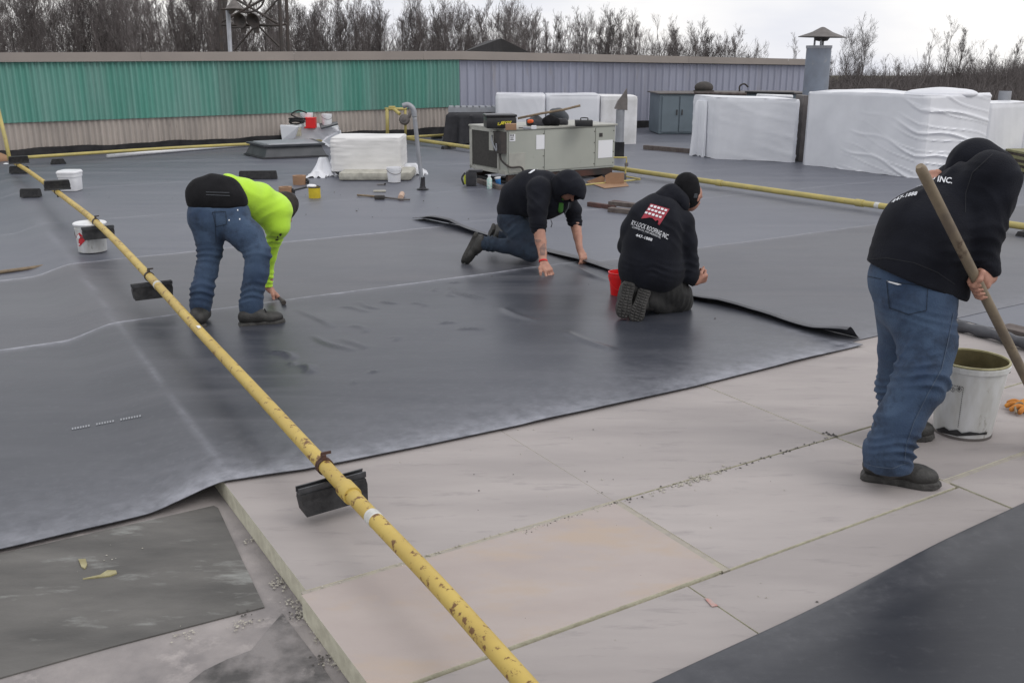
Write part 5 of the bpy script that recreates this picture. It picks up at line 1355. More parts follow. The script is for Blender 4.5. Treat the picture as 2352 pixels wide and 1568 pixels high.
mk('cable', MB().tube(bz(arc, 5), .045, 6), 'tower_steel', parent=e); mk('cable', MB().tube(bz([tp(1040, -40, .6), tp(1030, 60, .6), tp(950, 180, .6)], 5), .045, 6), 'tower_steel', parent=e)
for (x, y) in ((810, 540), (1170, 540)):
    c_ = tp(x, y, -.2); o = mk('horn_speaker', MB().lathe([(0, .25), (.12, .25), (.16, .08), (.30, -.22), (.33, -.24), (.28, -.21), (.10, .03), (0, .03)], c_, 20, (.35, 1, .25)), 'tower_steel', parent=e, smooth=40)
    mk('bracket', MB().box(c_ - ZA * .38, (.22, .16, .42)), 'tower_steel', parent=o)
Yv = 40.0
def tv(x, y): return at(*cF(x, y), Yv)
pv = tv(460, 1390) * [1, 1, 0]; rv = 40 / 12 / ppm(tv(450, 900)); e = empty('thin_stack', pv, 'thin grey stack with a dark conical cap beside the lattice tower', 'stack')
b_, t_ = tv(465, 1390), tv(400, 290); d = (t_ - b_) / (t_[2] - b_[2])
mk('flue', MB().tube([b_ - d * (b_[2] + 6), t_], [rv, rv * 1.5], 16), 'galv', parent=e, smooth=True)
cc_ = tv(580, 250); mk('rain_cap', MB().lathe([(0, .42), (.30, .05), (.36, 0), (0, .02)], cc_, 20), 'galv_dark', parent=e, smooth=40)
mk('cap_arm', MB().tube([t_ - d * .1, cc_ - ZA * .02], .08, 8), 'galv_dark', parent=e)
# dark gabled roof beyond the wall
Yg = 44.0; cG = crp(600, 0, 2.94)
def tg(x, y, dy=0.0): return at(*cG(x, y), Yg + dy)
e = empty('gabled_house', tg(1600, 355) * [1, 1, 0] + ZA * -6.77, 'dark gabled roof peeping over the far wall', 'house')
P = [tg(1690, 268), tg(1875, 360), tg(1685, 360)]
Q = [tg(1580, 285, 5), tg(1560, 360, 5), tg(1420, 360, 5)]
mk('roof', MB().add([tg(1690, 266), tg(1885, 362), tg(1690, 362), tg(1590, 283, 4), tg(1420, 362, 4), tg(1885, 362, 6)], [(0, 1, 2), (0, 2, 4, 3), (0, 3, 5, 1), (3, 4, 5), (1, 5, 4, 2)]), 'roof_dark', parent=e)
b0 = tg(1690, 362); mk('wall', MB().box(np.array([b0[0] - .3, Yg + 2.5, (b0[2] - 6.77) / 2 - .1]), (4.6, 4.0, abs(-6.77 - b0[2]) - .2)), 'gutter', parent=e)
mk('roof_light', MB().add([tg(1640, 312, .9), tg(1675, 325, .4), tg(1672, 330, .4), tg(1638, 317, .9)], [(0, 1, 2, 3)]), 'paper', parent=e)

# ---------------- left middle ground: skylight curb, foam stacks, pails
e = empty('skylight_curb', G(650, 362), 'low dark metal skylight curb with sloping sides', 'skylight')
f0, f1 = G(562, 357), G(615, 366); f2 = G(752, 360)
k = [G(*q) for q in ((563, 355), (608, 366), (752, 360), (722, 347))]; hk = .20
cen = sum(k) / 4; tq = [cen + (p - cen) * .86 + ZA * hk for p in k]
mk('curb', MB().prism(k, tq), 'curb_dark', parent=e)
mk('top_frame', MB().prism([cen + (p - cen) * .95 + ZA * hk for p in k], [cen + (p - cen) * .97 + ZA * (hk + .035) for p in k]), 'curb_dark', parent=e)
mk('top_pan', MB().prism([cen + (p - cen) * .80 + ZA * (hk + .036) for p in k], [cen + (p - cen) * .78 + ZA * (hk + .05) for p in k]), 'galv', parent=e)
mk('base_skirt', MB().prism([cen + (p - cen) * 1.05 + ZA * .006 for p in k], [cen + (p - cen) * 1.0 + ZA * .03 for p in k]), 'tarp', parent=e)
# torn white bundle behind it
Ab, Bb, Cb = G(655, 326), G(650, 338), G(780, 334); hb = height_at(Bb, 297)
torn = wrapped('insulation_bundle', Ab, Bb, Cb, hb, 'low torn white bundle loaded with pails behind the skylight curb', amp=.02, ang=.6, freq=9, sag=.04)
for pts in ([(643, 288), (648, 322), (676, 318), (684, 292)], [(752, 312), (738, 326), (756, 338), (784, 322), (780, 300)]):
    P = [at(x, y, Bb[1] - .12 - .06 * i) for i, (x, y) in enumerate(pts)]; mk('torn_plastic', MB().prism(P, [p + np.array([.02, .02, .01]) for p in P]), 'wrap', parent=torn)
mk('exposed_foam', MB().box(at(678, 303, Bb[1] - .04), (.22, .1, .16)), 'foam', parent=torn)
zt3 = hb + .012
def pail(name, c, r0, r1, h, label, m='white_plastic', lid=None, inside='white_plastic', group=None, handle=True, square=False, ribs=True, hdir=0.4):
    e = empty(name, c, label, 'bucket', group); n = 36
    if square:
        def sq(r, z): return [np.asarray(c) + ZA * z + np.array([r * math.copysign(abs(math.cos(t)) ** .35, math.cos(t)), r * math.copysign(abs(math.sin(t)) ** .35, math.sin(t)), 0]) for t in np.linspace(0, 2 * math.pi, 33)]
        rows = [sq(.001, .001), sq(r0 * .97, .001), sq(r0, .01), sq(r0 + (r1 - r0) * .68, h * .68), sq(r1 * 1.04, h * .69), sq(r1 * 1.06, h * .86), sq(r1 * 1.10, h * .87), sq(r1 * 1.10, h * .93), sq(r1 * .98, h), sq(r1 * .5, h), sq(.001, h)]
        mk('body', MB().grid(np.array(rows[:5])), m, parent=e, smooth=35); mk('lid', MB().grid(np.array(rows[4:])), m, parent=e, smooth=35)
        return e
    pr = [(0, 0), (r0 * .98, 0), (r0, .006), (r0 + (r1 - r0) * .80, h * .80)]
    if ribs: pr += [(r1 * 1.03, h * .81), (r1 * 1.03, h * .83), (r1 * .985, h * .84), (r1, h * .90), (r1 * 1.03, h * .91), (r1 * 1.03, h * .93)]
    pr += [(r1, h * .985)]
    mk('body', MB().lathe(pr, c, n), m, parent=e, smooth=35)
    mk('inside', MB().lathe([(r1 * .965, h * .985), (r1 * .955, h * .8), (r0 * .95, h * .32), (0, h * .32)], c, n), inside, parent=e, smooth=35)
    mk('rim', MB().lathe([(r1 * .96, h * .98), (r1 * 1.0, h * .975), (r1 * 1.03, h * .985), (r1 * 1.02, h), (r1 * .97, h), (r1 * .96, h * .98)], c, n), 'pail_rim' if inside == 'pail_inside' else m, parent=e, smooth=50)
    if lid: mk('lid', MB().lathe([(r1 * 1.0, h * .95), (r1 * 1.09, h * .95), (r1 * 1.10, h * .99), (r1 * 1.04, h * 1.015), (r1 * .95, h * 1.005), (0, h * 1.005)], c, n), lid, parent=e, smooth=40)
    if handle:
        ca, sa = math.cos(hdir), math.sin(hdir); c_ = np.asarray(c, float); L_ = []
        for t in np.linspace(0, math.pi, 15):
            x = r1 * 1.05 * math.cos(t); yy = r1 * 1.09 * math.sin(t); L_.append(c_ + np.array([ca * x + sa * yy * .93, sa * x - ca * yy * .93, h * .86 - .55 * yy]))
        mk('bail_handle', MB().tube(L_, .0035, 6), 'galv_dark', parent=e, smooth=True)
    return e
def pail_px(px, py, wpx, ytop, z, label, k=.9, **kw):
    bk = kw.pop('Yat', None); c = G(px, py, z) + np.array([0, .12, 0]) if bk is None else at(px, py, bk) * [1, 1, 0] + ZA * z; r1 = wpx / 2 / ppm(c) / 1.03; h = height_at(c, ytop) ; return pail('bucket', c, r1 * k, r1, h, label, **kw)
# on the torn bundle
pail_px(*cA(355, 415)[:1], 297, 178 / 6.0, cA(0, 262)[1], zt3, 'translucent white bucket behind the red box on the torn bundle', k=.86, Yat=Bb[1] + .30)
pail_px(cA(632, 0)[0], 299, 146 / 6.0, cA(0, 278)[1], zt3, 'clean white bucket standing alone at the right of the torn bundle', k=.88, Yat=Bb[1] + .25)
rb0 = at(*cA(385, 445), Bb[1] + .02) * [1, 1, 0] + ZA * zt3; e = empty('red_tool_box', rb0, 'red box beside the black hose on the torn bundle', 'box')
wr = 150 / 6.0 / ppm(rb0); hr = height_at(rb0, cA(0, 350)[1])
mk('box', MB().box(rb0 + ZA * hr / 2 + np.array([0, .1, 0]), (wr, .2, hr), bev=.012), 'red_plastic', parent=e); mk('lid', MB().box(rb0 + ZA * (hr + .012) + np.array([0, .1, 0]), (wr * 1.03, .21, .03), bev=.008), 'red_plastic', parent=e); mk('latch', MB().box(rb0 + ZA * hr * .55 + np.array([-wr * .42, -.006, 0]), (.03, .012, hr * .7)), 'white_tape', parent=e)
hc = at(*cA(245, 400), Bb[1] + .12); r_ = np.random.default_rng(4); hp = []
for k in range(60):
    t = k * .55; hp.append(hc + np.array([.19 * math.cos(t) + r_.normal(0, .012), .14 * math.sin(t) + r_.normal(0, .012), -.05 + .10 * abs(math.sin(t * .37)) + .0008 * k]))
hp += [hc + np.array([-.15, 0, .15]), hc + np.array([0, 0, .24]), hc + np.array([.16, 0, .19])]
mk('black_hose', MB().tube(bz(hp, 3), .014, 6), 'rubber', smooth=True, label='tangled black hose heaped on the torn bundle', cat='hose', origin=hc)
P = [at(*cA(x, y), Bb[1] - .02 + d) for x, y, d in ((545, 492, 0), (775, 430, 0), (770, 405, .35), (520, 428, .35))]
mk('rubber_mat', MB().prism(P, [p + ZA * .03 for p in P]), 'slate_fabric', label='dark grey rubber mat bent over the torn bundle corner', cat='mat', origin=P[0])
# stack of white foam boards
Bw = G(*cA(690, 1150)); Cw = G(*cA(1650, 1150)); nb_ = np.array([0, 1., 0]); hw = height_at(Bw, cA(0, 622)[1])
e = empty('foam_board_stack', Bw, 'squat stack of white foam boards wrapped in torn plastic', 'foam stack')
wrapped('foam_board_stack', Bw + nb_ * .9, Bw, Cw, hw - .09, None, 'eps_wrap', amp=.016, ang=.02, freq=26, par=e, z0=.09, sag=.02, res=.02)
mk('pallet_foam', MB().box(G(*cA(1285, 1200)) + nb_ * .4 + ZA * .062, (1000 / 6.0 / ppm(G(*cA(1285, 1200))), .8, .115), bev=.04), 'foam_old', parent=e, smooth=40)
FA = Fig(cA, 6.0); Ya = Bw[1] - .05
for k, (cx_, cy_, s_, h_, fl_) in enumerate(((565, 1125, .05, .27, 2.2), (490, 1140, .05, .09, 1.6), (640, 1125, .05, .12, 1.6), (1770, 1095, .07, .15, 1.8), (1850, 1105, .05, .08, 1.6))):
    c0 = G(*cA(cx_, cy_ + 12)) + np.array([0, .05, .0])
    drape('torn_plastic', c0 + np.array([-s_, s_, 0]), c0 + np.array([-s_, -s_, 0]), c0 + np.array([s_ * 1.3, -s_ * .8, 0]), h_, fl_, 'wrap', e, folds=4 + k % 3, amp=.035, zbase=.006)
P = [G(*cA(x, 1080)) + np.array([0, -.04 + .0 * i, 0]) for i, x in enumerate((690, 900, 1100, 1300, 1500, 1700))]
rows = np.array([[p * [1, 1, 0] + np.array([0, -.10 - .05 * math.sin(i * 3), .13 + .02 * math.sin(i * 5)]) for i, p in enumerate(bz(P, 6))], [p * [1, 1, 0] + np.array([0, .02, .20]) for p in bz(P, 6)]])
mk('torn_plastic', MB().grid(rows), 'wrap', parent=e, smooth=True)
pail_px(cA(1540, 0)[0], cA(0, 1230)[1], 205 / 6.0, cA(0, 1010)[1], .01, 'white bucket with grey print in front of the foam board stack', k=.86)
# plastic vent pipe with a hooked top
pb = G(971, 436); Yp = pb[1]; e = empty('hooked_vent', pb, 'slender grey plastic vent pipe with a hooked top', 'vent')
vp = [pb, at(966, 392, Yp), at(960, 340, Yp), at(955, 295, Yp), at(952, 268, Yp), at(950, 254, Yp), at(944, 245, Yp), at(935, 241, Yp), at(925, 244, Yp)]
mk('pipe', MB().tube(bz(vp[:5], 4), .029, 14), 'galv', parent=e, smooth=True)
mk('elbow', MB().tube(bz(vp[4:], 5), [.036] * (len(bz(vp[4:], 5)) - 1) + [.033], 14, cap=False), 'galv', parent=e, smooth=True)
mk('boot', MB().lathe([(.085, .012), (.05, .02), (.035, .05), (.034, .17)], pb, 18), 'tarp', parent=e, smooth=True)
# little things on the roof
def tape_roll(px, py, w, ytop, label):
    c = G(px, py) + np.array([0, .07, 0]); r = w / 2 / ppm(c); h = height_at(c, ytop)
    e = empty('tape_roll', c, label, 'roll')
    mk('cover', MB().lathe([(r * .55, 0), (r, 0), (r, h), (r * .55, h), (r * .55, 0)], c, 24), 'cardboard', parent=e, smooth=40)
    mk('loose_end', MB().tube([c + np.array([r, 0, h * .6]), c + np.array([r * 1.35, -.02, h * .35]), c + np.array([r * 1.2, -.02, .01])], .022, 6), 'rubber', parent=e)
tape_roll(cA(235, 0)[0], 425, 30, cA(0, 1125)[1], 'brown roll of seam tape farther from the yellow can')
tape_roll(cA(40, 0)[0], 446, 30, cA(0, 1280)[1], 'brown roll of seam tape nearest the hi-vis worker')
mk('rubber_strip', MB().box((G(*cA(110, 1350)) + G(*cA(360, 1290))) / 2 + ZA * .012, (np.linalg.norm(G(*cA(110, 1350)) - G(*cA(360, 1290))), .05, .008), ((lambda d: (d / np.linalg.norm(d), np.cross(ZA, d / np.linalg.norm(d)), ZA))(G(*cA(360, 1290)) - G(*cA(110, 1350))))), 'rubber', label='black rubber strip running between the tape rolls', cat='strip')
c = G(721, 456) + np.array([0, .06, 0]); r = 13.5 / ppm(c); h = height_at(c, 430); e = empty('paint_can', c, 'yellow metal can with a white rag on top', 'can')
mk('can', MB().lathe([(0, 0), (r, 0), (r, h), (r * .9, h), (r * .9, h - .03), (0, h - .03)], c, 28), 'yellow_paint', parent=e, smooth=40)
mk('rim', MB().lathe([(r * .9, h - .004), (r * 1.04, h - .004), (r * 1.04, h + .01), (r * .9, h + .01)], c, 28), 'dark_frame', parent=e, smooth=40)
blob('rag', [(c + np.array([-.03, 0, h + .015]), (.06, .05, .025))], 'paper', parent=e)
# roller frame, stick and scraps in front of the vent
e = empty('seam_roller', G(890, 455), 'paint roller with a pale wooden handle lying on the roof', 'roller')
a, b_ = G(*cA(1045, 1395), .02), G(*cA(1300, 1415), .02); mk('handle', MB().tube([a, b_], .014, 8), 'wood', parent=e, smooth=True)
mk('head', MB().box(G(*cA(1350, 1425), .03), (.13, .07, .05), bev=.015), 'dark_frame', parent=e); mk('frame', MB().tube([G(*cA(1400, 1425), .02), G(*cA(1650, 1455), .02), G(*cA(1770, 1458), .02)], .012, 6), 'galv_dark', parent=e)
mk('cardboard_tube', MB().tube([G(*cA(1640, 1430), .035), G(*cA(1660, 1380), .035)], .035, 14), mat('tube_card', (.5, .36, .28), .8).name, label='short pinkish cardboard tube beside the paint roller', cat='tube', smooth=40)
mk('foam_scrap', MB().box(G(*cA(1350, 1340), .012), (.16, .07, .02), bev=.004), 'foam_old', label='flat pale scrap lying in front of the white bucket', cat='scrap')
e = empty('trowel', G(*cA(1390, 1245)), 'small grey trowel on the roof beside the white bucket', 'trowel')
mk('blade', MB().box(G(*cA(1375, 1248), .012), (.12, .05, .006)), 'galv_dark', parent=e); mk('grip', MB().tube([G(*cA(1410, 1243), .02), G(*cA(1440, 1238), .025)], .01, 8), 'black_plastic', parent=e)
# loose support blocks
def loose(px, py, wpx, label, h=.09, ax=None, m=None):
    p = G(px, py, drop(*[np.array(q) for q in uv(G(px, py))]) if False else 0.0); u_, v_ = uv(p); z = float(drop(np.array(u_), np.array(v_))) + .008; p = G(px, py, z); ax = ax if ax is not None else np.array([1., .08, 0]) / np.linalg.norm([1., .08])
    L = wpx / ppm(p); e = empty('loose_block', p, label, 'block', 'loose rubber pipe blocks')
    b = MB(); c = np.cross(ZA, ax); w = .10; p = p + c * w * .5
    b.prism([p + ax * x * L + c * y * w * 1.1 for x, y in ((-.5, -.5), (.5, -.5), (.5, .5), (-.5, .5))], [p + ax * x * L * .96 + c * y * w * .8 + ZA * h for x, y in ((-.5, -.5), (.5, -.5), (.5, .5), (-.5, .5))])
    mk('block', b, 'rubber', parent=e); mk('channel', MB().box(p + ZA * (h + .006), (L * .96, .04, .012), (ax, c, ZA)), 'rubber', parent=e)
loose(68, 453, 43, 'black rubber block lying left of the foreground gas pipe, nearer one'); loose(42, 398, 40, 'black rubber block under the far end of the foreground gas pipe')
loose(592, 411, 86, 'long black rubber block lying behind the hi-vis worker', h=.10)
# buckets at the left
p = G(155, 441); c = p + np.array([0, .13, 0]); r = 21.5 / ppm(c)
pail('bucket', c + ZA * .006, r * .93, r, height_at(c, 392), 'square white lidded bucket behind the foreground gas pipe', square=True)
c = G(200, 582, .01) + np.array([0, .13, 0]); r = 33.0 / ppm(c); h = height_at(c, 511)
dp_ = pail('bucket', c, r * .93, r, h, 'white steel pail with a red flammable diamond under the gas pipe', m='pail_white', lid='white_plastic', hdir=-.5)
bd = [o for o in dp_.children if o.name.startswith('body')][0]
d1_ = decal('hazard_diamond', bd, [[cD(*q) for q in ((645, 972), (697, 916), (755, 976), (697, 1036))]], 'red_print', dp_, lift=.003, step=6)
decal('hazard_symbol', bd, [[cD(*q) for q in ((680, 962), (672, 950), (684, 938), (694, 930), (700, 946), (706, 952), (700, 966), (690, 970))], [cD(*q) for q in ((692, 1010), (702, 1010), (702, 1022), (692, 1022))]], 'paper', d1_, lift=.006, step=6)
u_, v_ = uv(G(60, 616, ZL)); 
mk('wooden_stick', MB().tube([G(-60, 633, ZL + .025), G(60, 617, ZL + .025), G(124, 608, ZL + .028)], .016, 8), 'wood', smooth=True, label='pale wooden stick lying on the roof at the left edge', cat='stick')
P0_ = G(4, 385, -.07); e = empty('canvas_bag', P0_, 'tan canvas bag at the left edge beside the pipe junction', 'bag')
blob('bag', [(G(-6, 378, -.07) + ZA * .07, (.22, .16, .13))], 'cardboard', parent=e); blob('rag', [(G(16, 385, -.07) + ZA * .03, (.07, .06, .05))], 'paper', parent=e)
# wood offcuts pile
e = empty('timber_pile', G(1400, 490), 'small pile of dark reddish timber offcuts behind the beanie worker', 'timber')
for (a, b_, w, z, m) in (((1352, 474), (1412, 483), .06, .03, 'red_wood'), ((1400, 487), (1500, 497), .10, .03, 'old_wood'), ((1400, 480), (1500, 490), .08, .07, 'old_wood'), ((1408, 470), (1490, 482), .05, .03, 'red_wood')):
    a, b_ = G(*a), G(*b_); d = b_ - a; L = np.linalg.norm(d); d /= L
    mk('offcut', MB().box((a + b_) / 2 + ZA * z, (L, w, .05), (d, np.cross(ZA, d), ZA), bev=.003), m, parent=e)
# board on the roll at the right edge
a, b_ = G(2306, 738, .10), G(2420, 766, .10); d = b_ - a; L = np.linalg.norm(d); d /= L
mk('weathered_plank', MB().box((a + b_) / 2 - ZA * .045, (L, .14, .05), (d, np.cross(ZA, d), ZA), bev=.004), 'old_wood', label='weathered plank lying on the membrane roll at the right edge', cat='plank', origin=(a + b_) / 2)

# red bucket beside the kneeling worker
c = G(1426, 683, .012) + np.array([0, .09, 0]); r = 27 / ppm(c); h = height_at(c, 624)
e = empty('red_bucket', c, 'small bright red plastic bucket beside the beanie worker', 'bucket')
mk('body', MB().lathe([(0, 0), (r * .74, 0), (r * .76, .004), (r * .93, h * .80), (r * .98, h * .81), (r * .99, h * .99), (r * .95, h * .99), (r * .73, .02), (0, .02)], c, 30), 'red_plastic', parent=e, smooth=35)
mk('rim', MB().lathe([(r * .95, h * .98), (r * 1.02, h * .975), (r * 1.03, h), (r * .95, h)], c, 30), 'red_plastic', parent=e, smooth=40)
mk('bail_handle', MB().tube([c + np.array([r * math.cos(t), -r * math.sin(t) * .97, h * .86 - .10 * math.sin(t)]) for t in np.linspace(0, math.pi, 13)], .003, 6), 'red_plastic', parent=e)

# steel pail of adhesive in the right foreground
c = G(2209, 990); rb = 61.5 / ppm(c); hh = height_at(c, 822); rt = 80 / ppm(c + ZA * hh)
pl = pail('bucket', c, rb, rt, hh, 'dirty white adhesive pail beside the standing worker', m='pail_white', inside='pail_inside', handle=False, ribs=False)
bd = [o for o in pl.children if o.name.startswith('body')][0]
mk('crimped_collar', MB().lathe([(rt * .99, hh * .90), (rt * 1.03, hh * .905), (rt * 1.035, hh * .965), (rt * 1.0, hh * .975)], c, 26), 'pail_white', parent=pl)
mk('bail_ear', MB().lathe([(0, 0), (.014, 0), (.012, .012), (0, .014)], c + np.array([rt * 1.0, -.02, hh * .85]), 12, (1, -.2, 0)), 'galv_dark', parent=pl)
mk('base_ring', MB().lathe([(rb * .97, 0), (rb * 1.02, 0), (rb * 1.02, .012), (rb, .014)], c, 36), 'galv_dark', parent=pl, smooth=40)
ln_ = []
for k in range(22): 
    y0 = 1115 + k * 21; x0 = 383 - k * 2.9; ln_.append([cP(x0 - 4, y0), cP(x0 + 4, y0), cP(x0 + 3, y0 + 13), cP(x0 - 5, y0 + 13)])
for k in range(6): ln_.append([cP(225 + k * 27, 1078 + k * 5), cP(243 + k * 27, 1081 + k * 5), cP(243 + k * 27, 1089 + k * 5), cP(225 + k * 27, 1086 + k * 5)])
def dia(cx_, cy_, r_o, r_i):
    o = [(cx_ - r_o, cy_), (cx_, cy_ - r_o), (cx_ + r_o, cy_), (cx_, cy_ + r_o)]; i_ = [(cx_ - r_i, cy_), (cx_, cy_ - r_i), (cx_ + r_i, cy_), (cx_, cy_ + r_i)]
    return [[cP(*o[k]), cP(*o[(k + 1) % 4]), cP(*i_[(k + 1) % 4]), cP(*i_[k])] for k in range(4)]
ln_ += dia(263, 1137, 33, 27) + dia(335, 1137, 33, 27)
ln_ += [[cP(*q) for q in ((258, 1122), (268, 1122), (266, 1142), (260, 1142))], [cP(*q) for q in ((259, 1147), (267, 1147), (267, 1154), (259, 1154))], [cP(*q) for q in ((326, 1120), (344, 1120), (348, 1132), (340, 1136), (340, 1150), (330, 1150), (330, 1136), (322, 1132))]]
decal('hazard_print', bd, ln_, 'ink', pl, lift=.003, step=12)
decal('tar_smear', bd, [[crp(1900, 700, 3.136)(*q) for q in ((925, 955), (985, 940), (1020, 965), (1080, 960), (1110, 985), (1170, 975), (1240, 985), (1295, 975), (1290, 995), (1180, 1002), (1080, 1008), (1000, 990), (940, 975))]], 'rubber', pl, lift=.003, step=8)
# orange glove at the right edge
gx = G(2348, 948, .0)
e = empty('work_glove', gx, 'crumpled orange work glove at the right edge', 'glove')
blob('palm', [(gx + np.array([.05, .02, .03]), (.07, .05, .035))], 'orange_fabric', parent=e, disp=.012, sc=40)
for k, an in enumerate((-2.9, -2.4, 2.8, 2.2)):
    d = np.array([math.cos(an), math.sin(an), 0]); mk('finger', MB().tube(bz([gx + np.array([.04, .02, .03]) + d * .03, gx + np.array([.04, .02, .035]) + d * .075, gx + np.array([.03, .02, .015]) + d * .10], 4), [.013] * 8 + [.009], 8), 'orange_fabric', parent=e, smooth=True)
mk('cuff_loop', MB().tube(bz([G(2334, 948, .02), G(2332, 930, .04), G(2345, 925, .05), G(2356, 935, .03)], 5), .006, 6), 'handle_wood', parent=e, smooth=True)
# ------------------------------------------------------------------ standing worker with the long handle
F4 = Fig(lambda x, y: (x, y), 1.0); K4, P4 = F4.K, F4.P
man = empty('person', G(2070, 1100), 'standing worker in black hooded sweatshirt and blue jeans, bent over a long handle', 'person')
leg_n = F4.chain((2112, 700, 3.92, 82), (2130, 785, 3.85, 63), (2115, 873, 3.77, 58), (2064, 965, 3.73, 49), (2040, 1035, 3.71, 52), (2038, 1090, 3.71, 54))
leg_f = F4.chain((2085, 700, 4.06, 74), (2070, 800, 4.14, 47), (2058, 890, 4.20, 42), (2062, 960, 4.24, 40), (2070, 1010, 4.25, 42))
pel = F4.chain((2088, 640, 3.99, 90), (2102, 690, 3.98, 86))
hem_n = P4(2038, 1072, 3.71); hem_f = P4(2068, 985, 4.25)
jb = [(P4(2045, 1030, 3.71), (P4(2064, 965, 3.73) - P4(2040, 1090, 3.71)), .09, .014, 80), (P4(2120, 870, 3.77), P4(2130, 785, 3.85) - P4(2064, 965, 3.73), .09, .013, 62), (P4(2115, 720, 3.92), (.4, 0, 1), .05, .007, 90), (P4(2060, 900, 4.2), (0, 0, 1), .10, .008, 80)]
sdf_obj('jeans', pel + leg_n + leg_f, 'denim', man, .0072, .03, cuts=[(hem_n, (.06, 0, -1), .22), (hem_f, (0, 0, -1), .2)], fold=cloth(.0055, 15, 1, jb))
torso4 = F4.chain((2102, 640, 3.985, 107), (2117, 578, 4.0, 110), (2132, 540, 4.02, 113), (2212, 458, 4.06, 83))
belly4 = F4.chain((2105, 612, 3.985, 106), (2160, 640, 3.94, 62), (2182, 672, 3.93, 42))
arm4 = F4.chain((2222, 450, 4.0, 62), (2278, 410, 3.95, 64), (2275, 455, 3.93, 56), (2256, 530, 3.90, 50), (2254, 582, 3.885, 38), (2268, 604, 3.88, 25), (2273, 640, 3.88, 20))
armf4 = F4.chain((2185, 440, 4.2, 60), (2176, 455, 4.2, 42), (2170, 430, 4.18, 24))
hood4 = F4.chain((2238, 381, 4.14, 63), (2272, 398, 4.10, 58))
hd = [(hem, n_, r_) for hem, n_, r_ in ((P4(2095, 642, 3.985), (-.36, 0, -1), .55), (P4(2272, 631, 3.88), (.15, 0, -1), .09))]
hb4 = [(P4(2258, 560, 3.89), (.05, 0, 1), .09, .008, 75), (P4(2270, 610, 3.88), (.05, 0, 1), .04, .007, 150), (P4(2110, 600, 3.99), (.3, 0, 1), .09, .006, 60), (P4(2240, 440, 3.95), (.7, 0, .7), .06, .006, 60)]
hoodie4 = sdf_obj('hoodie', torso4 + belly4 + arm4 + armf4, 'black_hoodie', man, .008, .025, cuts=hd, fold=cloth(.014, 9, 2, hb4))
sdf_obj('hood', hood4 + F4.chain((2196, 398, 4.13, 26), (2240, 405, 4.08, 30)), 'black_hoodie', hoodie4, .009, .03, fold=cloth(.005, 14, 5))
wr4 = P4(2273, 636, 3.88)
# handle
ht0, ht1 = P4(2113, 383, 3.62), G(2428, 1012, .04)
hdir = (ht1 - ht0) / np.linalg.norm(ht1 - ht0)
tt = np.linspace(0, 1, 4000); hpix = np.array([proj(ht0 + (ht1 - ht0) * t)[1] for t in tt]); tg_ = tt[np.argmin(abs(hpix - 655))]; gp = ht0 + (ht1 - ht0) * tg_
HR = .0205
broom = empty('push_broom', ht1, 'long stained wooden handle of a push broom held by the standing worker', 'broom')
mk('handle', MB().tube([ht0 - hdir * .004] + [ht0 + hdir * .012] + [ht0 + (ht1 - ht0) * t for t in np.linspace(.02, 1, 10)], [HR * .7, HR] + [HR] * 10, 16), 'handle_wood', parent=broom, smooth=50)
bh = ht1 + np.array([0, 0, .0]); bax = np.array([.5, .86, 0]); mk('head', MB().box(bh + ZA * .035, (.42, .07, .05), (bax, np.cross(ZA, bax), ZA), bev=.006), 'wood', parent=broom)
bb = MB()
for k in range(60): 
    q = bh + bax * (-.2 + .4 * (k % 20) / 19) + np.cross(ZA, bax) * (-.022 + .022 * (k // 20)); bb.tube([q + ZA * .015, q - ZA * .038 + np.array([.004 * math.sin(k), 0, 0])], .004, 4)
mk('bristles', bb, 'black_cloth', parent=broom); COL.objects[-1]['kind'] = 'stuff'
def grip(c, ax, frm, s=1.0, rad=HR, side=1, wrist=None):
    """fist closed round a stick: c point on its axis, ax along the stick, frm direction from which the palm comes"""
    ax = ax / np.linalg.norm(ax); fr = frm - ax * (frm @ ax); fr /= np.linalg.norm(fr); tn = np.cross(ax, fr) * side; out = []
    for i in range(4):
        o = c + ax * (-.036 + .0235 * i); rr = .0095 * s; R_ = rad + rr * .85; pts = []
        for an in np.linspace(-.2, 3.9, 7): pts.append(o + R_ * (math.cos(an) * fr + math.sin(an) * tn) + ax * .004 * an)
        for j in range(6): out.append((pts[j], pts[j + 1], rr * (1.08 - .05 * j), rr * (1.03 - .05 * j)))
    k1, k2 = c - ax * .036 + fr * (rad + .012) - tn * .002, c + ax * .036 + fr * (rad + .012) - tn * .002
    out.append((k1, k2, .017 * s, .016 * s)); w = wrist if wrist is not None else c + fr * .09
    out += [(k1, w, .019 * s, .025 * s), (k2, w, .018 * s, .025 * s), ((k1 + k2) / 2, w, .020 * s, .026 * s)]
    t0 = c - ax * .035 + fr * (rad + .018); pts = [t0, c - ax * .062 + fr * rad * .7 - tn * (rad + .008), c - ax * .050 - fr * (rad * .7) - tn * (rad + .006), c - ax * .030 - fr * (rad + .008)]
    for j in range(3): out.append((pts[j], pts[j + 1], (.0145, .0118, .0105)[j] * s, (.0118, .0105, .009)[j] * s))
    return out
h4 = grip(gp, hdir, wr4 + np.array([.01, .0, .0]) - gp, wrist=wr4, side=-1)
fh = P4(2141, 400, 3.90); fpt = ht0 + hdir * .06
h4b = hand(P4(2162, 416, 4.16), P4(2136, 394, 4.12) - P4(2162, 416, 4.16), np.array([0., -.3, -1]), 1, curl=(1.0, 1.1, .7), thumb=.6, s=.9)
head4 = P4(2250, 392, 4.10); fwd4 = np.array([.75, .15, -.65])
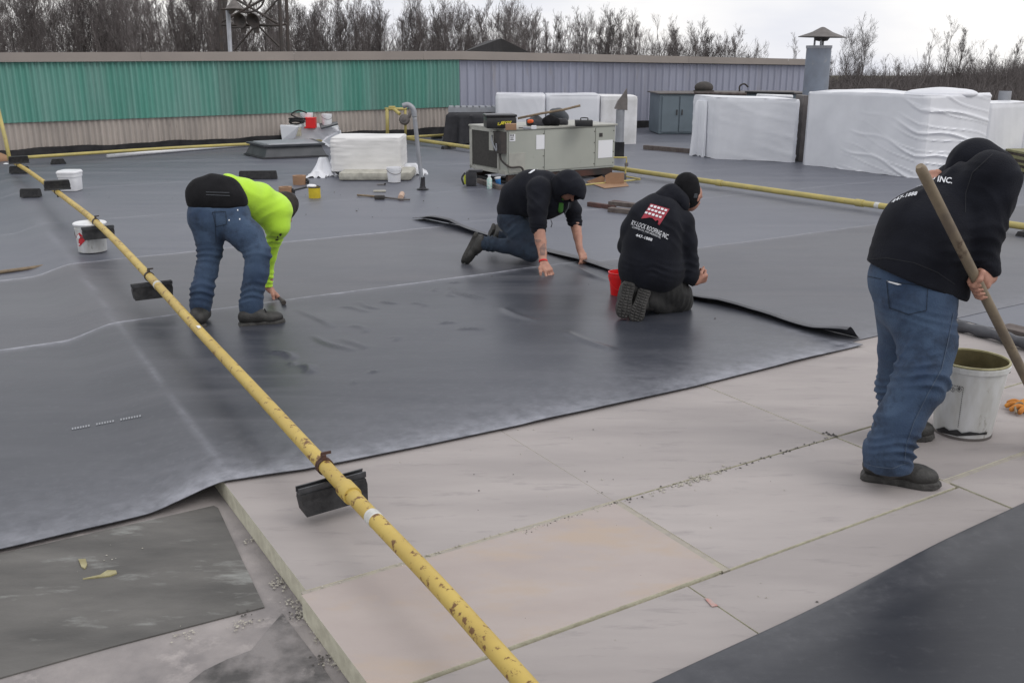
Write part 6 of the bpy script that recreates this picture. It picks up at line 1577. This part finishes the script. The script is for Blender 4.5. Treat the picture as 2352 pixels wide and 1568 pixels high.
body4 = shrink(torso4 + pel, .74) + shrink(leg_n[:3] + leg_f[:2], .66) + shrink(arm4[:4], .66) + F4.chain((2256, 560, 3.89, 24), (2273, 636, 3.88, 13.5)) + [(wr4 + ZA * .02, wr4, .026, .025)] + shrink(armf4[:2], .6) + [(P4(2176, 455, 4.2), P4(2162, 416, 4.16), .03, .024)] + face(head4, fwd4, np.array([.6, .1, .7]), .098) + [(P4(2215, 420, 4.08), head4, .055, .06)]
sdf_obj('body', body4 + h4 + h4b, 'skin_pale', man, .0055, .010)
rg = gp + (wr4 - gp) * .15
mk('finger_ring', MB().lathe([(.0098, -.003), (.0115, -.003), (.0115, .003), (.0098, .003)], gp + hdir * .012 + (lambda f: f / np.linalg.norm(f))((wr4 - gp) - hdir * ((wr4 - gp) @ hdir)) * .03, 16, np.cross(hdir, wr4 - gp)), 'ring_metal', parent=man, smooth=True)
boot(man, G(1978, 1096), G(2160, 1122), ZA, P4(2040, 1062, 3.71), shaft=.062)
boot(man, G(2020, 1008), G(2143, 1006), ZA, P4(2066, 985, 4.25), shaft=.06)
cH = crp(2070, 400, 13.07)
lettering('ROOFING', hoodie4, hoodie4, cH(690, 545), cH(1580, 285), (4.2, -10.5), 'white_print', step=6, bold=.012, curve=4)
lettering('INC.', hoodie4, hoodie4, cH(1650, 350), cH(2105, 412), (4.6, -13.5), 'white_print', step=6, bold=.02)
lettering('AND RESIDENTIAL', hoodie4, hoodie4, cH(520, 690), cH(1420, 465), (2.2, -4.6), 'white_print', step=6, curve=5)
lettering('447-1888', hoodie4, hoodie4, cH(240, 1030), cH(1010, 770), (4.5, -9.0), 'white_print', step=6, bold=.02, curve=5)
# back pocket stitching and belt line on the jeans
jn = [o for o in man.children if o.name.startswith('jeans')][0]
cQ = crp(1900, 300, 3.136)
decal('pocket_tear', jn, [[cQ(*q) for q in ((560, 1120), (640, 1140), (670, 1150), (640, 1154), (570, 1132))]], 'white_print', jn, step=6)

cQ2 = crp(1900, 700, 3.136)
decal('side_seam', jn, stroke([cQ2(1050, 100), cQ2(1005, 330), cQ2(960, 520), cQ2(860, 700), cQ2(760, 900), cQ2(700, 1080), cQ2(690, 1200)], 1.6), 'stitch_light', jn, step=8)
decal('back_pocket', jn, stroke([cQ(560, 1125), cQ(860, 1165), cQ(850, 1340), cQ(720, 1370), cQ(580, 1320), cQ(560, 1125)], 1.7) + stroke([cQ(420, 1090), cQ(520, 1110)], 1.6), 'stitch', jn, step=8)
decal('hem_stitch', jn, stroke([cQ2(395, 1208), cQ2(480, 1232), cQ2(600, 1245), cQ2(720, 1200)], 1.6), 'stitch_light', jn, step=8)
decal('hem_band', hoodie4, stroke([cQ(415, 965), cQ(560, 955), cQ(760, 990), cQ(930, 1060), cQ(1060, 1150)], 1.5), 'hoodie_seam', hoodie4, step=8)
decal('shoulder_seam', hoodie4, stroke([cQ(1340, 190), cQ(1190, 330), cQ(1140, 480), cQ(1135, 620)], 1.6), 'hoodie_seam', hoodie4, step=8)

# ------------------------------------------------------------------ hi-vis worker bending down
F1 = Fig(crp(380, 360, 3.5625), 3.635); K1, P1_ = F1.K, F1.P
man = empty('person', G(530, 752), 'worker in a bright lime sweatshirt and blue jeans bent double over a seam', 'person')
legL = F1.chain((375, 570, 6.44, 152), (395, 700, 6.43, 112), (398, 820, 6.42, 92), (372, 980, 6.38, 84), (335, 1140, 6.33, 90), (322, 1250, 6.31, 80), (320, 1350, 6.31, 76))
legR = F1.chain((585, 570, 6.45, 150), (710, 690, 6.40, 132), (797, 830, 6.34, 104), (785, 990, 6.30, 94), (758, 1140, 6.28, 88), (742, 1250, 6.27, 90), (740, 1360, 6.27, 94))
seat = F1.chain((390, 500, 6.47, 172), (565, 510, 6.48, 165))
jb = [(P1_(335, 1150, 6.33), (.05, 0, 1), .13, .010, 70), (P1_(755, 1180, 6.28), (.05, 0, 1), .13, .009, 62), (P1_(797, 850, 6.34), (.1, 0, 1), .08, .010, 70), (P1_(398, 840, 6.42), (.1, 0, 1), .08, .008, 70)]
jeans1 = sdf_obj('jeans', seat + legL + legR, 'denim', man, .009, .035, cuts=[(P1_(320, 1330, 6.31), (0, 0, -1), .2), (P1_(740, 1338, 6.27), (0, 0, -1), .2), (P1_(440, 452, 6.36), (.02, 0, 1), .6)], fold=cloth(.0055, 16, 1, jb))
sdf_obj('undershirt', F1.chain((345, 338, 6.50, 142), (440, 325, 6.52, 146), (530, 330, 6.54, 142)) + F1.chain((372, 400, 6.48, 158), (560, 405, 6.49, 155)), 'black_cloth', man, .009, .03, cuts=[(P1_(440, 462, 6.36), (0, 0, -1), None)], fold=cloth(.004, 13, 4))
hood1 = F1.chain((535, 300, 6.62, 128), (680, 350, 6.72, 142), (800, 420, 6.83, 160), (925, 485, 6.93, 152)) 
arm1 = F1.chain((945, 500, 6.88, 140), (958, 600, 6.86, 104), (938, 700, 6.90, 66), (905, 860, 6.95, 48), (890, 1000, 6.98, 40), (890, 1150, 7.0, 40))
hivis = sdf_obj('sweatshirt', hood1 + arm1, 'hivis', man, .009, .03, cuts=[(P1_(510, 300, 6.62), (-1, -.5, .15), .5), (P1_(890, 1112, 7.0), (0, 0, -1), .12)],
        fold=cloth(.012, 10, 3, [(P1_(820, 560, 6.85), (.6, 0, -.8), .10, .010, 60), (P1_(930, 730, 6.9), (0, 0, 1), .07, .010, 80), (P1_(890, 1050, 7.0), (0, 0, 1), .08, .007, 90)]))
hd1 = P1_(1005, 450, 7.12)
w1 = P1_(893, 1125, 7.0); tip1 = P1_(975, 1200, 7.02)
hnd1 = hand(w1, tip1 - w1, np.array([-.4, -.2, -.9]), -1, curl=(.7, .8, .5), thumb=.7)
sdf_obj('body', shrink(seat + hood1, .72) + shrink(legL[:4] + legR[:4], .66) + shrink(arm1[:3], .66) + F1.chain((905, 860, 6.95, 34), (891, 1100, 7.0, 31)) + [(P1_(945, 480, 6.98), hd1, .06, .06)] + face(hd1, np.array([.5, .35, -.8]), np.array([.75, .3, .6]), .095) + hnd1, 'skin', man, .006, .010)
sdf_obj('hair', [(hd1 + np.array([.01, .0, .012]), hd1 + np.array([.02, .02, .02]), .104, .098)], 'hair', man, .007, .02, fold=cloth(.006, 40, 2))
# skin between shirt and sweatshirt
sdf_obj('bare_waist', F1.chain((390, 262, 6.56, 66), (500, 250, 6.58, 66)), 'skin', man, .008, .02)
boot(man, G(462, 748) + R(-.03, -.10), G(462, 748) + R(.02, .17), ZA, P1_(330, 1330, 6.33), shaft=.06)
boot(man, G(549, 751), G(655, 742), ZA, P1_(735, 1330, 6.27), shaft=.064)
decal('sleeve_print', hivis, [[F1.c(*q) for q in ((945, 715), (972, 708), (970, 722), (950, 728))], [F1.c(*q) for q in ((975, 672), (995, 662), (998, 680), (985, 690))], [F1.c(*q) for q in ((958, 690), (968, 686), (972, 702), (962, 706))]], 'ink', hivis, step=6)
decal('shirt_print', [o for o in man.children if o.name.startswith('undershirt')][0], [[F1.c(*q) for q in ((365, 320), (560, 325), (562, 330), (367, 325))], [F1.c(*q) for q in ((367, 342), (565, 350), (565, 355), (367, 347))]], 'slate_fabric', [o for o in man.children if o.name.startswith('undershirt')][0], step=6)
decal('back_pocket', jeans1, stroke([F1.c(420, 490), F1.c(530, 485), F1.c(540, 590), F1.c(450, 610), F1.c(420, 490)], 1.4) + stroke([F1.c(440, 480), F1.c(450, 740)], 1.3), 'stitch', jeans1, step=6)
decal('rivet', jeans1, [[F1.c(x - 5, y - 6), F1.c(x + 5, y - 6), F1.c(x + 5, y + 6), F1.c(x - 5, y + 6)] for x, y in ((630, 472), (560, 556), (648, 548))], 'white_print', jeans1, step=6)
tl = empty('hand_roller', P1_(1012, 1230, 7.03), 'small dark seam roller in the hand of the lime-clad worker', 'roller')
mk('wheel', MB().lathe([(0, -.02), (.016, -.02), (.018, 0), (.016, .02), (0, .02)], G(*F1.c(1015, 1240), .03), 16, (.3, -1, 0)), 'dark_frame', parent=tl, smooth=40)
mk('grip', MB().tube([G(*F1.c(1012, 1232), .035), tip1, tip1 - (P1_(1010, 1230, 7.03) - tip1) * .8], .011, 8), 'dark_frame', parent=tl)

# ------------------------------------------------------------------ worker on hands and knees
F2 = Fig(crp(1040, 360, 4.9), 5.0); K2, P2_ = F2.K, F2.P
man = empty('person', G(1190, 606), 'hooded worker in black on hands and knees pressing a seam', 'person')
thN = F2.chain((775, 760, 8.36, 165), (880, 900, 8.28, 152), (985, 1060, 8.20, 125), (1000, 1135, 8.18, 106))
shN = F2.chain((1000, 1135, 8.18, 104), (860, 1090, 8.20, 92), (690, 1060, 8.22, 80), (540, 1035, 8.24, 84), (400, 1025, 8.25, 82))
thF = F2.chain((850, 780, 8.5, 150), (960, 960, 8.52, 120), (1000, 1080, 8.52, 95)); shF = F2.chain((1000, 1090, 8.52, 90), (800, 985, 8.58, 66), (600, 930, 8.62, 62))
jb = [(P2_(530, 1035, 8.24), (1, 0, .05), .06, .010, 80), (P2_(760, 860, 8.3), (.5, 0, -.8), .1, .007, 55), (P2_(690, 940, 8.6), (1, 0, 0), .08, .007, 80)]
sdf_obj('jeans', thN + shN + thF + shF, 'denim_dark', man, .009, .03, cuts=[(P2_(412, 1025, 8.25), (-1, 0, 0), .12), (P2_(622, 930, 8.62), (-1, 0, .1), .1)], fold=cloth(.005, 15, 2, jb))
tor2 = F2.chain((785, 640, 8.38, 172), (860, 500, 8.36, 205), (1000, 420, 8.31, 228), (1140, 410, 8.27, 222)); bel2 = F2.chain((1000, 520, 8.3, 210), (1180, 545, 8.25, 205), (1290, 540, 8.25, 165))
aN = F2.chain((1095, 420, 8.12, 150), (1080, 640, 8.02, 112), (1085, 800, 7.97, 96), (1095, 960, 7.95, 76)); aF = F2.chain((1380, 480, 8.32, 130), (1475, 640, 8.40, 98), (1495, 760, 8.42, 84), (1512, 850, 8.38, 70))
hoodie2 = sdf_obj('hoodie', tor2 + bel2 + aN + aF, 'black_hoodie', man, .009, .03, cuts=[(P2_(1095, 925, 7.95), (0, 0, -1), .13), (P2_(1510, 825, 8.42), (.12, 0, -1), .12)],
        fold=cloth(.011, 10, 6, [(P2_(1090, 860, 7.96), (0, 0, 1), .06, .007, 80), (P2_(1495, 760, 8.42), (0, 0, 1), .06, .006, 80), (P2_(1040, 560, 8.1), (.6, 0, .6), .1, .007, 50)]))
sdf_obj('hood', F2.chain((1350, 410, 8.18, 160), (1425, 378, 8.14, 184), (1500, 420, 8.08, 140), (1570, 492, 8.02, 55)), 'black_hoodie', hoodie2, .009, .03, cuts=[(P2_(1440, 566, 8.0), (.15, -.25, -1), .4)], fold=cloth(.007, 12, 8), carve=F2.chain((1440, 460, 8.10, 118), (1500, 600, 8.02, 110)))
sdf_obj('t_shirt', F2.chain((1345, 540, 8.135, 34), (1340, 650, 8.145, 34)), 'green_tee', man, .007, .015)
for (a, b_) in (((1440, 560), (1385, 700)), ((1230, 760), (1232, 845))): mk('drawstring', MB().tube([P2_(*a, 7.99), P2_((a[0] + b_[0]) / 2 + 14, (a[1] + b_[1]) / 2, 7.98), P2_(*b_, 8.0)], .004, 6), 'slate_fabric', parent=hoodie2)
fN = F2.chain((1095, 880, 7.95, 70), (1115, 1010, 7.92, 64), (1135, 1150, 7.86, 48), (1142, 1230, 7.82, 42)); fF = F2.chain((1512, 800, 8.40, 66), (1540, 960, 8.32, 50), (1560, 1090, 8.25, 36))
wN = P2_(1142, 1240, 7.815); wF = P2_(1562, 1095, 8.25)
hN = hand(wN, P2_(1195, 1330, 7.76) - wN, np.array([0, .2, -1.0]), -1, curl=(.45, .5, .3), point=(.1, .25, .2), spread=.2, s=1.1, thumb=.2)
hF = hand(wF, P2_(1592, 1180, 8.22) - wF, np.array([-.3, .2, -1.0]), 1, curl=(.35, .5, .4), spread=.25, s=1.0, thumb=.3)
hd2 = P2_(1420, 400, 8.17)
b2 = sdf_obj('body', shrink(tor2 + bel2 + thN + thF, .72) + shrink(shN[:3] + shF[:1], .66) + shrink(aN[:2] + aF[:2], .66) + fN + fF + hN + hF + [(P2_(1280, 440, 8.2), hd2, .06, .065)] + face(hd2, np.array([.55, -.25, -.75]), np.array([.7, -.1, .65]), .084), 'skin_pale', man, .006, .012)
decal('tattoo', b2, [[F2.c(*q) for q in ((1032, 960), (1062, 985), (1115, 990), (1120, 1005), (1085, 1020), (1060, 1015))], [F2.c(*q) for q in ((1135, 1040), (1160, 1030), (1168, 1090), (1160, 1170), (1110, 1165), (1100, 1090))]], 'tattoo', b2, lift=.0012, step=6)
mk('wristband', MB().lathe([(.033, -.007), (.037, -.006), (.037, .006), (.033, .007)], P2_(1143, 1238, 7.812), 20, P2_(1135, 1150, 7.86) - wN), 'red_plastic', parent=man, smooth=True)
boot(man, P2_(365, 900, 8.26), P2_(190, 1245, 8.22), np.array([.86, 0, .5]), P2_(425, 1020, 8.25), shaft=.055, sole_t=.028)
boot(man, P2_(560, 835, 8.66), P2_(495, 985, 8.80), np.array([.75, -.4, .4]), P2_(625, 930, 8.62), shaft=.045, sole_t=.025)
decal('logo', hoodie2, [[F2.c(*q) for q in ((1138, 180), (1250, 174), (1335, 188), (1325, 202), (1215, 208), (1165, 196))]], 'logo_red', hoodie2, lift=.004, step=5)
decal('lettering', hoodie2, [[F2.c(*q) for q in ((972, 232), (1000, 232), (1040, 205), (1080, 186), (1060, 180), (1010, 202))]] + [[F2.c(1165 + k * 34, 184 + (k % 2) * 6), F2.c(1187 + k * 34, 182 + (k % 2) * 6), F2.c(1190 + k * 34, 190 + (k % 2) * 6), F2.c(1168 + k * 34, 192 + (k % 2) * 6)] for k in range(5)], 'white_print', hoodie2, lift=.006, step=5)

# ------------------------------------------------------------------ kneeling worker in a beanie
F3 = Fig(crp(1360, 360, 3.5625), 3.635); K3, P3_ = F3.K, F3.P
man = empty('person', G(1505, 735), 'worker in a black knit beanie kneeling with his printed back turned', 'person')
th3 = F3.chain((560, 1060, 6.56, 190), (690, 1110, 6.58, 165), (790, 1190, 6.62, 140), (825, 1225, 6.66, 118)); th3b = F3.chain((480, 1080, 6.62, 140), (600, 1180, 6.95, 110))
ca3 = F3.chain((815, 1260, 6.66, 95), (690, 1265, 6.55, 78), (590, 1235, 6.44, 66)); ca3b = F3.chain((600, 1200, 6.9, 90), (500, 1170, 6.6, 70), (430, 1120, 6.44, 60))
sdf_obj('trousers', th3 + th3b + ca3 + ca3b, 'charcoal_pants', man, .009, .03, fold=cloth(.006, 15, 2, [(P3_(800, 1200, 6.6), (.6, .3, -.4), .1, .010, 60), (P3_(700, 1290, 6.5), (1, 0, 0), .1, .007, 70)]))
tor3 = F3.chain((595, 905, 6.56, 238), (610, 760, 6.58, 246), (640, 600, 6.60, 232), (660, 510, 6.62, 190))
shd = F3.chain((545, 500, 6.60, 112), (660, 470, 6.63, 120), (835, 570, 6.62, 118))
aL3 = F3.chain((530, 520, 6.60, 115), (450, 640, 6.64, 105), (412, 770, 6.70, 88), (470, 880, 6.92, 70)); aR3 = F3.chain((845, 590, 6.60, 116), (880, 730, 6.58, 98), (895, 900, 6.58, 88), (905, 1000, 6.58, 84), (950, 1062, 6.60, 50))
low3 = F3.chain((560, 950, 6.55, 238), (640, 960, 6.55, 232))
hoodie3 = sdf_obj('hoodie', tor3 + shd + aL3 + aR3 + low3, 'black_hoodie', man, .009, .03, cuts=[(P3_(600, 1010, 6.4), (-.10, -.1, -1), .55), (P3_(962, 1066, 6.6), (1, 0, -.35), .07)] if False else [(P3_(962, 1066, 6.6), (1, 0, -.35), .06)],
        fold=cloth(.012, 10, 9, [(P3_(890, 940, 6.58), (0, 0, 1), .09, .008, 70), (P3_(600, 980, 6.4), (.1, 0, 1), .06, .008, 80), (P3_(760, 620, 6.5), (.6, 0, .7), .08, .006, 60)]))
sdf_obj('hood', F3.chain((690, 385, 6.62, 88), (760, 350, 6.66, 90), (830, 395, 6.66, 78), (860, 440, 6.62, 56)), 'black_hoodie', hoodie3, .008, .03, fold=cloth(.005, 15, 3))
hd3 = P3_(898, 320, 6.74)
sdf_obj('beanie', F3.chain((888, 258, 6.73, 104), (892, 330, 6.73, 104), (905, 372, 6.73, 88)), 'black_cloth', man, .007, .03, fold=cloth(.0022, 45, 3))
mk('beanie_badge', MB().box(P3_(963, 352, 6.645), (.025, .004, .03), bev=.002), 'slate_fabric', parent=man)
w3 = P3_(958, 1068, 6.6)
hn3 = hand(w3, P3_(1012, 1050, 6.62) - w3, np.array([0, .8, .5]), 1, curl=(.9, 1.0, .6), thumb=.6)
sdf_obj('body', shrink(tor3 + shd + th3 + th3b, .72) + shrink(ca3 + ca3b, .7) + shrink(aL3, .62) + shrink(aR3[:3], .66) + [(P3_(905, 1000, 6.58), w3, .035, .027)] + [(P3_(820, 450, 6.66), hd3, .06, .062)] + face(hd3 + np.array([.012, .01, -.03]), np.array([.75, .55, -.3]), np.array([.2, .1, 1]), .092) + hn3, 'skin', man, .006, .011)
boot(man, P3_(410, 1075, 6.40), P3_(352, 1372, 6.33), np.array([.12, .93, .34]), P3_(440, 1130, 6.47), tread=True, w=.108, shaft=.05)
boot(man, P3_(545, 1130, 6.40), P3_(452, 1402, 6.30), np.array([.22, .90, .34]), P3_(585, 1235, 6.46), tread=True, w=.108, shaft=.05)
cL = crp(1460, 470, 14.26)
lg = decal('logo', hoodie3, [[cL(*q) for q in ((930, 110), (1555, 290), (1220, 825), (1165, 790), (1190, 690), (1150, 655), (1090, 690), (985, 590), (900, 570), (780, 590), (615, 605))]], 'logo_red', hoodie3, lift=.003, step=5)
sq = []
for r_i in range(3):
    for c_i in range(5):
        x0 = 965 + c_i * 113 - r_i * 85 - (8 if r_i == 2 else 0); y0 = 195 + c_i * 34 + r_i * 108
        if r_i == 2: y0 += 6
        sq.append([cL(x0 - 25, y0 - 38), cL(x0 + 58, y0 - 22), cL(x0 + 25, y0 + 42), cL(x0 - 52, y0 + 24)])
decal('logo_windows', hoodie3, sq, 'white_print', hoodie3, lift=.006, step=5)
lettering('RY-LOCK ROOFING INC.', hoodie3, hoodie3, cL(275, 815), cL(1490, 1310), (4.2, -10.6), 'white_print', lift=.003, step=6, bold=.006, curve=2.5)
lettering('COMMERCIAL AND RESIDENTIAL', hoodie3, hoodie3, cL(310, 915), cL(1255, 1275), (1.4, -4.0), 'white_print', lift=.003, step=6, curve=1.5)
lettering('- EST. -', hoodie3, hoodie3, cL(570, 1070), cL(890, 1180), (1.2, -3.6), 'slate_fabric', lift=.003, step=6)
lettering('447-1888', hoodie3, hoodie3, cL(425, 1200), cL(965, 1365), (2.2, -6.6), 'white_print', lift=.003, step=6, bold=.015)
